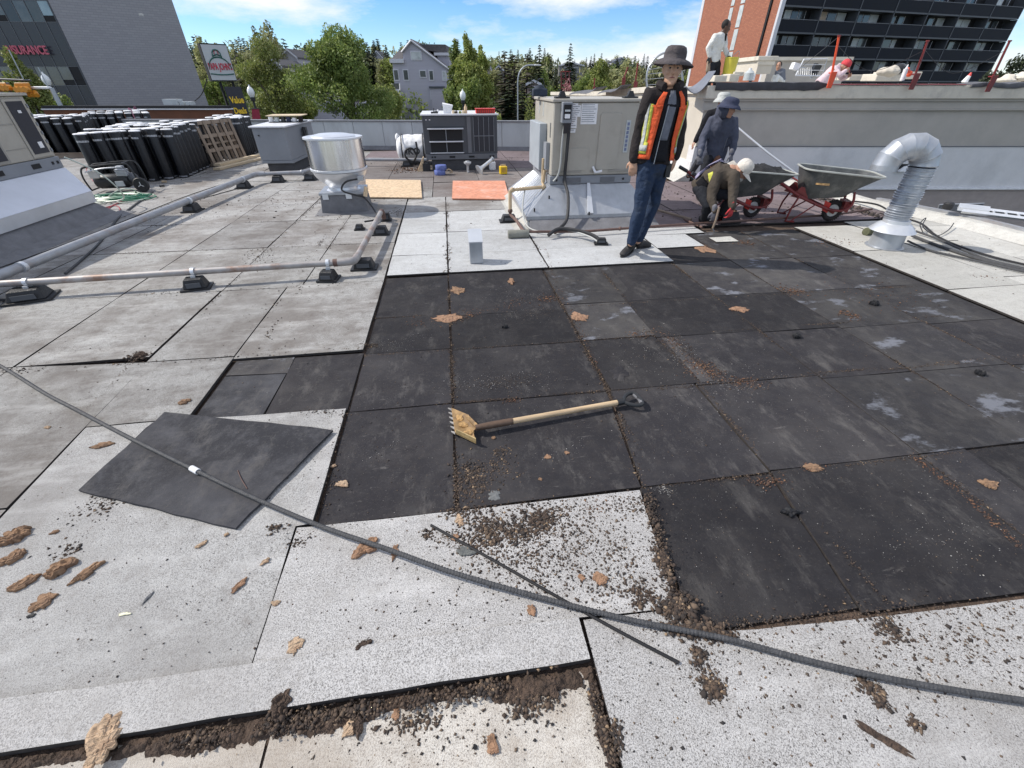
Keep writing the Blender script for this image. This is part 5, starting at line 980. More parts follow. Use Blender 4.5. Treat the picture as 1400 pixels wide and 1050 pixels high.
# soil packed along the cut edge of the opening: a rough heightfield
def soilbed(path, wd, hmax, nm, lab, z0=-.026, res=.006):
    b = WB(); rs = []
    for i, (x, y, nx, ny, w_) in enumerate(path):
        row = []
        n = int(wd/res)
        for j in range(n+1):
            t = j/n; off = (t)*wd*w_; q = V3((x*22, y*22, 3)); h = (math.sin(math.pi*min(1, t*1.02+.12))**.8)*(.5+.7*mnoise.noise(V3(((x+nx*off)*28, (y+ny*off)*28, 1))))+.35*mnoise.noise(V3(((x+nx*off)*90, (y+ny*off)*90, 7)))
            if t > .55: h -= (t-.55)*1.6*(.8+mnoise.noise(V3((x*14, y*14, 9))))
            row.append((x+nx*off+.004*mnoise.noise(V3((x*60, off*60, 2))), y+ny*off+.004*mnoise.noise(V3((off*60, x*60, 5))), z0-.002+max(-.003, h*hmax)))
        rs.append(row)
    b.rings(rs, cap=False, closed=False); o = b.build(nm, soil_m, None, True, angle=60); o['kind'] = 'stuff'; return tag(o, lab, 'soil')
path = []; a = G(-40, 1052); c = G(808, 905)
for k in range(330):
    t = k/329; x = -1.6+t*(.335+1.6); y = .548+.004*t; path.append((x, y, 0, -1, .45+.75*abs(mnoise.noise(V3((x*5, 0, 3))))+(.35 if -1.0 < x < -.35 or .0 < x < .3 else 0)))
soilbed(path, .085, .022, 'soil_edge', 'dark crumbly soil packed under the straight cut edge at the bottom of the photo')
path = [(.345, .55-k*.006, -1, -.05, .6+.5*abs(mnoise.noise(V3((k*.05, 0, 6))))) for k in range(60)]
soilbed(path, .06, .020, 'soil_edge', 'dark crumbly soil down the right side of the opening at the bottom')
B = [line([(-.98, .52), (.33, .535)], 1500, .014, .002, .008, True, .08, z=-.012), line([(.32, .53), (.335, .2)], 700, .012, .002, .008, True, .05, z=-.012), clus(560, 985, .10, .03, 200, .002, .007), clus(730, 950, .10, .05, 500, .002, .009), clus(840, 1010, .03, .05, 200, .002, .008), clus(620, 1000, .4, .1, 260, .001, .005), clus(420, 980, .08, .03, 260, .003, .009), clus(385, 970, .03, .03, 200, .003, .010, 0, 0)]
P, S = cat_(B); crumbs('soil_crumbs', P, S, crumb_brown, 'brown lumps and crumbs lying inside the opening at the bottom of the photo')

# torn pieces of foam and bark, each its own thing
def chunk(px, py, lx, ly, h, rot, m, lab, z=None, name='foam_piece', cat='foam piece', grp=None, seed=None):
    c = G(px, py); n = 40; sd_ = rnd.random()*90; rg = []
    out = []
    for k in range(n):
        a = 2*math.pi*k/n; r_ = 1+.55*mnoise.noise(V3((math.cos(a)*1.3+sd_, math.sin(a)*1.3, 0)))+.30*mnoise.noise(V3((math.cos(a)*4+sd_, math.sin(a)*4, 3)))+.22*mnoise.noise(V3((math.cos(a)*9+sd_, math.sin(a)*9, 8))); out.append((r_*math.cos(a)*lx/2, r_*math.sin(a)*ly/2))
    q_ = 1.25 if c.y < 1.2 else .95; h *= .62; out = [(x*q_, y*q_*1.06) for x, y in out]
    for s_, zz_ in ((1.0, 0), (1.03, .45), (.97, .8), (.82, .85), (.78, 1.0), (.5, .95), (.45, 1.15), (.2, 1.1)):
        rg.append([(x*s_, y*s_, h*(zz_*(1+.7*mnoise.noise(V3((x*s_*60+sd_, y*s_*60, 2)))) if zz_ else 0)) for x, y in out])
    b = MB().rings(rg); o = b.build(name, m, None, True, angle=35); bz = black_z(c.x, c.y) if z is None else z
    o.location = (c.x, c.y, bz+.001); o.rotation_euler = (0, 0, rot); return tag(o, lab, cat, grp)
chunk(143, 1012, .062, .11, .02, .2, foam_m, 'largest tan foam slab lying half over the cut edge at the bottom left', 0)
chunk(20, 735, .10, .075, .035, .3, bark_m, 'layered tan lump at the left edge above the others', name='bark_piece', cat='bark piece'); chunk(18, 763, .08, .05, .025, .9, bark_m, 'layered tan lump at the left edge just below the biggest one', name='bark_piece', cat='bark piece')
chunk(35, 797, .07, .035, .02, .7, bark_m, 'flat brown flake between the left edge lumps and the round flake', name='bark_piece', cat='bark piece'); chunk(60, 822, .06, .045, .015, .6, bark_m, 'round tan flake lowest of the group at the left edge', name='bark_piece', cat='bark piece')
chunk(84, 778, .07, .05, .03, .9, bark_m, 'crumbly brown cluster beside the dark joint at the left', name='bark_piece', cat='bark piece'); chunk(122, 782, .075, .025, .018, .9, bark_m, 'long narrow brown splinter right of the joint at the left', name='bark_piece', cat='bark piece')
chunk(75, 728, .03, .02, .01, .2, bark_m, 'small brown flake above the joint at the left', name='bark_piece', cat='bark piece')
chunk(404, 883, .035, .040, .008, .2, foam_m, 'pale tan flake alone on the white board left of centre bottom'); chunk(377, 825, .025, .015, .008, 0, foam_m, 'small tan flake on the joint line above the pale flake')
chunk(328, 800, .05, .018, .010, .9, foam_o, 'ragged pink strip of foam in the middle of the near left board'); chunk(275, 745, .035, .014, .008, .7, foam_m, 'slim tan sliver below the left corner of the loose board'); chunk(310, 731, .018, .018, .008, 0, foam_m, 'small round tan bit at the bottom corner of the loose board')
chunk(363, 768, .025, .016, .008, .6, foam_m, 'tan chip between the loose board and the joint line'); chunk(500, 750, .075, .05, .022, .5, foam_o, 'fist sized orange brown lump lying under the cable'); chunk(540, 755, .05, .018, .012, 1.4, foam_o, 'narrow orange flake right of the fist sized lump')
chunk(467, 659, .060, .038, .010, -.4, foam_m, 'bright tan foam flake on the edge of the black boards'); chunk(455, 634, .030, .022, .008, .2, foam_m, 'little tan flake just above the bright flake on the board edge')
chunk(629, 712, .028, .042, .012, .2, foam_m, 'bright tan piece at the lower end of the central joint'); chunk(623, 735, .022, .026, .010, .2, foam_o, 'orange tan bit just below the bright piece of the central joint')
chunk(636, 754, .055, .030, .012, -.2, mat('stone_grey', (.12, .125, .12), .8, var=.3, bump=.4), 'smooth grey stone like flake beside the slanting joint', name='felt_piece', cat='felt piece')
chunk(675, 674, .055, .055, .006, .5, mat('felt_light', (.14, .145, .145), .85, var=.2, bump=.4), 'grey triangular flake of felt near the pale board edge', name='felt_piece', cat='felt piece')
chunk(726, 835, .024, .03, .012, .2, foam_o, 'orange chip just below the cable in the centre'); chunk(820, 792, .045, .038, .012, -.3, foam_o, 'orange brown lump on the white board right of centre'); chunk(795, 790, .018, .02, .008, 0, foam_o, 'tiny orange bit left of the lump right of centre')
chunk(749, 622, .035, .028, .008, 0, foam_o, 'left one of the two brown flakes below the shovel shaft'); chunk(775, 616, .025, .022, .008, .4, foam_o, 'right one of the two brown flakes below the shovel shaft'); chunk(739, 652, .02, .018, .006, .3, bark_m, 'small dull flake under the two brown flakes', name='bark_piece', cat='bark piece')
chunk(675, 582+14, .022, .022, .01, 0, bark_m, 'brown crumb lump right behind the shovel socket', name='bark_piece', cat='bark piece')
chunk(612, 433, .24, .13, .008, .1, foam_o, 'widest flat orange flake on the far black boards'); chunk(625, 395, .13, .16, .012, .3, bark_m, 'brown flat flake near the top of the central joint', name='bark_piece', cat='bark piece'); chunk(699, 383, .055, .12, .02, 0, foam_o, 'small orange flake below the square vent')
chunk(790, 431, .13, .16, .012, .3, foam_o, 'rusty orange flake in the middle of the far black boards'); chunk(1012, 421, .14, .10, .012, 0, foam_o, 'rusty orange flake on the black boards in front of the barrows'); chunk(961, 338, .20, .30, .012, 0, foam_o, 'brown flake on the black boards just in front of the crouching man')
chunk(1113, 636, .10, .05, .008, -.2, bark_m, 'brown flake on the joint right of centre', name='bark_piece', cat='bark piece'); chunk(1355, 659, .06, .04, .012, -.2, bark_m, 'dark red flake near the right edge on the black boards', name='bark_piece', cat='bark piece')
chunk(1082, 697, .06, .03, .02, 0, black_m, 'black felt scrap on the joint right of centre', name='felt_piece', cat='felt piece'); chunk(848, 508, .12, .16, .006, -.5, black_felt, 'dark wedge shaped felt flap beyond the shovel grip', name='felt_piece', cat='felt piece')
chunk(1090, 458, .06, .05, .04, 0, black_m, 'black crumpled scrap on the far black boards', name='felt_piece', cat='felt piece'); chunk(1196, 414, .07, .06, .05, 0, black_m, 'black crumpled scrap nearest the right hand pale sheets', name='felt_piece', cat='felt piece'); chunk(1342, 509, .05, .05, .04, 0, black_m, 'black crumpled scrap near the right edge', name='felt_piece', cat='felt piece')
chunk(690, 445, .05, .04, .03, 0, black_m, 'small black lump in front of the widest orange flake', name='felt_piece', cat='felt piece'); chunk(1207, 1010, .10, .02, .008, -.75, soil_m, 'long dark leaf shaped scrap near the bottom right', name='felt_piece', cat='felt piece')
chunk(202, 818, .008, .035, .004, -.3, dkgrey, 'thin grey splinter of felt on the near left board', name='felt_piece', cat='felt piece'); chunk(170, 840, .030, .008, .006, 0, mat('bone', (.75, .72, .52), .6), 'small cream bone shaped plastic scrap on the near left board', name='plastic_scrap', cat='scrap')
chunk(672, 1015, .025, .038, .012, .2, foam_o, 'orange chip on the lower layer inside the opening'); chunk(540, 972, .02, .02, .01, 0, foam_o, 'small orange chip inside the opening near its soil edge'); chunk(480, 990, .045, .03, .015, .5, foam_m, 'tan crumb pile inside the left part of the opening'); chunk(752, 935, .055, .045, .018, 0, soil_m, 'dark rounded lump in the corner of the opening', name='soil_lump', cat='soil')
chunk(487, 990, .025, .04, .02, .1, soil_m, 'dark clod inside the opening left of centre', name='soil_lump', cat='soil'); chunk(385, 962, .04, .05, .025, -.4, soil_m, 'dark clod straddling the cut edge left of centre', 0, name='soil_lump', cat='soil'); chunk(649, 1018, .012, .009, .006, 0, black_m, 'tiny black pebble inside the opening', name='pebble', cat='pebble')
chunk(43, 842, .018, .012, .006, 0, black_m, 'black pebble below the lumps at the left edge', name='pebble', cat='pebble'); chunk(142, 585+24, .09, .04, .015, .1, bark_m, 'brown crumble on the grey board left of the loose board', name='bark_piece', cat='bark piece'); chunk(66, 585, .03, .02, .012, .1, foam_m, 'tan bit on the joint near the cable at the left')
chunk(253, 550, .06, .05, .02, .1, bark_m, 'brown tuft at the far corner of the loose board', name='bark_piece', cat='bark piece'); chunk(192, 487, .07, .07, .03, .1, soil_m, 'dark clod on the joint crossing at the left', name='soil_lump', cat='soil'); chunk(497, 882, .045, .014, .012, .5, soil_m, 'dark twig like clod on the lap line near the bottom', name='soil_lump', cat='soil')

# ------------------------------------------------------------ neighbouring stucco building
nb = thing('stucco_building', 'long neighbouring stucco building with cream left end and grey banded front, workers on its roof', 'building', tuple(SD(8, 9.1, 0)))
D0 = 9.1; s0 = 3.48; s1 = 26.0
def fr(b, sa, sb, z0, z1, d0, d1): # box along the front wall
    return b.hexa([SD(sa, d0, z0), SD(sb, d0, z0), SD(sb, d1, z0), SD(sa, d1, z0)], [SD(sa, d0, z1), SD(sb, d0, z1), SD(sb, d1, z1), SD(sa, d1, z1)])
fr(WB(), s0, s1, .59, 1.28, D0, D0+.3).build('upper_wall', stucco, nb)
fr(WB(), s0-.02, s1, -.12, .585, D0-.02, D0+.3).build('lower_wall', stucco_l, nb)
fr(WB(), s0-.01, s1, .583, .596, D0-.03, D0-.004).build('joint_bead', dkgrey2, nb)
fr(WB(), s0-.03, s1, 1.165, 1.185, D0-.055, D0-.002).build('cornice_foot', stucco, nb)
fr(WB(), s0-.03, s1, 1.187, 1.30, D0-.04, D0-.002).build('cornice_band', stucco, nb)
fr(WB(), s0-.06, s1, 1.302, 1.335, D0-.075, D0-.002).build('cornice_step', stucco, nb)
fr(WB(), s0-.06, s1, 1.337, 1.53, D0-.11, D0+.35).build('parapet_band', ledge_m, nb, bevel=.008)
fr(WB(), s0-.05, s1, -.155, -.122, D0-.06, D0+.1).build('base_flashing', white_p, nb)
fr(WB(), s0, s1, -5, -.16, D0, D0+.3).build('siding_wall', siding_m, nb)
b = WB()
for k in range(70): z = -.20-k*.028; b.hexa([SD(s0, D0-.012, z), SD(s1, D0-.012, z), SD(s1, D0-.002, z), SD(s0, D0-.002, z)], [SD(s0, D0-.004, z+.024), SD(s1, D0-.004, z+.024), SD(s1, D0-.001, z+.024), SD(s0, D0-.001, z+.024)])
o = b.build('siding_lap', siding_m, nb); o['kind'] = 'stuff'
# left end wall
cn = SD(s0, D0); Lw = [(cn.x, cn.y), (5.02, 12.0), (4.98, 16.0), (5.0, 23.0)]
tops = [1.40, 1.38, 1.24, 1.14]
for i in range(3):
    (xa, ya), (xb, yb) = Lw[i], Lw[i+1]; za, zb = tops[i], tops[i+1]
    WB().hexa([(xa, ya+.001, -1), (xa+.3, ya+.001, -1), (xb+.3, yb, -1), (xb, yb, -1)], [(xa, ya+.001, za), (xa+.3, ya+.001, za), (xb+.3, yb, zb), (xb, yb, zb)]).build('end_wall', cream_m, nb)
    WB().hexa([(xa-.06, ya-.05, za+.002), (xa+.3, ya-.05, za+.002), (xb+.3, yb, zb+.002), (xb-.06, yb, zb+.002)], [(xa-.06, ya-.05, za+.12), (xa+.3, ya-.05, za+.12), (xb+.3, yb, zb+.12), (xb-.06, yb, zb+.12)]).build('end_band', ledge_m, nb)
    WB().hexa([(xa-.03, ya, .02), (xa-.002, ya, .02), (xb-.002, yb, .02), (xb-.03, yb, .02)], [(xa-.03, ya, .33), (xa-.002, ya, .33), (xb-.002, yb, .33), (xb-.03, yb, .33)]).build('lower_end_wall', stucco_l, nb)
    WB().hexa([(xa-.35, ya-.1, .002), (xa-.03, ya-.1, .002), (xb-.03, yb, .002), (xb-.35, yb, .002)], [(xa-.33, ya-.1, .01), (xa-.035, ya-.1, .16), (xb-.035, yb, .16), (xb-.33, yb, .01)]).build('end_flashing', cream_cap, nb)
# roof deck of the neighbour
P = [SD(s0+.3, D0+.3), SD(s1, D0+.3), SD(s1, 30), V3((5.3, 27, 0)), V3((5.3, 12, 0))]
WB().poly([(p.x, p.y) for p in P], .95, 1.0).build('roof_deck', cream_cap, nb)
# black membrane along the top and the curled sheets
def sheet(name, lab, prof_, d0, d1, m, n=1):
    """sheet draped on the parapet: prof_ list of (s, z0, z1)"""
    b = WB(); rs = []
    for s_, za, zb in prof_: rs.append([SD(s_, d0, za), SD(s_, d0-.012, (za+zb)/2), SD(s_, d0, zb), SD(s_, d1, zb+.005), SD(s_, d1, zb-.01), SD(s_, d0+.012, zb-.012), SD(s_, d0+.004, za)])
    b.rings(rs, True, True); return tag(centre(b.build(name, m, None, True, angle=50)), lab, 'membrane')
pf = [(3.55+.12*k, 1.53-.07-.02*mnoise.noise(V3((k*.9, 0, 0))), 1.575+.02*mnoise.noise(V3((k*.5, 3, 0)))) for k in range(17)]
pf[-1] = (pf[-1][0], 1.51, 1.56); sheet('membrane_sheet', 'black membrane strip folded over the ledge below the man with the bucket', pf, D0-.125, D0+.3, mat('membrane_black', (.045, .043, .05), .6, var=.3, scale=8, bump=.4))
pf = [(8.0+.16*k, 1.50+.012*math.sin(k*1.1)+.02*mnoise.noise(V3((k*.7, 0, 4))), 1.55+.03*abs(math.sin(k*.8))) for k in range(20)]
sheet('membrane_sheet', 'grey crumpled membrane strip along the ledge between the right two red posts', pf, D0-.125, D0+.2, mat('membrane_grey', (.10, .10, .11), .6, var=.3, scale=8, bump=.4))
pf = [(5.5+.3*k, 1.535, 1.55) for k in range(9)]
sheet('metal_flashing', 'thin dark red flashing along the ledge between the left two red posts', pf, D0-.118, D0+.2, red_p)
b = WB(); rs = []
for k in range(14):
    t = k/13; zc = 1.52+.22*t**2; rs.append([SD(3.05+.45*t, 9.0, zc-.02-.13*math.sin(math.pi*t)), SD(3.05+.45*t, 9.0, zc-.14*math.sin(math.pi*t)), SD(3.15+.45*t, 9.6, zc+.0-.05*math.sin(math.pi*t)), SD(3.15+.45*t, 9.6, zc-.02-.05*math.sin(math.pi*t))])
b.rings(rs); tag(centre(b.build('membrane_sheet', mat('membrane_blue', (.16, .17, .20), .5, var=.25, scale=6, bump=.3), None, True, angle=60)), 'curled grey membrane sheet hanging off the corner of the stucco building', 'membrane')
for (pa, pb, lab) in (((783, 127), (818, 122), 'grey membrane scrap draped on the cream end wall nearest the beige unit'), ((822, 126), (852, 119), 'larger grey membrane sheet on the cream end wall beside the man in the vest')):
    b = WB(); a = W(pa[0], pa[1], 15.5); c = W(pb[0], pb[1], 13.5); u_ = (c-a); rs = []
    for k in range(8):
        t = k/7; p = a+u_*t; w_ = V3((.05, 0, .04*math.sin(t*6)+.09*(t > .8)*(t-.8)*5)); rs.append([p+w_*.5-V3((.14, 0, .05)), p+w_*.5-V3((.08, 0, -.0)), p+w_*.5+V3((.2, 0, .03)), p+w_*.5+V3((.2, 0, .01)), p+w_*.5-V3((.06, 0, .02)), p+w_*.5-V3((.14, 0, .06))])
    b.rings(rs); tag(centre(b.build('membrane_sheet', mat('membrane_grey', (.1, .1, .1)), None, True, angle=60)), lab, 'membrane')
# red guard posts
def post(px, py0, px1, py1, d, lab, m, r_=.018):
    a = W(px, py0, d); c = W(px1, py1, d); t = thing('guard_post', lab, 'safety post', tuple(a))
    WB().tube([a+V3((0, 0, .06)), c], r_, 7).build('post', red_p if m is red_p else m, t, True)
    WB().tube([c-V3((0, 0, .0)), c+V3((0, 0, .02))], r_*1.5, 7).build('post_cap', red_p, t, True)
    q = WB(); q.T = Matrix.Translation(a) @ Matrix.Rotation(-YAW, 4, 'Z')
    q.hexa([(-.035, -.05, -.13), (.045, -.05, -.13), (.045, -.03, -.13), (-.035, -.03, -.13)], [(-.05, -.05, .10), (.055, -.05, .10), (.055, -.03, .10), (-.05, -.03, .10)]).build('clamp_plate', m, t, bevel=.004)
    q = WB(); q.T = Matrix.Translation(a) @ Matrix.Rotation(-YAW, 4, 'Z'); q.box((0, .02, .085), (.05, .10, .02)).build('clamp_arm', m, t, bevel=.004); return c
c1 = post(1135, 108, 1147, 50, 8.93, 'left safety post on the ledge with a bright orange red clamp', orange_p)
c2 = post(1248, 110, 1268, 57, 8.93, 'middle dark red safety post on the ledge of the stucco building', red_p)
c3 = post(1353, 113, 1380, 57, 8.93, 'rightmost dark red safety post on the ledge of the stucco building', red_p)
hose('wire', 'thin guy wire sagging between the left and middle red posts', 'wire', [c1-V3((0, 0, .1)), c1.lerp(c2, .5)-V3((0, 0, .42)), c2-V3((0, 0, .12))], .004, plastic_k, 4)
hose('wire', 'thin guy wire sagging between the middle and right red posts', 'wire', [c2-V3((0, 0, .1)), c2.lerp(c3, .5)-V3((0, 0, .42)), c3-V3((0, 0, .12))], .004, plastic_k, 4)
hose('wire', 'thin guy wire running down left from the top of the left red post', 'wire', [c1, W(1110, 80, 9.6), W(1085, 100, 10)], .004, plastic_k, 3)
post(852, 112, 858, 93, 14.5, 'short dark red post left of the hat of the man in the vest', red_p, .02); post(868, 118, 872, 88, 13.5, 'taller red post just left of the hat of the man in the vest', red_p, .02); post(812, 124, 813, 108, 17, 'small dark red post above the middle of the beige unit', red_p, .02)
t = thing('wire_hoop', 'grey mesh covered hoop rising behind the shoulder of the man in the vest', 'hoop', tuple(W(895, 118, 12)))
hp = curve([W(885, 122, 12), W(884, 105, 12), W(888, 90, 12), W(898, 78, 12), W(912, 72, 12), W(925, 80, 12), W(932, 100, 12), W(934, 118, 12)], 5)
WB().tube(hp, .022, 6).build('hoop_tube', galv, t, True)
for k in range(6): WB().tube([hp[2+k*2], hp[-3-k*2]], .006, 4).build('wire', galv, t)
# objects on the upper roof
def ubox(name, lab, cat, px0, px1, py0, py1, d, dd, m, bev=.0, lid=None):
    a = W(px0, py1, d); c = W(px1, py0, d); sa, sb = a.dot(RV), c.dot(RV); t = thing(name, lab, cat, tuple(SD((sa+sb)/2, d+dd/2, a.z)))
    fr(WB(), sa, sb, a.z, c.z, d, d+dd).build('body', m, t, bevel=bev)
    if lid: fr(WB(), sa-.07, sb+.07, c.z+.002, c.z+.10, d-.07, d+dd+.07).build('cap', lid, t, bevel=.01); fr(WB(), sa-.03, sb+.03, c.z-.09, c.z-.001, d-.03, d-.002).build('moulding', lid, t)
    return t
ubox('chimney_box', 'cream moulded masonry box on the upper roof right of the man with the bucket', 'chimney', 1033, 1058, 83, 101, 14.5, 1.4, cream_m, 0, ledge_m)
t = thing('penthouse_wall', 'grey rendered wall with pale coping behind the wire antenna on the upper roof', 'wall', tuple(SD(8, 16.2, 1))); a = W(1045, 112, 16.2); c = W(1161, 83, 16.2)
fr(WB(), a.dot(RV), c.dot(RV), .9, c.z, 16.2, 16.5).build('wall', stucco, t); fr(WB(), a.dot(RV), c.dot(RV)+.05, c.z+.002, c.z+.09, 16.1, 16.6).build('coping', ledge_m, t)
for px0, px1, py0, py1, d, lab in ((976, 995, 103, 112, 11.0, 'left pale insulation block on the ledge behind the man with the bucket'), (996, 1012, 101, 112, 11.3, 'pale insulation block just right of the left one on the ledge'), (1003, 1018, 98, 104, 11.6, 'pale insulation block stacked behind the others left of the white jug'),
    (1160, 1180, 102, 110, 11.5, 'pale slab behind the man in the pink shirt'), (1180, 1196, 102, 110, 12, 'pale slab left of the long cream sheets'), (1196, 1238, 101, 111, 11.5, 'long cream sheet left of the white tube'), (1210, 1262, 98, 108, 12.5, 'cream sheet behind the white tube on the upper roof')):
    ubox('insulation_slab', lab, 'insulation slab', px0, px1, py0, py1, d, .5, ledge_m, .01)
def jug(px, py0, py1, r_, d, lab, m, nm='plastic_jug', cat='jug'):
    a = W(px, py0, d); c = W(px, py1, d); h_ = c.z-a.z; t = thing(nm, lab, cat, tuple(a)); MB().lathe([(r_, 0), (r_, h_*.6), (r_*.5, h_*.8), (r_*.3, h_*.85)], 12).build('body', m, t, True); MB().lathe([(r_*.34, h_*.851), (r_*.3, h_)], 8).build('cap', white_p, t)
jug(1022, 110, 93, .09, 10.2, 'white plastic jug standing on the ledge left of the cream box', pane_l)
jug(1026, 110, 97, .07, 10.6, 'smaller pinkish jug touching the white jug on the ledge', white_p)
t = thing('caulk_tube', 'white caulking tube standing tilted between the left and middle red posts', 'tube', tuple(W(1234, 112, 9.3))); WB().tube([W(1233, 110, 9.3), W(1239, 94, 9.3)], .035, 10).build('tube_body', white_p, t, True); WB().tube([W(1239, 94, 9.3), W(1242, 88, 9.3)], [.02, .006], 8).build('nozzle', white_p, t, True)
t = thing('glove', 'orange glove lying right of the white caulking tube', 'glove', tuple(W(1243, 104, 9.4))); remesh(WB().ball(tuple(W(1243, 101, 9.4)), .05).ball(tuple(W(1241, 95, 9.4)), .035).build('glove_body', orange_p, t), .01, 1, .006)
t = thing('rubble_sack', 'crumpled pale sack between the red capped man and the caulking tube', 'sack', tuple(W(1215, 104, 11))); remesh(WB().ball(tuple(W(1215, 98, 11)), (.22, .2, .09)).ball(tuple(W(1222, 95, 11)), (.10, .1, .07)).build('sack_body', cream_m, t), .02, 2, .03, 5)
t = thing('black_bag', 'black sack slumped left of the white caulking tube', 'sack', tuple(W(1229, 98, 11.5))); remesh(WB().ball(tuple(W(1229, 94, 11.5)), (.15, .15, .10)).ball(tuple(W(1236, 92, 11.5)), (.08, .08, .05)).build('sack_body', plastic_k, t), .02, 2, .02, 5)
t = thing('traffic_cone', 'small red and white warning cone lying behind the ledge at the right', 'cone', tuple(W(1318, 113, 9.6))); WB().tube([W(1318, 113, 9.6), W(1325, 104, 9.6)], [.05, .03], 8).build('cone_foot', white_p, t, True); WB().tube([W(1325, 104, 9.6), W(1328, 99, 9.6)], [.03, .012], 8).build('cone_top', red_b, t, True)
for px, py, r_, lab in ((1372, 110, .12, 'pale crumpled sheet right of the right red post'), (1392, 107, .09, 'tan bag on the upper roof at the right edge')):
    t = thing('crumpled_sheet', lab, 'sheet', tuple(W(px, py, 10.5))); c = W(px, py, 10.5); remesh(WB().ball(tuple(c), (r_*2, .2, .05)).ball(tuple(c+V3((.1, 0, .05))), (r_, .12, .06)).build('sheet_body', ledge_m, t), .02, 1, .03, 6)
# grid antenna
t = thing('grid_antenna', 'rectangular wire grid antenna tilted on the upper roof', 'antenna', tuple(W(1108, 106, 12)))
q = [W(1088, 103, 12), W(1099, 81, 12), W(1131, 80, 12), W(1124, 104, 12)]
WB().tube(q+[q[0]], .014, 6).build('frame', galv_b, t, True)
for k in range(1, 12): u_ = k/12; WB().tube([q[0].lerp(q[3], u_)+HV*.0, (q[0].lerp(q[3], u_)+q[1].lerp(q[2], u_))/2+HV*.12, q[1].lerp(q[2], u_)], .003, 4).build('grid_wire', galv, t)
for k in (.33, .66): WB().tube([q[0].lerp(q[1], k), q[3].lerp(q[2], k)], .006, 4).build('cross_wire', galv_b, t)
WB().box(tuple(W(1114, 96, 12.1)), (.16, .10, .22), (0, .3, 0)).build('bracket', plastic_k, t); WB().tube([W(1109, 107, 12.1), W(1114, 94, 12.1)], .03, 8).build('mast', galv, t, True)
WB().tube([W(1102, 93, 12), W(1090, 91, 11.8)], .01, 6).build('feed_arm', galv, t, True); WB().box(tuple(W(1087, 91, 11.7)), (.15, .12, .12), (0, .2, 0)).build('feed_box', white_p, t)
# wall lamp
t = thing('wall_light', 'small wedge shaped emergency light on the stucco wall left of the duct', 'wall light', tuple(SD(7.55, 9.07, .23)))
fr(WB(), 7.42, 7.68, .17, .31, D0-.06, D0-.024).build('housing', hub_m, t, bevel=.01); WB().add([SD(7.42, D0-.065, .17), SD(7.66, D0-.065, .30), SD(7.48, D0-.065, .30)], [(0, 1, 2)]).build('dark_triangle', black_m, t)
WB().hexa([SD(7.47, D0-.11, .175), SD(7.66, D0-.11, .175), SD(7.66, D0-.061, .175), SD(7.47, D0-.061, .175)], [SD(7.56, D0-.08, .26), SD(7.66, D0-.08, .28), SD(7.66, D0-.061, .28), SD(7.55, D0-.061, .26)]).build('white_wedge', white_p, t)  # white wedge on the housing, beside a flat black triangle

# ------------------------------------------------------------ brick and black balcony tower
tw = thing('apartment_tower', 'tall apartment tower with orange brick side and black balcony front at the upper right', 'building', tuple(SD(45, 74, -5)))
brick_m = bpy.data.materials.new('brick_orange'); brick_m.use_nodes = True; t_ = brick_m.node_tree; bb_ = t_.nodes['Principled BSDF']
bk = t_.nodes.new('ShaderNodeTexBrick'); bk.inputs['Scale'].default_value = 1; bk.inputs['Brick Width'].default_value = .42; bk.inputs['Row Height'].default_value = .16; bk.inputs['Mortar Size'].default_value = .016
bk.inputs['Color1'].default_value = (.41, .16, .095, 1); bk.inputs['Color2'].default_value = (.33, .12, .075, 1); bk.inputs['Mortar'].default_value = (.20, .10, .07, 1)
tcn = t_.nodes.new('ShaderNodeTexCoord'); mpn = t_.nodes.new('ShaderNodeMapping'); mpn.inputs['Rotation'].default_value = (R(90), 0, 0); t_.links.new(tcn.outputs['UV'], bk.inputs[0]); t_.links.new(bk.outputs[0], bb_.inputs['Base Color']); bb_.inputs['Roughness'].default_value = .9
cA = (33.4, 70.0); cBk = (29.9, 88.5); cR = (77.5, 84.0)
def wallq(name, a, b_, z0, z1, m, par, out=0.0, uv=False, th=.3):
    a = V3(a).to_2d() if len(a) > 2 else V3((*a, 0)).to_2d(); b_ = V3((*b_, 0)).to_2d(); u_ = (b_-a).normalized(); n_ = V3((u_.y, -u_.x)).to_2d()
    if n_.dot(-a) < 0: n_ = -n_
    p = [a+n_*out, b_+n_*out, b_+n_*(out-th), a+n_*(out-th)]; mb_ = WB(); mb_.hexa([SD(q.x, q.y, z0) for q in p], [SD(q.x, q.y, z1) for q in p]); o = mb_.build(name, m, par)
    if uv:
        l = o.data.uv_layers.new(); A3 = SD(a.x, a.y); U3 = SD(b_.x-a.x, b_.y-a.y).normalized(); mwi = wm(par)
        for pl in o.data.polygons:
            for li in pl.loop_indices: co = mwi @ o.data.vertices[o.data.loops[li].vertex_index].co; l.data[li].uv = ((co-A3).dot(U3), co.z)
    return o
wallq('brick_wall', cBk, cA, -5, 20, brick_m, tw, uv=True)
wallq('corner_strip', (33.38, 69.9), (33.95, 70.15), -5, 20, frame_w, tw, .12)
wallq('edge_strip', (29.9, 88.5), (30.05, 87.9), -5, 20, frame_w, tw, .1)
def lerp2(a, b_, t): return (a[0]+(b_[0]-a[0])*t, a[1]+(b_[1]-a[1])*t)
for t0, t1, nm in ((.43, .47, 'a'), (.55, .60, 'b')):
    for k in range(7):
        z_ = 3.0+k*2.55; 
        if nm == 'a' and k < 1: continue
        wallq('window', lerp2(cBk, cA, t0), lerp2(cBk, cA, t1), z_, z_+2.35, pane_l, tw, .06, th=.05)
wallq('front_wall', cA, cR, -5, 20, black_m, tw, -1.6)
pitch_ = 2.56; z_top = 10.9
bays = [(.0125+.1375*k, .0125+.1375*(k+1)-.004) for k in range(7)]
rw = random.Random(3)
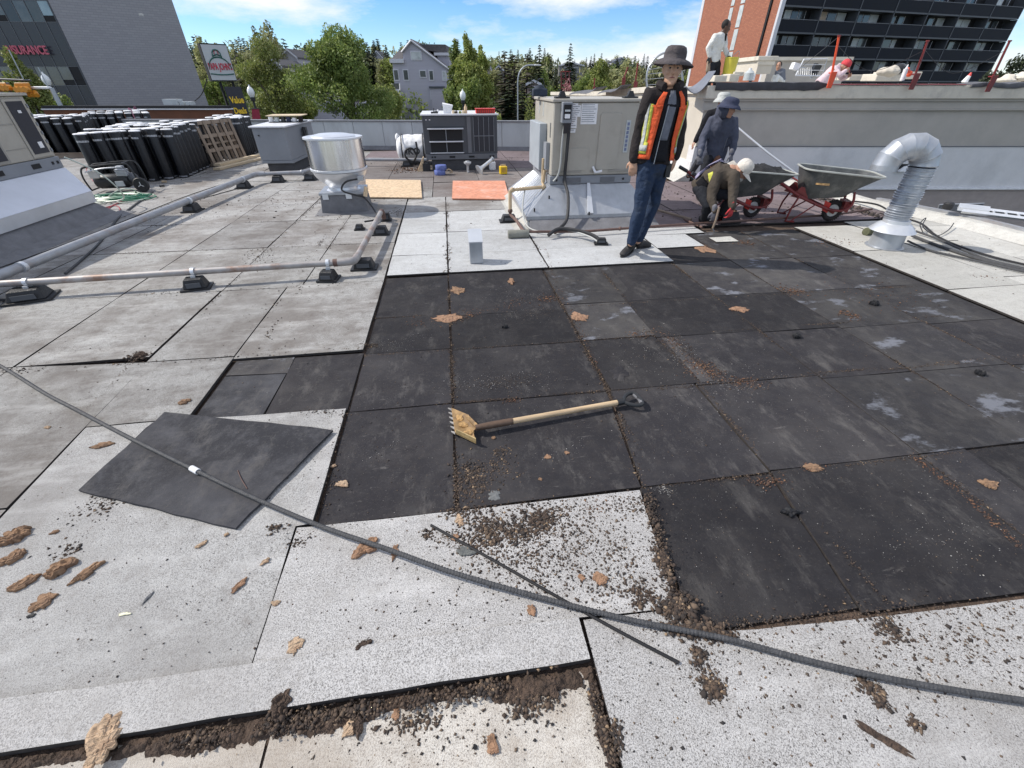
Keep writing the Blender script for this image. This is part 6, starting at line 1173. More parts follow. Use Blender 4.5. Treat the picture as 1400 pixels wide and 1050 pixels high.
for fl in range(5):
    zb = z_top-pitch_*fl   # top of the balcony rail
    for bi, (t0, t1) in enumerate(bays):
        a = lerp2(cA, cR, t0); c = lerp2(cA, cR, t1)
        bal = wallq('balcony', a, c, zb-1.25, zb-.08, plastic_k, tw, .0, th=.12); bal.data.materials.clear(); bal.data.materials.append(mat('balcony_black', (.006, .008, .015), .6, 0, .3, 1.5, spec=.2))
        wallq('rail', lerp2(cA, cR, t0+.002), lerp2(cA, cR, t1-.002), zb-.06, zb, dkgrey2, bal, .03, th=.1)
        wallq('slab', a, c, zb-1.45, zb-1.27, dkgrey, tw, .02, th=1.5)
        # windows behind
        x = t0+.006+rw.random()*.01
        while x < t1-.02:
            ww = rw.choice([.016, .022, .03]); 
            if x+ww > t1: break
            m_ = rw.choices([pane_l, glass_w, pane_t, glass_d], [5, 4, 1, 3])[0]
            wv = wallq('window', lerp2(cA, cR, x), lerp2(cA, cR, x+ww), zb-.4, zb+1.02, m_, tw, -1.52, th=.06)
            wallq('frame', lerp2(cA, cR, x+ww), lerp2(cA, cR, x+ww+.0016), zb-.4, zb+1.02, frame_w, tw, -1.50, th=.06)
            x += ww+rw.choice([.0035, .005, .016])
    # party walls between flats
    for t0, t1 in bays: wallq('party_wall', lerp2(cA, cR, t1+.0005), lerp2(cA, cR, t1+.0035), zb-1.4, zb+1.1, dkgrey, tw, .04, th=1.6)
wallq('roof_slab', (36, 73), (75, 86), 19.9, 20.2, dkgrey, tw, 1)

# ------------------------------------------------------------ dark glass office and its grey brick side
ob = thing('office_building', 'dark glass office building with a large blank grey brick side wall at the upper left', 'building', tuple(SD(-42, 60, -5)))
oc = (-45.15, 55.0); orr = (-37.3, 62.0)
gb_m = bpy.data.materials.new('brick_grey'); gb_m.use_nodes = True; t_ = gb_m.node_tree; bb_ = t_.nodes['Principled BSDF']; bk = t_.nodes.new('ShaderNodeTexBrick')
bk.inputs['Scale'].default_value = 1; bk.inputs['Brick Width'].default_value = .62; bk.inputs['Row Height'].default_value = .21; bk.inputs['Mortar Size'].default_value = .02
bk.inputs['Color1'].default_value = (.335, .33, .35, 1); bk.inputs['Color2'].default_value = (.30, .295, .315, 1); bk.inputs['Mortar'].default_value = (.26, .255, .275, 1)
tcn = t_.nodes.new('ShaderNodeTexCoord'); t_.links.new(tcn.outputs['UV'], bk.inputs[0]); t_.links.new(bk.outputs[0], bb_.inputs['Base Color']); bb_.inputs['Roughness'].default_value = .9
wallq('side_wall', oc, orr, -5, 11.0, gb_m, ob, uv=True, th=.4); wallq('wall_cap', oc, orr, 11.02, 11.3, par_m, ob, .08, th=.6)
gl0 = (-68.0, 53.4)
wallq('glass_backing', gl0, oc, -5, 11.0, black_m, ob, -.12, th=.2)
wallq('corner_trim', lerp2(gl0, oc, .994), oc, -5, 11.0, dkgrey, ob, .06, th=.3)
glass_l = mat('glass_blind', (.10, .11, .12), .12, 0, .4, .6, spec=.8); glass_sky = mat('glass_clear', (.23, .30, .33), .08, 0, .3, .6, spec=1)
lv = [(-2.6, -.4, glass_d), (-.35, 1.4, glass_s), (1.45, 3.02, glass_d), (3.08, 6.55, glass_s), (6.6, 8.15, glass_d), (8.2, 11.0, glass_s)]
rw = random.Random(11); nC = 20
for r_i, (z0, z1, m_) in enumerate(lv):
    for k in range(nC):
        t0, t1 = k/nC+.0012, (k+1)/nC-.0012
        if t1 > .994: t1 = .993
        mm_ = m_ if m_ is glass_s else rw.choices([glass_l, glass_d, glass_w], [4, 3, 2])[0]
        if r_i == 4 and k == nC-1: mm_ = glass_sky
        if r_i == 2 and k == nC-1: mm_ = black_m
        if m_ is glass_d and rw.random() < .6: wallq('open_vent', lerp2(gl0, oc, t0), lerp2(gl0, oc, t1), z0, z0+.45, black_m, ob, .0, th=.05); z0_ = z0+.47
        else: z0_ = z0
        wallq('glass_pane', lerp2(gl0, oc, t0), lerp2(gl0, oc, t1), z0_, z1, mm_, ob, 0, th=.05)
    wallq('transom', gl0, lerp2(gl0, oc, .993), z1+.001, z1+.045, dkgrey2, ob, .03, th=.1)
for k in range(nC): wallq('mullion', lerp2(gl0, oc, k/nC-.001), lerp2(gl0, oc, k/nC+.001), -5, 11, dkgrey2, ob, .05, th=.1)
# wall letters
u2 = (V3((*oc, 0))-V3((*gl0, 0))).normalized(); U3 = SD(u2.x, u2.y).normalized(); N3 = V3((0, 0, 1)).cross(U3)*-1
a = W(9, 69, 54.35); c = W(69, 69.5, 54.9); ctr = (a+c)/2; wd = (c-a).length
M_ = Matrix((( U3.x, 0, -U3.cross(V3((0, 0, 1))).x*-1, ctr.x), (U3.y, 0, U3.cross(V3((0, 0, 1))).y, ctr.y), (0, 1, 0, ctr.z), (0, 0, 0, 1)))
X_ = U3; Z_ = U3.cross(V3((0, 0, 1))); M_ = Matrix(((X_.x, 0, Z_.x, ctr.x), (X_.y, 0, Z_.y, ctr.y), (X_.z, 1, Z_.z, ctr.z), (0, 0, 0, 1)))
letter_m = mat('letter_pink', (.55, .12, .17), .5, var=.1); LW = Matrix.Translation(-ob.location)
o = text('INSURANCE', 'lettering', .98, letter_m, ob, LW @ M_ @ Matrix.Translation((0, 0, -.0)), .06, bold=.02); wx = max(v.co.x for v in o.data.vertices)
xs = [ (Vector(v.co)+ob.location-ctr).dot(X_) for v in o.data.vertices]; kx = wd/(max(xs)-min(xs))
for v in o.data.vertices:
    q = Vector(v.co)+ob.location-ctr; v.co = (X_*(q.dot(X_)*kx)+Z_*(q.dot(Z_)+.25)+V3((0, 0, q.z)))+ctr-ob.location
for px, py in ((114, 70), (150, 141), (193, 20)): WB().box(tuple(W(px, py, 57.2 if px > 110 else 55)), (.3, .3, .18)).build('wall_fitting', hub_m, ob)

# low brown brick wall in front of it
bw = thing('brick_wall', 'low brown brick wall with pale coping below the grey side wall', 'wall', tuple(SD(-18, 30, 0)))
bb_m = mat('brick_brown', (.155, .062, .035), .9, var=.2, scale=1.2, stain=(.08, .045, .03), stain_amt=.5, stain_scale=.7)
a = W(60, 153, 30).dot(RV); c = W(313, 153, 30).dot(RV)
fr(WB(), a, c, -5, .30, 30, 30.4).build('brick_face', bb_m, bw); fr(WB(), a, c+.05, .302, .36, 29.9, 30.5).build('coping', frame_w, bw); fr(WB(), a, c, .362, .50, 30.0, 30.4).build('dark_cap', black_m, bw)
for px0, px1 in ((225, 246), (247, 253), (255, 262)): q0 = W(px0, 146, 31).dot(RV); q1 = W(px1, 146, 31).dot(RV); fr(WB(), q0, q1, .51, .8-(px1 > 250)*.12, 31, 31.5).build('roof_fitting', par_m, bw)
bl = thing('flower_sign', 'pink five petal flower ornament in front of the brown brick wall', 'ornament', tuple(W(190, 165, 24))); cF = W(190, 163, 24)
for k, (ax, ln_) in enumerate(((-62, .42), (-25, .5), (8, .52), (48, .45), (-88, .25))):
    q = MB(Matrix.Rotation(-YAW, 4, 'Z') @ Matrix.Rotation(R(ax), 4, 'Y')); q.rings([[(w_*math.cos(2*math.pi*i/10), .04*math.sin(2*math.pi*i/10), z_*ln_*1.15) for i in range(10)] for z_, w_ in ((.02, .02), (.3, .10), (.6, .13), (.85, .07), (1, .01))]); q.build('petal', mat('petal_dark', (.16, .05, .09), .6) if k in (2, 3) else mat('petal_pink', (.45, .17, .25), .6), bl, True)
MB().tube([(0, 0, -5), (0, 0, .02)], .04, 6).build('stake', dkgrey, bl)

# pizza shop pylon sign
sg = thing('pylon_sign', 'pylon sign with white shop panel above a black and yellow deals board', 'sign', tuple(SD(-22.3, 40, -5)))
def pq(px, py, d): return W(px, py, d)
sR = 40.0
def plate(name, s_a, s_b, z0, z1, d, th, m, par=sg, bev=0): return fr(WB(), s_a, s_b, z0, z1, d, d+th).build(name, m, par, bevel=bev)
TL = W(279, 62, 40); 
# panel slightly turned: left edge nearer
pl_, pr_ = (-23.05, 39.8), (-21.70, 40.95); zt0 = 1.55+.0605*40; zb0 = 1.55+.0055*40
wallq('sign_case', pl_, pr_, 1.72, 4.02, black_m, sg, 0, th=.9); wallq('sign_face', lerp2(pl_, pr_, .02), lerp2(pl_, pr_, .98), 1.80, 3.95, pane_l, sg, .03, th=.02).data.materials[0] = mat('sign_white', (.50, .52, .53), .4, var=.04)
uu = V3((pr_[0]-pl_[0], pr_[1]-pl_[1], 0)).normalized(); X_ = SD(uu.x, uu.y).normalized(); Z_ = X_.cross(V3((0, 0, 1)))
def sgn(px2, z_, out=.06):
    q = lerp2(pl_, pr_, px2); p = SD(q[0], q[1], z_)+Z_*out; return Matrix(((X_.x, 0, Z_.x, p.x), (X_.y, 0, Z_.y, p.y), (X_.z, 1, Z_.z, p.z), (0, 0, 0, 1)))
LS = Matrix.Translation(-sg.location)
sred = mat('sign_red', (.52, .03, .06), .5); sgr = mat('sign_green', (.03, .12, .10), .5); syel = mat('sign_yellow', (.85, .55, .03), .5)
o = text("PAPA JOHN'S", 'lettering', .58, sred, sg, LS @ sgn(.5, 2.62) , .01, bold=.014, sx=.47)
M_ = LS @ sgn(.5, 2.5, .05) @ Matrix.Diagonal((.72, 1, 1, 1))
def arc(name, pts, r_, m): MB(M_).tube(pts, r_, 5).build(name, m, sg, True)
arc('arch_line', [(-1.05*math.cos(R(a)), .0+.72*math.sin(R(a)), 0) for a in range(0, 181, 12)], .045, sgr)
arc('base_line', [(-1.12+2.24*k/8, -.30-.06*math.sin(math.pi*k/8), 0) for k in range(9)], .04, sgr)
arc('cap_line', [(-.42, .70, .01), (-.36, .98, .01), (-.22, 1.12, .01), (0, 1.16, .01), (.22, 1.12, .01), (.36, .98, .01), (.42, .70, .01)], .05, sgr)
arc('cap_line', [(-.42, .78, .02), (0, .88, .02), (.42, .78, .02)], .045, sgr); arc('cap_line', [(-.15, 1.13, .02), (-.18, .85, .02)], .03, sred); arc('cap_line', [(.15, 1.13, .02), (.18, .85, .02)], .03, sred)
wallq('post', lerp2(pl_, pr_, .30), lerp2(pl_, pr_, .38), -5, 1.70, black_m, sg, -.2, th=.3); wallq('post', lerp2(pl_, pr_, .80), lerp2(pl_, pr_, .87), -5, 1.70, black_m, sg, -.2, th=.3)
wallq('lower_board', lerp2(pl_, pr_, .40), lerp2(pl_, pr_, 1.06), -1.15, 1.38, mat('board_black', (.03, .03, .04), .4), sg, .1, th=.2)
for s_, z_, sz in (('Value', .50, .60), ('Deals', -.22, .56)): text(s_, 'lettering', sz, syel, sg, LS @ sgn(.73, z_, .13), .01, bold=.02, sx=.72)
wallq('white_foot', lerp2(pl_, pr_, .5), lerp2(pl_, pr_, 1.0), -1.7, -1.2, white_p, sg, .1, th=.2)
hose('overhead_wire', 'black wire sagging from the pylon sign past the grey side wall', 'wire', [SD(-23.2, 39.5, 1.85), SD(-25.5, 42, .9), SD(-29, 46, .2), SD(-33, 50, -.6)], .035, plastic_k, 5)

# street lamps with white acorn globes
def lamp(px, py, d, lab, h_=.62):
    base = W(px, py, d); t = thing('street_lamp', lab, 'street lamp', (base.x, base.y, -5)); z_ = base.z+5
    MB().lathe([(.10, 0), (.08, z_-.25)], 10).build('post', plastic_k, t, True); MB().lathe([(.07, z_-.25), (.16, z_-.2), (.17, z_)], 14).build('collar', plastic_k, t, True)
    MB().lathe([(.12, z_+.001), (.20, z_+h_*.16), (.235, z_+h_*.34), (.20, z_+h_*.54), (.11, z_+h_*.68), (.05, z_+h_*.74), (.03, z_+h_*.86)], 16).build('globe', mat('globe_white', (.78, .80, .80), .3, var=.05), t, True); return t
lamp(67, 117, 36, 'white globe street lamp in front of the dark glass office', .9); lamp(345, 133, 36, 'white globe street lamp with red banner beside the pylon sign', .85)
lamp(633, 137, 40, 'white globe street lamp just behind the dark rooftop unit', .85)
t = thing('banner', 'dark red banner on the post of the lamp beside the pylon sign', 'banner', tuple(W(350, 160, 35.8))); a = W(346, 150, 35.8); c = W(357, 162, 35.8); WB().hexa([W(345, 166, 35.8), W(357, 166, 35.8), W(357, 166, 35.9), W(345, 166, 35.9)], [W(344, 149, 35.8), W(354, 149, 35.8), W(354, 149, 35.9), W(344, 149, 35.9)]).build('cloth', mat('banner_red', (.32, .03, .06), .7), t)
WB().tube([W(343, 148.6, 35.8), W(356, 148.6, 35.8)], .03, 6).build('bracket', plastic_k, t)
t = thing('street_light', 'tall curved grey street light standing over the parked cars', 'street light', tuple(SD(.78, 60, -5)))
WB().tube(curve([SD(.72, 60, -5), SD(.68, 60, 0), SD(.68, 60, 1.9), SD(.95, 60, 2.75), SD(1.6, 60, 3.25), SD(2.6, 60, 3.3)], 6), .075, 8).build('pole', galv, t, True)
WB().box(tuple(SD(2.9, 60, 3.3)), (.8, .4, .12)).build('lamp_head', hvgrey_l, t, bevel=.04)
# traffic signals on an arm at the far left
t = thing('traffic_light', 'orange yellow traffic signal heads on a white arm at the far left', 'traffic light', tuple(W(30, 125, 30)))
tl_m = mat('signal_yellow', (.62, .25, .02), .5, var=.15)
for px0, px1, py0, py1 in ((-6, 8, 113, 125), (19, 40, 113, 130)):
    o = WB().hexa([W(px0+3, py1, 30), W(px1+6, py1, 30), W(px1+6, py1, 30.4), W(px0+3, py1, 30.4)], [W(px0, py0, 30), W(px1, py0, 30), W(px1, py0, 30.4), W(px0, py0, 30.4)]).build('signal_head', tl_m, t, bevel=.04)
    for k in range(3): c = W(px0+8+k*6, (py0+py1)/2+1, 29.9); WB().tube([c, c-HV*.25], .15, 8).build('visor', tl_m, t, True)
for k in range(3): c = W(38+k*5, 126, 30.2); WB().tube([c, c+RV*.2-HV*.2-V3((0, 0, .15))], .12, 8).build('visor', tl_m, t, True)
WB().tube([W(-8, 108, 30), W(42, 110, 30)], .05, 6).build('upper_arm', dkgrey, t); WB().tube([W(40, 120, 30.3), W(70, 120, 30.3)], .07, 6).build('lower_arm', white_p, t); WB().tube([W(10, 113, 30), W(16, 131, 30)], .08, 6).build('hanger', dkgrey2, t)
WB().tube([W(12, 68, 30), W(32, 108, 30)], .03, 6).build('stay', galv, t, True); WB().tube([W(52, 92, 30.3), W(66, 120, 30.3)], .03, 6).build('stay', galv, t, True)
WB().tube([W(70, 120, 30.3), V3((*W(72, 121, 30.3).to_2d(), -5))], .12, 8).build('pole', galv, t, True)
# rooftop left: orange hat of a signal etc. done

# ------------------------------------------------------------ ground and hill
def gz(s, d):
    r_ = math.hypot(s, d); return -5 + max(0, min(r_, 235)-70)*.046 - max(0, r_-260)*.06 + (1.0*mnoise.noise(V3((s*.02, d*.02, 0))) if r_ > 80 else 0)
b = WB(); n = 60
rs = []
for j in range(n+1):
    d = -60+j*(760/n); rs.append([tuple(SD(-500+i*(1100/n), d, gz(-500+i*(1100/n), d))) for i in range(n+1)])
b.rings(rs, cap=False, closed=False); g_m = mat('ground', (.085, .085, .065), .95, var=.4, scale=.08, stain=(.10, .12, .05), stain_amt=.8, stain_scale=.03)
struct(b.build('ground', g_m, None, True))
rd = WB(); rd.hexa([SD(-60, 38, -4.985), SD(60, 38, -4.985), SD(60, 50, -4.985), SD(-60, 50, -4.985)], [SD(-60, 38, -4.97), SD(60, 38, -4.97), SD(60, 50, -4.97), SD(-60, 50, -4.97)]); struct(rd.build('road', mat('asphalt', (.05, .05, .052), .9, var=.2, scale=3)))

# ------------------------------------------------------------ houses
lilac = mat('siding_lilac', (.43, .42, .475), .8, var=.05, scale=1, stretch=(.1, .1, 6)); roof_m = mat('shingle', (.10, .095, .10), .9, var=.3, scale=4)
lilac_l = mat('siding_pale', (.44, .43, .47), .8, var=.05); sandm = mat('siding_sand', (.36, .31, .26), .8, var=.06); greym = mat('siding_grey', (.24, .235, .235), .8, var=.06)
def gable_house(lab, s0_, s1_, d, dd, zb, ze, zp, m, wins, roofm=None, cat='house', ov=.25, name='house'):
    t = thing(name, lab, cat, tuple(SD((s0_+s1_)/2, d+dd/2, zb))); sm = (s0_+s1_)/2
    v = [SD(s0_, d, zb), SD(s1_, d, zb), SD(s1_, d, ze), SD(sm, d, zp), SD(s0_, d, ze)]; v2 = [p+HV*dd for p in v]
    WB().add(v+v2, [(0, 1, 2, 3, 4), (9, 8, 7, 6, 5), (0, 5, 6, 1), (1, 6, 7, 2), (4, 9, 5, 0)]).build('wall', m, t)
    for sa, sb, nm in ((s0_, sm, 0), (s1_, sm, 1)):
        k = ov*(-1 if nm == 0 else 1); sl_ = (zp-ze)/(sm-s0_); a = [SD(sa+k, d-ov, ze-sl_*ov+.02), SD(sb, d-ov, zp+.02), SD(sb, d+dd+ov, zp+.02), SD(sa+k, d+dd+ov, ze-sl_*ov+.02)]
        WB().hexa(a, [p+V3((0, 0, .18)) for p in a]).build('roof', roofm or roof_m, t)
        a = [SD(sa+k, d-ov-.08, ze-sl_*ov-.12), SD(sb, d-ov-.08, zp-.12), SD(sb, d-ov-.01, zp-.12), SD(sa+k, d-ov-.01, ze-sl_*ov-.12)]; WB().hexa(a, [p+V3((0, 0, .32)) for p in a]).build('barge_board', frame_w, t)
    for (a, c, z0, z1) in wins:
        f_ = fr(WB(), a-.1, c+.1, z0-.1, z1+.1, d-.06, d-.005).build('window', frame_w, t); fr(WB(), a, c, z0, z1, d-.09, d-.062).build('pane', glass_w, f_)
    return t
def pw(px0, px1, py0, py1, d): a = W(px0, py1, d); c = W(px1, py0, d); return (a.dot(RV), c.dot(RV), a.z, c.z)
# lilac grey town house in the centre
d = 92.0; t = thing('town_house', 'tall lilac grey gabled town house with narrow white framed windows in the middle distance', 'house', tuple(SD(-15, 97, -5)))
P = [(548, 170), (616, 170), (612, 92), (562, 55), (536, 82), (536, 88), (540, 120)]
q = [pq(*p, d) for p in ((546, 172), (616.5, 172), (611, 93), (562.5, 56), (551, 71), (551, 82), (536, 82), (537, 112))]; z_ = [p.z for p in q]
L_ = [SD(q[7].dot(RV), d, -6), SD(q[1].dot(RV), d, -6), SD(q[2].dot(RV), d, q[2].z), SD(q[3].dot(RV), d, q[3].z), SD(q[4].dot(RV), d, q[4].z), SD(q[5].dot(RV), d, q[5].z), SD(q[6].dot(RV), d, q[6].z)]
v2 = [p+HV*11 for p in L_]; n = 7
WB().add(L_+v2, [tuple(range(7)), tuple(range(13, 6, -1))]+[(i, i+7, (i+1) % 7+7, (i+1) % 7) for i in range(7)]).build('wall', lilac, t)
def slab(a, c, nm, m, w0=-.35, w1=11, th=.22, out=.0):
    p = [a-HV*(-w0), c-HV*(-w0), c+HV*w1, a+HV*w1]; WB().hexa(p, [x+V3((0, 0, th)) for x in p]).build(nm, m, t)
ap = SD(q[3].dot(RV), d, q[3].z+.05)
slab(ap, SD(q[2].dot(RV)+.35, d, q[2].z-.2), 'roof', roof_m); slab(ap, SD(q[4].dot(RV)-.2, d, q[4].z-.1), 'roof', roof_m)
WB().tube([ap-HV*.45, SD(q[2].dot(RV)+.35, d-.45, q[2].z-.15)], .14, 4).build('barge_board', frame_w, t); WB().tube([ap-HV*.45, SD(q[4].dot(RV)-.2, d-.45, q[4].z-.05)], .14, 4).build('barge_board', frame_w, t)
a0, a1, b0, b1 = pw(533, 552, 81.5, 84.5, d-.3); fr(WB(), a0, a1, b0-.15, b1+.1, d-.5, d-.02).build('eave', frame_w, t)
A3 = [pq(535, 81, d), pq(551, 81, d), pq(551, 66, d+3), pq(546, 68, d+3)]; WB().hexa([A3[0]-HV*.3, A3[1]-HV*.3, A3[1]+HV*5, A3[0]+HV*5], [pq(545, 69, d+3), pq(551, 69, d+3), pq(551, 69, d+6), pq(545, 69, d+6)]).build('side_roof', roof_m, t)
A0_, A1_, B0_, B1_ = pw(592, 613, 62, 74, d+4); WB().hexa([SD(A0_-2.5, d+2, B1_-.6), SD(A1_, d+2, B0_), SD(A1_, d+9, B0_), SD(A0_-2.5, d+9, B1_-.6)], [SD(A0_-4.4, d+2, B1_+.1), SD(A1_-.3, d+2, B1_), SD(A1_-.3, d+9, B1_), SD(A0_-4.4, d+9, B1_+.1)]).build('rear_roof', roof_m, t)
a0, a1, b0, b1 = pw(594, 615, 72, 76, d+2); fr(WB(), a0, a1, b0, b1, d+1.6, d+6).build('rear_eave', frame_w, t); a0, a1, b0, b1 = pw(600, 613.5, 76, 100, d+2.2); fr(WB(), a0, a1, b0-8, b1, d+2, d+8).build('rear_wall', lilac, t)
for w_ in ((563, 575, 71, 81, 'pane_l'), (540, 543.5, 96, 109, ''), (553, 557, 96, 109, ''), (575, 581.5, 97, 105, ''), (588, 591.5, 97, 109, ''), (606, 609, 98, 109, 'pane_l'), (590, 593, 124, 135, ''), (607.5, 609.5, 124, 137, '')):
    a0, a1, b0, b1 = pw(*w_[:4], d-.05); f_ = fr(WB(), a0-.16, a1+.16, b0-.16, b1+.16, d-.1, d-.005).build('window', frame_w, t); fr(WB(), a0, a1, b0, b1, d-.14, d-.102).build('pane', pane_l if w_[4] else glass_w, f_)
a0, a1, b0, b1 = pw(593, 606, 118, 172, d-.6); fr(WB(), a0, a1, b0, b1-.3, d-.5, d-.02).build('pilaster', lilac, t); fr(WB(), a0-.2, a1+.2, b1-.28, b1, d-.7, d-.02).build('dark_vent', dkgrey, t)
for k, (y0, y1) in enumerate(((114, 122), (125, 138), (144, 156))): # balconies on the left flank
    a0, a1, b0, b1 = pw(535, 546, y0, y1, d-.4); bc = fr(WB(), a0, a1, b0-.7, b0, d-.9, d-.05).build('balcony', frame_w, t); fr(WB(), a0+.1, a1-.1, b0+.02, b1, d-.2, d-.05).build('window', glass_w, t)
for px in (537, 548): WB().tube([pq(px-1.5, 114, d-1), pq(px+2, 172, d-1)], .12, 4).build('balcony_post', frame_w, t)
# buildings behind the trees
def bhouse(lab, s_px0, s_px1, top, peak, d, m, wins=(), cat='house'):
    a = W(s_px0, top, d); c = W(s_px1, top, d); p = W(s_px0, peak, d); zb = gz(a.dot(RV), d)-1
    return gable_house(lab, a.dot(RV), c.dot(RV), d, 9, zb, a.z, p.z, m, [pw(*w_, d) for w_ in wins], cat=cat)
bhouse('lilac house with white eaves partly hidden by the big leafy tree', 385, 405, 78, 68, 95, lilac_l, ((388, 392, 84, 90),))
bhouse('low house with white trim between the lime trees behind the sign', 366, 384, 90, 82, 85, lilac_l, ())
bhouse('long lilac house under the big leafy tree left of the trunk', 402, 470, 140, 128, 88, lilac, ((411, 415, 144, 157), (424, 428, 146, 156), (455, 460, 146, 156)))
bhouse('pale lilac house to the right of the tree trunk', 478, 536, 148, 138, 96, lilac_l, ((505, 509, 152, 160), (520, 530, 152, 160)))
bhouse('small pale house among the conifers left of the lilac town house', 508, 524, 80, 70, 150, lilac_l, ((512, 515, 84, 92),))
bhouse('pale beige house beside the poplars right of the town house', 662, 672, 96, 86, 110, sandm, ((665, 667, 100, 108),)); bhouse('grey house with dark windows left of the tall pines', 674, 690, 98, 90, 112, greym, ((679, 683, 101, 107), (676, 678, 112, 118)))
t = bhouse('wide dark flat topped house on the hill behind the yellow green trees', 765, 798, 90, 86, 140, greym, ((770, 776, 93, 98), (784, 790, 93, 98)))
bhouse('pink walled house behind the street light', 721, 738, 115, 111, 75, mat('siding_pink', (.40, .30, .29), .8), ((726, 731, 119, 128),))
bhouse('small grey house with white trim right of the yellow green trees', 858, 880, 110, 104, 100, mat('siding_white', (.5, .5, .5), .8), ((868, 876, 112, 119),))
bhouse('pale roofed house on the hillside behind the upper parapet', 780, 800, 100, 95, 170, sandm, ((786, 790, 102, 106),)); bhouse('white roofed house left of the hat of the man in the vest', 838, 860, 84, 79, 170, lilac_l, ((845, 850, 88, 92),))
# red play structure like frame on the hill
t = thing('metal_tower', 'red metal frame tower standing on the hillside right of the pines', 'frame', tuple(SD(5.2, 90, gz(5, 90)))); 
for px in (768, 774, 779): WB().tube([W(px-1, 97, 90), W(px, 122, 90)], .11, 5).build('leg', red_p, t)
for py in (98, 108, 116): WB().tube([W(767, py, 90), W(780, py, 90)], .09, 5).build('beam', red_p, t)

# ------------------------------------------------------------ parked cars behind the far parapet
def car(lab, s_, d, m, rz):
    z = gz(s_, d)+.02; t = thing('parked_car', lab, 'car', tuple(SD(s_, d, z)), rz, 'cars parked beyond the far parapet')
    MB().rings([[(-2.1, y, .35), (-2.15, y, .75), (-1.9, y, .92), (-1.0, y, .98), (.9, y, .98), (2.0, y, .85), (2.15, y, .6), (2.1, y, .35)] for y in (-.88, .88)]).build('body', m, t, bevel=.04)
    MB().rings([[(-1.7, y*1.0, .985), (-1.1, y*.86, 1.42), (.35, y*.86, 1.44), (1.05, y*1.0, .985)] for y in (-.8, .8)]).build('windows', glass_d, t); MB().rings([[(-1.15, y, 1.425), (-1.05, y, 1.47), (.3, y, 1.485), (.4, y, 1.445)] for y in (-.68, .68)]).build('roof', m, t)
    for x in (-1.35, 1.35):
        for y in (-.9, .9): w_ = MB(Matrix.Translation((x, y, .33)) @ Matrix.Rotation(R(90), 4, 'X')).lathe([(.2, -.1), (.33, -.1), (.33, .1), (.2, .1)], 14).build('wheel', tyre_m, t); MB(Matrix.Translation((x, y, .33)) @ Matrix.Rotation(R(90), 4, 'X')).lathe([(.02, -.11), (.2, -.105), (.2, .105), (.02, .11)], 10).build('rim', galv, w_)
cw = mat('car_white', (.7, .7, .7), .3, .0, .04); cdk = mat('car_dark', (.03, .03, .035), .25); csl = mat('car_silver', (.45, .46, .48), .3, .5)
for s_, d_, m_, lab, rz in ((-3.6, 98, cw, 'white car parked right behind the red case on the dark unit', .2), (-.6, 100, csl, 'silver car parked left of the tall street light', .1), (1.6, 102, cdk, 'dark car parked behind the foot of the street light', 0), (3.4, 96, cw, 'white car parked just right of the street light', .2), (-1.9, 108, cdk, 'dark car parked in the second row left of the street light', 1.5)): car(lab, s_, d_, m_, rz)

# ------------------------------------------------------------ trees
def leaves_mesh(name, lobes, n, size, m, seed, droop=.3):
    """n leaf clumps spread through the outer shells of ellipsoid lobes (cx, cy, cz, rx, ry, rz)"""
    g = np.random.default_rng(seed); w_ = np.array([l[3]*l[4]*l[5] for l in lobes])**.7; w_ /= w_.sum(); idx = g.choice(len(lobes), n, p=w_); Lb = np.array(lobes)[idx]
    dirs = g.normal(0, 1, (n, 3)); dirs /= np.linalg.norm(dirs, axis=1)[:, None]
    r_ = (.35+.65*g.random(n)**.45)*(1+.22*np.sin(dirs[:, 0]*7+idx)*np.cos(dirs[:, 1]*6+idx*2)*1.0); c = Lb[:, :3]+dirs*Lb[:, 3:]*r_[:, None]
    u_ = g.normal(0, 1, (n, 3)); u_ /= np.linalg.norm(u_, axis=1)[:, None]; v_ = np.cross(u_, g.normal(0, 1, (n, 3))); v_ /= np.linalg.norm(v_, axis=1)[:, None]
    s_ = size*g.uniform(.5, 1.35, n)[:, None]; u_ *= s_; v_ *= s_*.6; u_[:, 2] -= droop*s_[:, 0]
    V_ = np.stack([c-u_, c+v_*1.0, c+u_, c-v_*1.0], 1).reshape(-1, 3); me = bpy.data.meshes.new(name); me.vertices.add(4*n); me.vertices.foreach_set('co', V_.ravel())
    me.loops.add(4*n); me.loops.foreach_set('vertex_index', np.arange(4*n, dtype=np.int32)); me.polygons.add(n); me.polygons.foreach_set('loop_start', np.arange(0, 4*n, 4, dtype=np.int32)); me.update(calc_edges=True); me.materials.append(m); return me
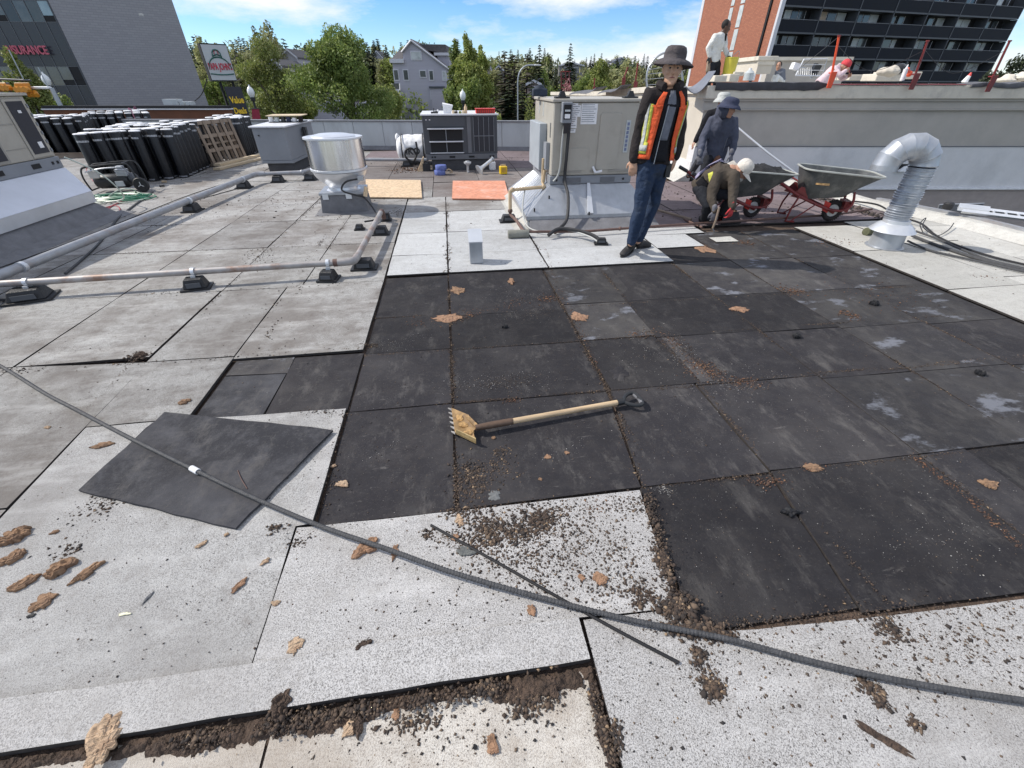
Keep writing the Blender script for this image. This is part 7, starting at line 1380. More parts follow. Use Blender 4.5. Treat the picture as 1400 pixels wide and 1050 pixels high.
def tree(lab, px, top, wpx, d, m, kind='round', n=5000, leaf=.16, seed=1, zlo=.36, grp=None, base=None, name='leafy_tree', cat='tree'):
    p = W(px, top, d); s_ = p.dot(RV); zb = (gz(s_, d) if base is None else base); H = p.z-zb; wd = wpx/F*d*.86
    t = thing(name, lab, cat, tuple(SD(s_, d, zb)), rnd.uniform(0, 6.28) if kind == 'conifer' else 0, grp); g = random.Random(seed); lb = []
    if kind == 'round':
        for k in range(15):
            a = g.uniform(0, 6.28); rr_ = wd*.31*math.sqrt(g.random()); z_ = H*g.uniform(zlo-(.20*(rr_/(wd*.31))**2 if zlo > .4 else 0), .86-.16*(rr_/(wd*.31))**2); sc = (1-.75*abs(z_/H-.56)**1.2*1.6); lb.append((rr_*math.cos(a)*sc*1.1, rr_*math.sin(a)*sc, z_, wd*g.uniform(.13, .22), wd*g.uniform(.13, .22), H*g.uniform(.07, .12)))
        lb += [(0, 0, H*.90, wd*.13, wd*.13, H*.09), (wd*.10, 0, H*.84, wd*.14, wd*.14, H*.10)]
    elif kind == 'tall':
        for k in range(12):
            z_ = H*(.25+.70*k/11); q_ = math.sin(math.pi*(.15+.8*k/11))**.7; a = g.uniform(0, 6.28); lb.append((wd*.16*math.cos(a)*q_, wd*.16*math.sin(a)*q_, z_, wd*g.uniform(.20, .30)*q_+.05, wd*.26*q_+.05, H*.09))
    elif kind == 'low':
        for k in range(9): a = g.uniform(0, 6.28); rr_ = wd*.34*math.sqrt(g.random()); lb.append((rr_*math.cos(a), rr_*math.sin(a)*.7, H*g.uniform(.3, .85), wd*g.uniform(.14, .22), wd*.2, H*g.uniform(.13, .2)))
    me = leaves_mesh('crown', lb, n, leaf, m, seed); o = bpy.data.objects.new('crown', me); col.objects.link(o); o.parent = t
    tr = MB(); tr.tube([(0, 0, -.3), (.05, 0, H*.18), (-.05, .05, H*.4), (0, 0, H*.85)], [wd*.028+.06, wd*.024+.04, wd*.016+.03, .03], 8); tr.build('trunk', trunk_m, t, True)
    br = MB()
    for k in range(9):
        l_ = lb[k % len(lb)]; z0_ = H*g.uniform(.16, .5); br.tube([(0, 0, z0_), (l_[0]*.5, l_[1]*.5, z0_+(l_[2]-z0_)*.6), (l_[0], l_[1], l_[2])], [wd*.012+.03, wd*.008+.02, .02], 5)
    br.build('limbs', trunk_m, t, True); return t
tree('largest leafy green tree standing in the street behind the far parapet', 457, 30, 142, 50, leaf_green, 'round', 32000, .115, 3, zlo=.54)
tree('yellow green tree right of the pylon sign', 350, 45, 92, 55, leaf_lime, 'round', 14000, .115, 8, zlo=.42); tree('small lime tree low between the pylon sign tree and the largest tree', 392, 92, 56, 58, leaf_lime, 'round', 8000, .115, 12)
tree('small loose tree leaning out of the right side of the largest tree', 522, 104, 50, 62, leaf_lime, 'low', 4000, .17, 14); tree('tall lime poplar right of the lilac town house', 637, 50, 46, 70, leaf_lime, 'tall', 8000, .18, 17)
tree('dense green poplar touching the town house', 622, 58, 40, 72, leaf_green, 'tall', 6000, .18, 19); tree('broad green poplar third from the town house', 655, 66, 42, 74, leaf_lime, 'tall', 6500, .18, 21)
tree('bushy dark green tree just left of the pines', 628, 100, 60, 66, leaf_green, 'low', 6000, .18, 23)
tree('pale bare topped birch behind the pylon sign tree', 362, 32, 60, 95, leaf_pale, 'tall', 4500, .22, 25); tree('tall pale birch left of the largest tree', 345, 40, 34, 100, leaf_pale, 'tall', 3000, .2, 27)
tree('bright green tree at the far left in front of the glass office', 2, 60, 52, 40, leaf_lime, 'round', 5000, .12, 29); tree('dark hedge like tree behind the first roll batch', 62, 116, 62, 44, leaf_green, 'low', 5000, .14, 31, base=-5)
tree('pale green birch between the grey side wall and the pylon sign', 272, 52, 44, 75, leaf_pale, 'tall', 5000, .18, 33); tree('green tree behind the foot of the pylon sign', 285, 95, 40, 70, leaf_green, 'low', 3500, .18, 35)
tree('round yellow green tree above the beige unit', 822, 78, 52, 70, leaf_lime, 'round', 7000, .17, 37); tree('yellow green tree right of the round one above the beige unit', 855, 84, 46, 76, leaf_pale, 'round', 5000, .18, 39)
tree('green bush tree left of the round yellow green tree', 795, 96, 40, 72, leaf_green, 'low', 4000, .17, 41); tree('pale blossom tree left of the hat of the man in the vest', 872, 88, 40, 85, leaf_pale, 'round', 3500, .2, 43)
tree('yellow leaved bush behind the left end of the beige unit', 735, 108, 36, 30, leaf_lime, 'low', 2500, .07, 45, base=-5); tree('red leaved shrub beyond the beige unit', 778, 106, 30, 60, leaf_pink, 'low', 1200, .14, 47)
tree('dark green tree at the right edge beyond the tower', 1396, 74, 70, 60, leaf_dark, 'round', 6000, .17, 49); tree('green hedge behind the red case on the dark unit', 672, 146, 40, 55, leaf_lime, 'low', 2200, .13, 51)
tree('pale green tree low left of the lilac town house', 530, 108, 24, 80, leaf_lime, 'low', 2500, .17, 53)
# conifers
def conifer_parts(H, wd, m, seed, n=26, dense=9):
    g = random.Random(seed); fb = MB(); 
    for k in range(n):
        t_ = k/n; z_ = H*(.10+.90*t_); r_ = wd*.62*(1-t_)**.68*(.7+.55*g.random())+.10; nb_ = max(4, int(dense*(1-t_)+3)); a0 = g.random()*6
        for j in range(nb_):
            a = a0+6.283*j/nb_+g.uniform(-.25, .25); rr_ = r_*g.uniform(.65, 1.2); ca, sa = math.cos(a), math.sin(a); w_ = .26*rr_+.08; dz = -.22*rr_*g.uniform(.5, 1.6); zt = z_+g.uniform(-.3, .3)*H/n
            fb.add([(0, 0, zt+.12*H/n), (ca*rr_*.55-sa*w_, sa*rr_*.55+ca*w_, zt+dz*.45), (ca*rr_, sa*rr_, zt+dz), (ca*rr_*.55+sa*w_, sa*rr_*.55-ca*w_, zt+dz*.45), (ca*rr_*.5, sa*rr_*.5, zt+dz*.3-.35*H/n)], [(0, 1, 2, 3), (1, 4, 2), (4, 3, 2), (0, 1, 4), (0, 4, 3)])
    return fb, MB().tube([(0, 0, -.5), (0, 0, H*.97)], [.02*H+.03, .02], 6)
protos = []
for i, (m_, wd, dn_) in enumerate(((leaf_dark, 3.6, 9), (leaf_dark, 3.0, 7), (leaf_grey, 3.8, 7), (leaf_dark, 4.4, 10))):
    fb, tk = conifer_parts(12, wd, m_, 60+i, 24, dn_); protos.append((fb, tk, m_))
pm = []
def conifer(lab, px, top, d, pi, sc=1.0, grp=None):
    p = W(px, top, d); s_ = p.dot(RV); zb = gz(s_, d)-.3; H = p.z-zb; t = thing('conifer', lab, 'tree', tuple(SD(s_, d, zb)), rnd.uniform(0, 6.28), grp); k = H/12; t.scale = (k*sc, k*sc, k)
    while len(pm) <= pi: pm.append(None)
    if pm[pi] is None:
        fb, tk, m_ = protos[pi]; a = fb.build('crown', m_, t); c = tk.build('trunk', trunk_m, t); pm[pi] = (a.data, c.data)
    else:
        for nm, me in zip(('crown', 'trunk'), pm[pi]): o = bpy.data.objects.new(nm, me); col.objects.link(o); o.parent = t
    return t
for px, top, d, pi, sc, lab in ((262, 46, 110, 0, 1.1, 'dark conifer just right of the grey side wall'), (250, 56, 120, 1, 1, 'conifer tip peeping over the grey side wall edge'), (386, 50, 105, 3, 1.3, 'broad dark conifer behind the pale birches'), (690, 66, 80, 2, 1.5, 'leftmost grey brown pine right of the poplars'), (703, 72, 78, 2, 1.6, 'middle grey brown pine right of the poplars'),
    (721, 70, 76, 2, 1.3, 'grey brown pine nearest the curved street light'), (727, 100, 70, 0, 1.4, 'low dark spruce behind the curved street light'), (695, 108, 72, 3, 1.4, 'low dark spruce below the grey brown pines'), (738, 58, 110, 0, 1.1, 'tall dark spruce right of the grey brown pines'), (714, 112, 66, 0, 1.3, 'lowest dark spruce left of the street light'), (781, 57, 120, 3, 1.0, 'tall dark spruce alone above the yellow green trees')): conifer(lab, px, top, d, pi, sc)
rt = random.Random(21)
def sky_line(px): return (54 if px < 560 else 54+(px-560)*.09 if px < 720 else 68.4+(px-720)*.035)+ 5*math.sin(px*.05)+3*math.sin(px*.13)
for i in range(230):
    px = rt.uniform(245, 965); d = rt.choice([115, 130, 145, 160, 180, 200, 225]); top = sky_line(px)+rt.uniform(-6, 10)+(225-d)*(.07 if px < 560 else .18)
    conifer('dark conifer in the wooded hillside along the skyline', px, top, d, rt.choice([0, 1, 2, 3, 0]), rt.uniform(1.0, 1.6), 'conifers on the wooded hillside')
lm = [leaves_mesh('crown', [(0, 0, 7+k*.5, 2.2-.12*k, 2.2-.12*k, 1.6) for k in range(9)]+[(1, .5, 6, 1.8, 1.8, 2), (-1, -.5, 8, 1.6, 1.6, 2), (.3, 0, 3.5, 1.6, 1.6, 2.2)], 1500, .30, m_, 70+i) for i, m_ in enumerate((leaf_pale, leaf_lime, leaf_green, leaf_pale))]
tkm = MB().tube([(0, 0, -.5), (0, 0, 10)], [.2, .05], 6).build('trunk', trunk_m); tkd = tkm.data; bpy.data.objects.remove(tkm)
for i in range(110):
    px = rt.uniform(245, 965); d = rt.choice([105, 125, 145, 165, 190]); top = sky_line(px)+rt.uniform(-2, 10)+(200-d)*.25; p = W(px, top, d); s_ = p.dot(RV); zb = gz(s_, d)-.2; k = (p.z-zb)/12.6
    t = thing('leafy_tree', 'pale green leafy tree in the wooded hillside along the skyline', 'tree', tuple(SD(s_, d, zb)), rt.uniform(0, 6.28), 'leafy trees on the wooded hillside'); t.scale = (k*rt.uniform(1.1, 1.6),)*2+(k,)
    for nm, me in (('crown', rt.choice(lm)), ('trunk', tkd)): o = bpy.data.objects.new(nm, me); col.objects.link(o); o.parent = t
for nm_, m_, n_, sd_n, dd0 in (('hillside_wood', leaf_dark, 26000, 92, 165), ('hillside_wood', leaf_pale, 16000, 93, 150)):
    b_l = []
    for i in range(110): px = 235+i*6.8; d = dd0+rt.uniform(-25, 45); p = W(px, 100, d); s_ = p.dot(RV); tz = W(px, sky_line(px)+16+rt.uniform(-3, 12), d).z; b_l.append((p.x, p.y, tz-2.2, 4.2, 3.5, 2.4+rt.random()*1.6)); b_l.append((p.x, p.y, tz-6, 4.6, 3.5, 3.2))
    me = leaves_mesh(nm_, b_l, n_, .48, m_, sd_n); o = bpy.data.objects.new(nm_, me); col.objects.link(o); o['kind'] = 'stuff'; tag(o, 'far wood of %s trees closing the gaps along the hillside skyline' % ('dark evergreen' if m_ is leaf_dark else 'pale green'), 'wood')
# understorey that reads as one mass
b_l = [];
for i in range(70): px = 235+i*11; d = 100+rt.uniform(-12, 30); p = W(px, 120, d); s_ = p.dot(RV); b_l.append((p.x, p.y, gz(s_, d)+1.2, 3.5, 3, 1.8+rt.random()*1.5))
me = leaves_mesh('undergrowth', b_l, 26000, .34, leaf_green, 91); o = bpy.data.objects.new('undergrowth', me); col.objects.link(o); o['kind'] = 'stuff'; tag(o, 'mass of low green undergrowth and hedges at the foot of the wooded hill', 'undergrowth')

# ------------------------------------------------------------ people
def head(mb, c, up, fwd, s=1.0):
    up = V3(up).normalized(); fwd = (V3(fwd)-up*V3(fwd).dot(up)).normalized(); sd = fwd.cross(up)
    rg = []
    for h, a, bq, off in ((-.118, .020, .022, .055), (-.108, .038, .036, .048), (-.085, .050, .055, .034), (-.05, .060, .072, .018), (-.015, .068, .084, .008), (.03, .073, .092, .002), (.065, .071, .090, -.004), (.095, .058, .073, -.008), (.115, .036, .046, -.01), (.123, .014, .02, -.01)):
        o = V3(c)+up*h*s+fwd*off*s; rg.append([o+sd*(a*s*math.cos(k*2*math.pi/18))+fwd*(bq*s*math.sin(k*2*math.pi/18)*(1 if math.sin(k*2*math.pi/18) > 0 else 1)) for k in range(18)])
    mb.rings(rg)
    f0 = V3(c)+fwd*.088*s
    mb.limb([f0+up*.022*s, f0+up*.0*s+fwd*.010*s, f0-up*.022*s+fwd*.020*s], [.008*s, .011*s, .014*s], 8)
    mb.ball(tuple(f0-up*.026*s+fwd*.006*s), .016*s, 8, 5)
    mb.limb([f0-up*.058*s-sd*.022*s-fwd*.008*s, f0-up*.056*s+fwd*.002*s, f0-up*.058*s+sd*.022*s-fwd*.008*s], [.007*s, .010*s, .007*s], 8)
    mb.ball(tuple(V3(c)-up*.100*s+fwd*.080*s), (.018*s, .016*s, .016*s), 8, 5)
    for k in (-1, 1):
        mb.limb([V3(c)+sd*k*.070*s+up*.022*s-fwd*.004*s, V3(c)+sd*k*.077*s+up*.004*s-fwd*.008*s, V3(c)+sd*k*.070*s-up*.026*s-fwd*.0*s], [.010*s, .013*s, .009*s], 7)
        mb.limb([f0+sd*k*.014*s+up*.032*s-fwd*.002*s, f0+sd*k*.045*s+up*.030*s-fwd*.018*s], [.008*s, .008*s], 7)
        mb.ball(tuple(V3(c)+sd*k*.036*s-up*.02*s+fwd*.066*s), .022*s, 8, 5)
    return up, fwd, sd
def face_parts(t, c, up, fwd, sd, s=1.0, lipm=None, beard=None):
    f0 = V3(c)+fwd*.083*s; iv = wm(t).inverted()
    for k in (-1, 1):
        e = WB().ball(tuple(f0+sd*k*.031*s+up*.010*s-fwd*.004*s), (.0125*s, .011*s, .008*s), 10, 6).build('eye', mat('eye_white', (.22, .18, .16), .3, var=.05), t, True)
        WB().ball(tuple(f0+sd*k*.031*s+up*.010*s+fwd*.0035*s), (.0062*s, .0055*s, .0058*s), 8, 5).build('iris', hair_m, e, True)
        WB().limb([f0+sd*k*.016*s+up*.028*s+fwd*.006*s, f0+sd*k*.032*s+up*.034*s+fwd*.001*s, f0+sd*k*.048*s+up*.028*s-fwd*.012*s], [.0035*s, .0042*s, .003*s], 6).build('eyebrow', hair_m, t, True)
    WB().limb([f0-up*.056*s-sd*.020*s+fwd*.002*s, f0-up*.054*s+fwd*.0135*s, f0-up*.056*s+sd*.020*s+fwd*.002*s], [.003*s, .0062*s, .003*s], 8).build('lips', mat('lip', (.26, .085, .075), .5), t, True)
def hand(mb, wr, dr, nrm, s=1.0, curl=.5, thumb=1):
    """wr wrist, dr pointing to the fingers, nrm out of the back of the hand; thumb side = sign"""
    dr = V3(dr).normalized(); nrm = (V3(nrm)-dr*V3(nrm).dot(dr)).normalized(); sd = dr.cross(nrm)*thumb
    wr = V3(wr); mb.limb([wr-dr*.02*s, wr+dr*.035*s, wr+dr*.075*s], [(.017*s, .026*s), (.015*s, .038*s), (.013*s, .040*s)], 12, side=nrm)
    for i, (o_, ln) in enumerate(((.030, .070), (.010, .078), (-.010, .072), (-.030, .056))):
        p = wr+dr*.075*s+sd*o_*s; q = p+dr*(ln*.42*s)-nrm*(ln*.42*s*curl*.5)+sd*o_*.12*s; d2 = (dr*(1-curl*.9)-nrm*curl).normalized(); r2 = q+d2*ln*.34*s; d3 = (dr*(1-curl*1.5)-nrm*curl*1.2).normalized(); e = r2+d3*ln*.28*s
        mb.limb([p-dr*.02*s, p, q, r2, e], [.0095*s, .0095*s, .0088*s, .0080*s, .0068*s], 8)
    p = wr+dr*.022*s+sd*.028*s; mb.limb([p, p+(dr*.6+sd*.75-nrm*.2).normalized()*.035*s, p+(dr*.85+sd*.55-nrm*.35).normalized()*.066*s], [.013*s, .011*s, .0085*s], 8)
def shoe(t, ank, heel, toe, m=None, s=1.0, lift=0):
    ank, heel, toe = V3(ank), V3(heel), V3(toe); f = (toe-heel); f.normalize(); mb = WB()
    up = V3((0, 0, 1)); mid = heel.lerp(toe, .5)
    mb.limb([heel+up*.045*s, heel.lerp(toe, .35)+up*.05*s, heel.lerp(toe, .7)+up*.038*s, toe-f*.02+up*.030*s], [(.042*s, .036*s), (.044*s, .040*s), (.034*s, .048*s), (.026*s, .040*s)], 12, side=(0, 0, 1))
    mb.limb([ank+up*.05*s, ank*.45+(heel.lerp(toe, .22)+up*.06*s)*.55], [.045*s, .048*s], 10)
    o = remesh(mb.build('boot', m or boot_m, t), .010, 2, .002, 30)
    so = WB(); rg = []
    n_ = f.cross(up).normalized()
    for z in (.001, .016): rg.append([heel-f*.012+f*((toe-heel).length+.03)*(.5-.5*math.cos(a))+n_*(.042*math.sin(a)*(1+.15*math.cos(a+2.6)))*s+up*(z*s) for a in [2*math.pi*k/20 for k in range(20)]])
    so.rings(rg).build('sole', rubber, o, True); return o
def body(t, J, skinm, vox=.010, s=1.0, hands=True, hm=None, hcurl=(.5, .5), hdir=(None, None), hn=(None, None)):
    """one continuous figure; J has the joints, hands included unless gloved"""
    mb = WB(); up, fwd, sd = head(mb, J['head'], J['hup'], J['hfwd'], s); mb.limb([J['neck'], V3(J['head'])-up*.07*s-fwd*.005], [.056*s, .052*s], 12)
    sv = (V3(J['sr'])-V3(J['sl'])).normalized()
    mb.limb([J['pel'], J['waist'], J['chest'], J['neck']], [(.15*s, .10*s), (.13*s, .09*s), (.15*s, .10*s), (.06*s, .055*s)], 14, side=sv)
    for S_ in 'lr':
        mb.limb([J['s'+S_], J['e'+S_], J['w'+S_]], [.045*s, .037*s, .026*s], 10); mb.limb([J['chest'], J['s'+S_]], [.06*s, .05*s], 10)
        mb.limb([J['h'+S_], J['k'+S_], J['a'+S_]], [.072*s, .050*s, .035*s], 10)
    if hands:
        for i, S_ in enumerate('lr'):
            if J.get('glove'+S_): continue
            d_ = V3(hdir[i]) if hdir[i] else V3(J['w'+S_])-V3(J['e'+S_]); n_ = hn[i] or (fwd*.3+sv*(1 if S_ == 'r' else -1)); hand(mb, J['w'+S_], d_, n_, s, hcurl[i], J.get('th'+S_, 1))
    o = remesh(mb.build('body', skinm, t), vox, 1); return up, fwd, sd, sv
def jacket(t, J, m, s=1.0, vox=.014, nm='jacket', wr=.010, hem=.06, bulk=1.0, hood=False):
    mb = WB(); sv = (V3(J['sr'])-V3(J['sl'])).normalized(); b_ = bulk*s; pel, wa, ch, ne = (V3(J[k]) for k in ('pel', 'waist', 'chest', 'neck')); dn = (pel-wa).normalized()
    mb.tube([pel+dn*hem, pel, wa, ch-(ch-wa)*.15, ch, ch.lerp(ne, .55), ne+(ne-ch)*.08], [(.175*b_, .125*b_), (.178*b_, .13*b_), (.162*b_, .122*b_), (.182*b_, .13*b_), (.19*b_, .128*b_), (.14*b_, .10*b_), (.078*b_, .075*b_)], 20, side=sv)
    for S_ in 'lr':
        sh, el, wr_ = V3(J['s'+S_]), V3(J['e'+S_]), V3(J['w'+S_]); mb.limb([ch.lerp(ne, .4), sh, sh.lerp(el, .5), el, el.lerp(wr_, .6), wr_], [.085*b_, .076*b_, .070*b_, .060*b_, .054*b_, .044*b_], 12)
    if hood: mb.limb([ne-V3(J['hfwd'])*.05+V3((0, 0, .0)), ne-V3(J['hfwd'])*.06+V3((0, 0, .06))], [(.09*s), (.07*s)], 12)
    return remesh(mb.build(nm, m, t), vox, 2, wr, 9)
def trousers(t, J, m, s=1.0, vox=.013, wr=.009, nm='trousers'):
    mb = WB(); sv = (V3(J['sr'])-V3(J['sl'])).normalized(); pel, wa = V3(J['pel']), V3(J['waist'])
    mb.limb([pel+(wa-pel)*.35, pel, (V3(J['hl'])+V3(J['hr']))/2], [(.158*s, .115*s), (.168*s, .125*s), (.15*s, .115*s)], 18, side=sv)
    for S_ in 'lr':
        h, k, a = V3(J['h'+S_]), V3(J['k'+S_]), V3(J['a'+S_]); mb.limb([h, h.lerp(k, .5), k, k.lerp(a, .4), a+(k-a)*.08], [.098*s, .088*s, .070*s, .068*s, .058*s], 14)
    return remesh(mb.build(nm, m, t), vox, 2, wr, 11)
def gloved(t, J, S_, m, s=1.0, curl=.6, dr=None, n=None):
    mb = WB(); d_ = V3(dr) if dr else V3(J['w'+S_])-V3(J['e'+S_]); hand(mb, J['w'+S_], d_, n or V3((0, -1, 0)), s*1.12, curl, J.get('th'+S_, 1)); mb.limb([V3(J['w'+S_])-d_.normalized()*.05, J['w'+S_]], [.034, .032], 10); return remesh(mb.build('glove', m, t), .009, 1)
def bucket_hat(t, c, up, m, s=1.0, brim=.10, crown=.12, droop=.045, tilt=(0, 0, 0), nm='hat'):
    up = (V3(up)+V3(tilt)).normalized(); q = up.to_track_quat('Z', 'Y').to_matrix().to_4x4(); T = Matrix.Translation(V3(c)) @ q; mb = WB(T); n = 40; rg = []
    def ring(r_, z, wv=0): return [((r_+wv*math.sin(3*a+1))*math.cos(a)*s, (r_*1.08+wv*math.cos(2*a))*math.sin(a)*s, (z+wv*.7*math.sin(2*a+.5))*s) for a in [2*math.pi*k/n for k in range(n)]]
    rg = [ring(.090, .035), ring(.096+brim*.5, .035-droop*.4, .004), ring(.096+brim, .035-droop*1.15, .010), ring(.098+brim, .041-droop*1.15, .010), ring(.098+brim*.5, .044-droop*.4, .004), ring(.097, .046), ring(.098, .075), ring(.094, .046+crown*.6), ring(.082, .046+crown*.88, .003), ring(.058, .046+crown, .003), ring(.02, .046+crown*1.03)]
    return mb.rings(rg).build(nm, m, t, True, angle=70)
def baseball_cap(t, c, up, fwd, m, s=1.0, flap=False):
    up = V3(up).normalized(); fwd = (V3(fwd)-up*V3(fwd).dot(up)).normalized(); sd = fwd.cross(up); T = Matrix((( sd.x, fwd.x, up.x, c[0]), (sd.y, fwd.y, up.y, c[1]), (sd.z, fwd.z, up.z, c[2]), (0, 0, 0, 1))); mb = WB(T)
    mb.lathe([(.086*s, .02*s), (.092*s, .035*s), (.092*s, .07*s), (.080*s, .105*s), (.055*s, .128*s), (.02*s, .137*s)], 22)
    o = mb.build('cap', m, t, True, angle=60); v = WB(T); r0 = [(.085*s*math.cos(a), .085*s*math.sin(a), .032*s) for a in [R(20+14*k) for k in range(11)]]; r1 = [(x*1.0, y+(.085*s)*math.sin(R(18*k)), z-.022*s-.014*s*math.sin(R(18*k))) for k, (x, y, z) in enumerate(r0)]
    v.rings([r0, r1, [(x, y, z-.004) for x, y, z in r1], [(x, y, z-.004) for x, y, z in r0]], cap=False, closed=False).build('visor', m, o, True); return o
def J_(d, **k):
    out = {}
    for a, q in k.items():
        if isinstance(q, tuple) and len(q) in (2, 3) and a not in ('hup', 'hfwd'): out[a] = W(q[0], q[1], d+(q[2] if len(q) == 3 else 0))
        else: out[a] = q
    return out
camdir = lambda p: (CC-V3(p)).normalized()

# ---- man in the orange vest
d = 4.56
J = J_(d, head=(919, 95), neck=(915, 121), chest=(910, 143, .03), waist=(899, 190, .02), pel=(893, 221), sl=(929, 131, .03), sr=(888, 131, -.01), el=(931, 175, .08), er=(874, 176, .02), wl=(924, 214, .04), wr=(866.5, 218, -.02),
       hl=(900, 230, .05), hr=(885, 230, -.02), kl=(893, 280, .10), kr=(875, 287, -.03), al=(872, 330, .16), ar=(862.5, 333, -.0))
J['hup'] = V3((.02, -.02, 1)); J['hfwd'] = V3((-.30, -1, -.05)); J['thl'] = -1; J['thr'] = 1
t = thing('person', 'man in grey bucket hat and orange safety vest standing before the beige unit', 'man', tuple(G(862, 346)))
up, fwd, sd, sv = body(t, J, mat('skin_pale', (.56, .33, .22), .5, var=.1, scale=14), .0075, 1.0, hcurl=(.35, .35), hdir=(V3((-.15, -.1, -1)), V3((.02, -.1, -1))), hn=(V3((.6, -.6, 0)), V3((-.5, -.8, 0))))
face_parts(t, J['head'], up, fwd, sd)
trousers(t, J, c_navy, .93); jk = jacket(t, J, c_brown, .92, .012, wr=.017, hem=.02)
# grey shirt front and hood collar
def torso_strip(J, nm, m, s, a0, a1, v0, v1, out, na=8, nv=14, par=None, flare=0, ripple=.004, b_=None):
    pel, wa, ch, ne = (V3(J[k]) for k in ('pel', 'waist', 'chest', 'neck')); P_ = [pel, wa, ch-(ch-wa)*.15, ch, ch.lerp(ne, .55), ne+(ne-ch)*.05]; Q_ = [(.178, .13), (.162, .122), (.182, .13), (.19, .128), (.165, .105), (.085, .078)]
    sv = (V3(J['sr'])-V3(J['sl'])).normalized(); cum = [0]
    for a, c in zip(P_, P_[1:]): cum.append(cum[-1]+(c-a).length)
    rs = []
    for j in range(nv+1):
        v = (v0+(v1-v0)*j/nv)*cum[-1]; i = 0
        while i < len(cum)-2 and cum[i+1] < v: i += 1
        f = (v-cum[i])/(cum[i+1]-cum[i]); c = P_[i].lerp(P_[i+1], f); ra = (Q_[i][0]*(1-f)+Q_[i+1][0]*f)*s+out; rb = (Q_[i][1]*(1-f)+Q_[i+1][1]*f)*s+out; tg = (P_[min(i+1, len(P_)-1)]-P_[i]).normalized(); s2 = (sv-tg*sv.dot(tg)).normalized(); fb = s2.cross(tg)
        if fb.dot(fwd) < 0: fb = -fb
        aa0 = a0(j/nv) if callable(a0) else a0; aa1 = a1(j/nv) if callable(a1) else a1
        rs.append([c+s2*math.sin(R(aa0+(aa1-aa0)*k/na))*ra*1.0+fb*math.cos(R(aa0+(aa1-aa0)*k/na))*rb+fb*ripple*mnoise.noise(V3((k*.9, j*.5, aa0))) for k in range(na+1)])
    b = WB(); b.rings(rs, cap=False, closed=False); o = b.build(nm, m, par or t, True, angle=80); so = o.modifiers.new('s', 'SOLIDIFY'); so.thickness = .004; so.offset = 1; return o
torso_strip(J, 'shirt', c_grey, .91, -13, 12, .30, 1.0, .016); torso_strip(J, 'dark_lining', c_black, .91, -24, 26, .0, .91, .012)
vest = torso_strip(J, 'vest', c_orange, .91, lambda v: 24+8*(1-v), lambda v: 338-12*(1-v), .03, .80, .028, 34, 16)
for (a, c, nm, m_) in ((24, 44, 'vest_front', c_orange), (-44, -26, 'vest_front', c_orange)): torso_strip(J, nm, m_, .91, a, c, .72, .985, .028, 5, 8, vest)
for (a, c, m_, ou) in ((50, 82, c_lime, .031), (60, 72, c_silver, .035), (-76, -54, c_lime, .031), (-70, -61, c_silver, .035)): torso_strip(J, 'vertical_stripe', m_, .91, a, c, .12 if ou < .033 else .15, .84, ou+.002, 4, 14, vest)
torso_strip(J, 'waist_stripe', c_lime, .91, 46, 96, .10, .26, .034, 8, 3, vest); torso_strip(J, 'waist_stripe', c_silver, .91, 46, 96, .14, .22, .038, 8, 2, vest); torso_strip(J, 'waist_stripe', c_silver, .91, -96, -46, .14, .22, .038, 8, 2, vest)
WB().tube(curve([V3(J['neck'])+fwd*.075+sd*.05+V3((0, 0, .01)), V3(J['neck'])+sd*.09+V3((0, 0, .03)), V3(J['neck'])-fwd*.08+V3((0, 0, .035)), V3(J['neck'])-sd*.09+V3((0, 0, .03)), V3(J['neck'])+fwd*.075-sd*.05+V3((0, 0, .01))], 6), .034, 8).build('collar', c_brown, t, True)
WB().tube([V3(J['chest'])+fwd*.142-sd*.01, V3(J['waist'])+fwd*.140+sd*.0, V3(J['pel'])+fwd*.140+sd*.01], .004, 5).build('zip', galv, jk)
bucket_hat(t, V3(J['head'])+V3((0, .0, .032)), (0, 0, 1), c_hat, .92, .082, .095, .040, tilt=(.10, .03, 0))
WB().limb([V3(J['head'])-fwd*.07+V3((0, 0, -.02)), V3(J['head'])-fwd*.085-V3((0, 0, .09))], [(.06, .03), (.05, .025)], 10).build('hair', hair_m, t, True)
WB().tube([V3(J['wr'])+V3((.0, 0, .035)), V3(J['wr'])+V3((.0, 0, .012))], .040, 14).build('wristband', mat('wristband_tan', (.55, .36, .16), .7), t, True)
shoe(t, J['al'], G(871, 340), G(888, 337)); shoe(t, J['ar'], G(865, 341), G(850, 352)); WB().box(tuple(V3(J['pel'])+sd*-.15+V3((0, 0, -.07))), (.05, .04, .12)).build('phone_pouch', plastic_k, t)

# ---- crouching man with red glove
d = 5.78
J = J_(d, head=(1014, 233), neck=(1001, 231, .05), chest=(992, 239, .08), waist=(972, 246, .16), pel=(961, 258, .22), sl=(1004, 240, -.06), sr=(979, 239, .05), el=(1003, 265, -.16), er=(973, 270, -.06), wl=(1001, 283, -.24), wr=(977, 288, -.16),
       hl=(969, 263, .12), hr=(961, 264, .10), kl=(1000, 268, -.02), kr=(968, 281, -.05), al=(985, 293, .16), ar=(962, 300, .16))
J['hup'] = V3((.45, -.35, .8)); J['hfwd'] = V3((.65, -.5, -.65)); J['gloveL'] = 1; J['glovel'] = 1; J['glover'] = 1
t = thing('person', 'crouching man in pale cap and brown jacket working on the ground with a red glove', 'man', tuple(G(972, 305)))
up, fwd, sd, sv = body(t, J, skin, .012); face_parts(t, J['head'], up, fwd, sd); jacket(t, J, c_olive, .95, .014, wr=.016, hem=.03); trousers(t, J, c_darkt, .88)
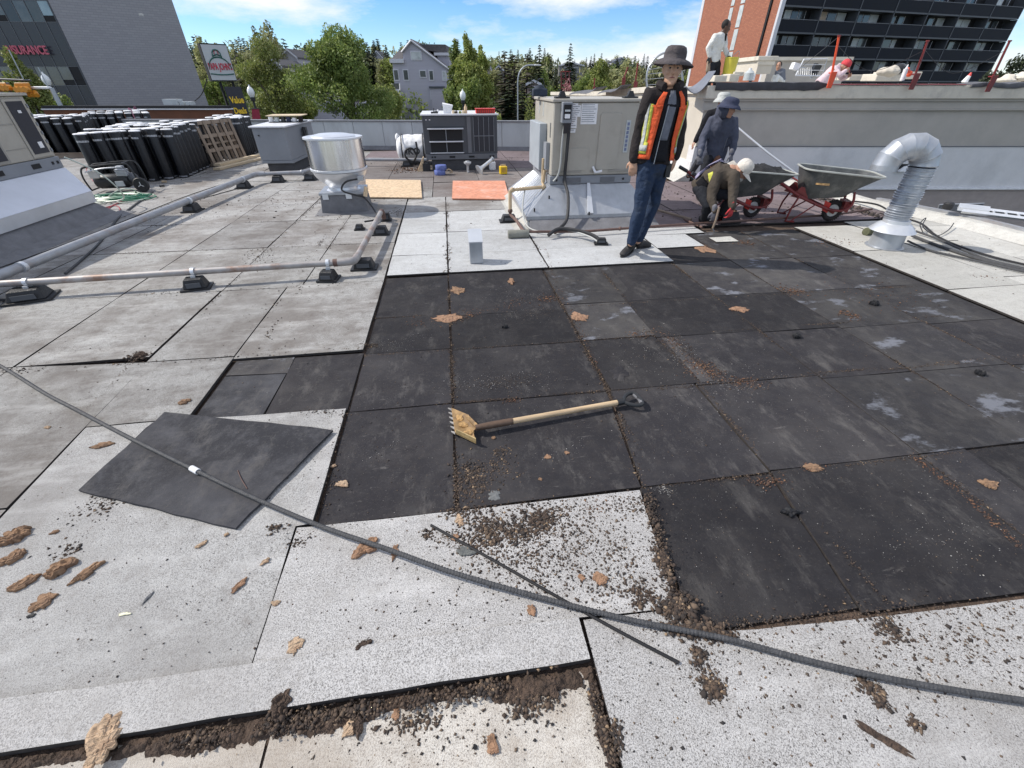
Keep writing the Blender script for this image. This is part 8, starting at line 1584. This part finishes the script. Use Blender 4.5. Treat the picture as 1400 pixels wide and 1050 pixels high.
torso_strip(J, 'vest', c_lime, .95, 150, 215, .0, .5, .028); torso_strip(J, 'vest_stripe', c_silver, .95, 160, 205, .02, .3, .034); torso_strip(J, 'vest_trim', c_lilac, .95, 60, 105, .15, .95, .026); torso_strip(J, 'vest_trim', c_black, .95, -30, 45, .1, .95, .022)
gloved(t, J, 'l', glove_red, 1, .8, (0, -.1, -1), V3((.5, -1, 0))); gloved(t, J, 'r', glove_grey, 1, .8, (.2, -.1, -1), V3((-.3, -1, 0)))
cpo = baseball_cap(t, V3(J['head'])-up*.01, up, fwd, c_cream, 1.08); WB().limb([V3(J['head'])-fwd*.085+up*.0, V3(J['head'])-fwd*.10-up*.10], [(.08, .012), (.10, .012)], 10).build('neck_flap', c_cream, cpo, True)
WB().ball(tuple(V3(J['head'])-up*.075+fwd*.05), (.055, .055, .045)).build('face_mask', c_silver, t, True)
shoe(t, J['al'], G(981, 301), G(996, 304)); shoe(t, J['ar'], G(957, 303), G(972, 307))
t = thing('hand_knife', 'short wooden handled cutter held by the crouching man', 'knife', tuple(V3(J['wr']))); a = V3(J['wr'])+V3((.02, -.05, -.05)); WB().tube([a+V3((0, 0, .10)), a-V3((0, 0, .06)), a-V3((.0, -.02, .16))], .013, 7).build('handle', wood_g, t, True); WB().tube([a-V3((0, -.02, .16)), a+V3((.03, .02, -.20))], .008, 5).build('blade', galv, t)
a = G(995, 300, .0); b = WB(); t = thing('felt_piece', 'dark square of felt lifted by the crouching man', 'felt piece', tuple(a)); WB().hexa([G(985, 308, .0), G(1012, 306, .0), G(1009, 292, .12), G(990, 290, .16)], [p+V3((0, -.01, .02)) for p in (G(985, 308, .0), G(1012, 306, .0), G(1009, 292, .12), G(990, 290, .16))]).build('felt_sheet', black_felt, t)
chunk(1001, 297, .09, .07, .05, 0, foam_o, 'handful of brown foam gripped by the red glove of the crouching man', .06)

# ---- hooded man pushing the first barrow
d = 6.9
J = J_(d, head=(997, 147, -.22), neck=(990, 159, -.12), chest=(988, 172, -.06), waist=(981, 195), pel=(976, 209, .03), sl=(1002, 167, -.05), sr=(973, 166), el=(1003, 192, -.1), er=(961, 190, -.05), wl=(1000, 211, -.18), wr=(957, 212, -.22),
       hl=(981, 214, .03), hr=(970, 214, .0), kl=(984, 242, -.1), kr=(961, 240, -.1), al=(975, 268, .0), ar=(955, 268, .0))
J['hup'] = V3((.12, -.25, 1)); J['hfwd'] = V3((.55, -1, -.25)); J['glovel'] = 1; J['glover'] = 1
t = thing('person', 'man in slate hooded jacket and navy bucket hat pushing the nearer filled wheelbarrow', 'man', tuple(G(962, 273)))
up, fwd, sd, sv = body(t, J, skin, .013, .92); face_parts(t, J['head'], up, fwd, sd, .92); jacket(t, J, c_slate, .9, .014, wr=.018, hem=.10, bulk=1.06, hood=True); trousers(t, J, c_darkt, .85)
remesh(WB().ball(tuple(V3(J['head'])-fwd*.045+V3((0, 0, -.02))), (.10, .10, .125), 14, 9).build('hood', c_slate, t), .014, 2, .006)
WB().tube([V3(J['chest'])+fwd*.13, V3(J['waist'])+fwd*.125, V3(J['pel'])+fwd*.125], .006, 5).build('zip', c_grey, t); bucket_hat(t, V3(J['head'])+V3((0, 0, -.0)), (0, 0, 1), c_navyhat, .95, .060, .075, .035, tilt=(.1, -.10, 0))
gloved(t, J, 'l', glove_grey, .95, .8, (.1, -.2, -1), V3((.5, -1, 0))); gloved(t, J, 'r', glove_grey, .95, .8, (.1, -.3, -1), V3((-.5, -1, 0)))
shoe(t, J['al'], G(978, 272), G(986, 278)); shoe(t, J['ar'], G(953, 270), G(960, 277))
WB().limb([V3(J['pel'])+fwd*.12+sd*.06-V3((0, 0, .02)), V3(J['pel'])+fwd*.10+sd*.10-V3((0, 0, .14))], [.04, .05], 8).build('tool_pouch', mat('pouch_brown', (.16, .07, .04), .8), t, True)
# ---- man in black behind him
d = 8.1
J = J_(d, head=(988, 138), neck=(984, 149), chest=(981, 160), waist=(975, 180), pel=(972, 194), sl=(992, 155), sr=(970, 156), el=(996, 176), er=(960, 176), wl=(990, 194), wr=(950.5, 193, -.05), hl=(976, 198), hr=(968, 198), kl=(972, 222), kr=(954, 222, .1), al=(966, 244), ar=(942, 240, .25))
J['hup'] = V3((.05, -.1, 1)); J['hfwd'] = V3((.8, -.6, -.1))
t = thing('person', 'man in black top and pale hat half hidden behind the man with the barrow', 'man', tuple(G(950, 248)))
up, fwd, sd, sv = body(t, J, skin, .014, .92, hcurl=(.4, .5)); jacket(t, J, c_black, .9, .014, wr=.010, hem=.05); trousers(t, J, mat('trousers_charcoal', (.04, .042, .05), .9, var=.2, bump=.5, bscale=26), .82)
bucket_hat(t, V3(J['head']), (0, 0, 1), c_silver, .95, .05, .075, .05); face_parts(t, J['head'], up, fwd, sd, .92); shoe(t, J['al'], G(964, 250), G(972, 253)); shoe(t, J['ar'], G(938, 244), G(946, 248))

# ---- man on the upper roof with a bucket
d = 11.9
J = J_(d, head=(992, 37), neck=(987.5, 46), chest=(983, 54), waist=(977, 72), pel=(976, 84), sl=(990, 52, .08), sr=(977, 51, -.08), el=(991, 67, .05), er=(968.5, 66, -.1), wl=(995, 76.5, .0), wr=(970, 77, -.12), hl=(980, 88, .04), hr=(972.5, 88, -.05), kl=(979, 108, .04), kr=(969, 108, -.05), al=(977, 128, .04), ar=(966, 129, -.05))
J['hup'] = V3((.25, -.1, 1)); J['hfwd'] = V3((1, -.45, -.35))
t = thing('person', 'man in white long sleeved shirt on the upper roof carrying a yellow bucket', 'man', tuple(J['ar']-V3((0, 0, .08))))
up, fwd, sd, sv = body(t, J, skin_d, .014, 1.0, hcurl=(.8, .6)); jacket(t, J, c_white, .92, .014, nm='shirt', wr=.012, hem=.02); trousers(t, J, c_darkt, .92)
remesh(WB().ball(tuple(V3(J['head'])+up*.035-fwd*.02), (.085, .085, .095), 14, 9).build('hair', hair_m, t), .012, 1); face_parts(t, J['head'], up, fwd, sd); WB().tube([V3(J['neck'])+fwd*.075-up*.0, V3(J['neck'])+fwd*.10-V3((0, 0, .10))], [.035, .012], 8).build('dark_collar', c_black, t, True)
gloved(t, J, 'l', plastic_k, 1.0, .8); gloved(t, J, 'r', plastic_k, 1.0, .8); WB().limb([V3(J['pel'])+sd*-.02-fwd*.02+V3((-.13, -.08, .0)), V3(J['pel'])+V3((-.14, -.08, -.16))], [.05, .05], 8).build('tool_pouch', wood_g, t, True)
for S_ in 'lr': shoe(t, J['a'+S_], J['a'+S_]-V3((.03, 0, .09)), J['a'+S_]+V3((.20, -.06, -.09)))
bc = W(995.5, 102, 11.8); wc = V3(J['wl']); t = thing('bucket', 'yellow plastic bucket hanging from the hand of the man in the white shirt', 'bucket', tuple(bc))
MB().lathe([(.125, 0), (.145, .29), (.152, .295), (.152, .31), (.140, .31), (.118, .02)], 24).build('pail', mat('pail_yellow', (.60, .52, .06), .4, var=.1), t, True)
MB().lathe([(.128, -.012), (.132, .0), (.135, .02)], 24).build('foot_ring', yellow_p, t, True); WB().tube(curve([bc+V3((-.15, 0, .29)), bc+V3((-.11, 0, .42)), wc+V3((0, 0, -.10)), bc+V3((.11, 0, .42)), bc+V3((.15, 0, .29))], 5), .006, 6).build('bail', galv, t, True)

# ---- red capped man bending on the upper roof, and the seated one
d = 11.0
J = J_(d, head=(1153.5, 92), neck=(1146, 94), chest=(1139, 99), waist=(1128, 108), pel=(1121, 115), sl=(1148, 98, .12), sr=(1140, 96, -.12), el=(1151, 108, .1), er=(1148, 103, -.2), wl=(1158, 105, .0), wr=(1156, 97, -.15), hl=(1121, 120, .1), hr=(1119, 120, -.1), kl=(1127, 136, .1), kr=(1125, 136, -.1), al=(1118, 150, .1), ar=(1116, 150, -.1))
J['hup'] = V3((.45, -.1, .9)); J['hfwd'] = V3((1, -.25, -.5))
t = thing('person', 'man in pale pink shirt and red cap bending over behind the left red post', 'man', tuple(J['ar']-V3((0, 0, .08))))
up, fwd, sd, sv = body(t, J, skin, .014, .95, hcurl=(.6, .6)); jacket(t, J, mat('cloth_pink', (.68, .52, .55), .9, var=.12, bump=.6, bscale=26), .9, .014, nm='shirt', wr=.010, hem=.02); trousers(t, J, c_darkt, .9)
cpo = baseball_cap(t, V3(J['head']), up, fwd, mat('cap_red', (.55, .05, .06), .8), 1.05); face_parts(t, J['head'], up, fwd, sd, .95); WB().limb([V3(J['head'])-fwd*.08, V3(J['head'])-fwd*.10-up*.12], [(.06, .02), (.07, .02)], 8).build('neck_cloth', mat('cap_pale', (.7, .55, .55), .9), cpo, True)
for S_ in 'lr': shoe(t, J['a'+S_], J['a'+S_]-V3((.03, 0, .09)), J['a'+S_]+V3((.20, -.06, -.09)))
d = 15.0
J = J_(d, head=(1064.5, 90.5), neck=(1065.5, 95.5), chest=(1066, 99), waist=(1067, 106), pel=(1067, 111), sl=(1069, 97.5), sr=(1062.5, 97.5), el=(1071, 103), er=(1061.5, 103, -.05), wl=(1067, 107, -.1), wr=(1062, 107, -.2), hl=(1069, 112), hr=(1065, 112), kl=(1062, 104.5, -.35), kr=(1058, 105, -.3), al=(1060, 118, -.45), ar=(1056, 118, -.4))
J['hup'] = V3((-.1, 0, 1)); J['hfwd'] = V3((-.7, -.8, -.2))
t = thing('person', 'dark haired person in grey top seated by the cream box on the upper roof', 'person', tuple(J['ar']-V3((0, 0, .08))))
up, fwd, sd, sv = body(t, J, skin, .014, .85, hcurl=(.5, .5)); jacket(t, J, c_grey, .82, .014, wr=.006, hem=.0); trousers(t, J, c_white, .78); remesh(WB().ball(tuple(V3(J['head'])+up*.03-fwd*.02), (.08, .08, .085), 12, 8).build('hair', hair_m, t), .012, 1); face_parts(t, J['head'], up, fwd, sd, .85)
for S_ in 'lr': shoe(t, J['a'+S_], J['a'+S_]-V3((.0, -.03, .09)), J['a'+S_]+V3((-.10, -.14, -.09)))
t = thing('seat_crate', 'low pale crate under the seated person on the upper roof', 'crate', tuple(SD(W(1067, 112, 15.05).dot(RV), 15.05, 1.0))); q = W(1067, 116, 15.05); fr(WB(), q.dot(RV)-.2, q.dot(RV)+.2, 1.0, q.z+.02, 14.9, 15.3).build('crate_body', ledge_m, t)

# ------------------------------------------------------------ wheelbarrows
def rrect(x0, x1, y0, y1, r_, z0_, z1_, n=4):
    """rounded rectangle whose height goes from z0_ at x0 to z1_ at x1"""
    o = []
    for cx, cy, a0 in ((x1-r_, y1-r_, 0), (x0+r_, y1-r_, 90), (x0+r_, y0+r_, 180), (x1-r_, y0+r_, 270)):
        for k in range(n+1): a = R(a0+90*k/n); x = cx+r_*math.cos(a); o.append((x, cy+r_*math.sin(a), z0_+(z1_-z0_)*(x-x0)/(x1-x0)))
    return o
def barrow(lab, loc, rz, full=False):
    t = thing('wheelbarrow', lab, 'wheelbarrow', loc, rz); zt0, zt1 = .62, .56
    rg = [rrect(-.36, .16, -.17, .17, .08, .27, .32), rrect(-.42, .27, -.23, .23, .10, .40, .42), rrect(-.48, .50, -.30, .30, .14, zt0, zt1), rrect(-.47, .49, -.29, .29, .14, zt0, zt1), rrect(-.405, .26, -.22, .22, .10, .41, .43), rrect(-.35, .15, -.16, .16, .08, .285, .335)]
    MB().rings(rg).build('tray', tray_m, t, True, angle=50)
    q = rrect(-.49, .51, -.31, .31, .14, zt0+.003, zt1+.003, 6); MB().tube(q+[q[0]], .011, 6).build('rim', mat('rim_pale', (.42, .43, .40), .5, .3), t, True)
    if not full: MB(Matrix.Translation((-.22, -.256, .475)) @ Matrix.Rotation(R(90-22), 4, 'X') @ Matrix.Rotation(R(-3), 4, 'Z')).box((0, 0, 0), (.17, .042, .004)).build('label', mat('label_yellow', (.62, .36, .14), .5, var=.5, scale=45), t)
    if full:
        rg = []; n_ = 16
        b = MB(); nx, ny = 22, 14; rr_ = []
        for i in range(nx): rr_.append([(-.44+.88*i/(nx-1), -.26+.52*j/(ny-1), .575+.05*mnoise.noise(V3((i*.4, j*.4, 3)))+.07*math.sin(math.pi*i/(nx-1))*math.sin(math.pi*j/(ny-1))) for j in range(ny)])
        b.rings(rr_, cap=False, closed=False).build('load', mat('load_black', (.010, .010, .011), .8, var=.4, bump=.6, bscale=20), t, True)
    for sy in (-1, 1):
        MB().tube(curve([(-.90, sy*.27, .54), (-.55, sy*.24, .36), (-.3, sy*.18, .26), (.0, sy*.10, .16), (.12, sy*.075, .115)], 4), .018, 8).build('handle_tube', red_p, t, True)
        MB().tube([(-1.02, sy*.275, .59), (-.89, sy*.27, .535)], .022, 8).build('grip', plastic_k, t, True)
        MB().tube([(-.44, sy*.23, .32), (-.50, sy*.26, .16), (-.52, sy*.27, .012), (-.40, sy*.25, .008)], .014, 7).build('leg', red_p, t, True)
        MB().tube([(-.18, sy*.18, .22), (-.44, sy*.25, .02)], .010, 6).build('leg_brace', red_p, t, True)
        MB().tube(curve([(.02, sy*.10, .155), (.18, sy*.16, .16), (.27, sy*.17, .24), (.24, sy*.16, .38)], 4), .016, 7).build('front_brace', red_p, t, True)
        MB().hexa([(-.55, sy*.2, .30), (-.30, sy*.17, .255), (-.30, sy*.17+.004, .255), (-.55, sy*.2+.004, .30)], [(-.45, sy*.2, .42), (-.36, sy*.19, .40), (-.36, sy*.19+.004, .40), (-.45, sy*.2+.004, .42)]).build('side_gusset', red_p, t)
    MB().tube([(.27, -.17, .25), (.27, .17, .25)], .016, 7).build('nose_bar', red_p, t, True)
    MB().hexa([(.20, -.12, .15), (.27, -.12, .13), (.27, .12, .13), (.20, .12, .15)], [(.20, -.12, .26), (.29, -.12, .26), (.29, .12, .26), (.20, .12, .26)]).build('nose_plate', red_p, t)
    MB().tube([(-.44, -.23, .30), (-.44, .23, .30)], .012, 6).build('cross_bar', red_p, t, True)
    TW = Matrix.Translation((.12, 0, .128)) @ Matrix.Rotation(R(90), 4, 'X')
    w_ = MB(TW).rings([[((.100+.030*math.cos(q))*math.cos(a), (.100+.030*math.cos(q))*math.sin(a), .034*math.sin(q)) for q in [2*math.pi*k/10 for k in range(10)]] for a in [2*math.pi*j/32 for j in range(33)]], cap=False).build('wheel', tyre_m, t, True)
    b = MB(TW)
    for k in range(32): a = 2*math.pi*k/32; b.box((.128*math.cos(a), .128*math.sin(a), 0), (.008, .010, .05), (0, 0, a))
    b.build('tread', tyre_m, w_); MB(TW).lathe([(.012, -.036), (.03, -.034), (.035, -.014), (.072, -.012), (.074, .012), (.035, .014), (.03, .034), (.012, .036)], 20).build('hub', hub_m, w_, True)
    MB().hexa([(-.03, -.055, .13), (.05, -.055, .10), (.05, -.05, .10), (-.03, -.05, .13)], [(-.04, -.055, .25), (.05, -.055, .22), (.05, -.05, .22), (-.04, -.05, .25)]).build('wheel_bracket', red_b, t); return t
p = G(1134, 302); w2 = barrow('empty grey wheelbarrow with red frame parked at the right in front of the stucco wall', (p.x-.12, p.y+.05, .004), R(-24)); w2.scale = (.93, .93, 1.05)
p = G(1022, 298); w1 = barrow('wheelbarrow heaped with black felt between the crouching man and the empty barrow', (p.x-.06, p.y+.05, .004), R(-8), True); w1.scale = (.93, .93, 1.03)
hose('pole', 'thin white metal pole leaning from the hooded man towards the empty wheelbarrow', 'pole', [W(1007, 173, 7.3), W(1050, 209, 6.9), W(1100, 246, 6.6)], .013, galv_b, k=2)
hose('pole', 'thin red handle slanting behind the empty wheelbarrow', 'pole', [W(1066, 231, 6.9), W(1102, 255, 6.5)], .012, red_p, k=2)
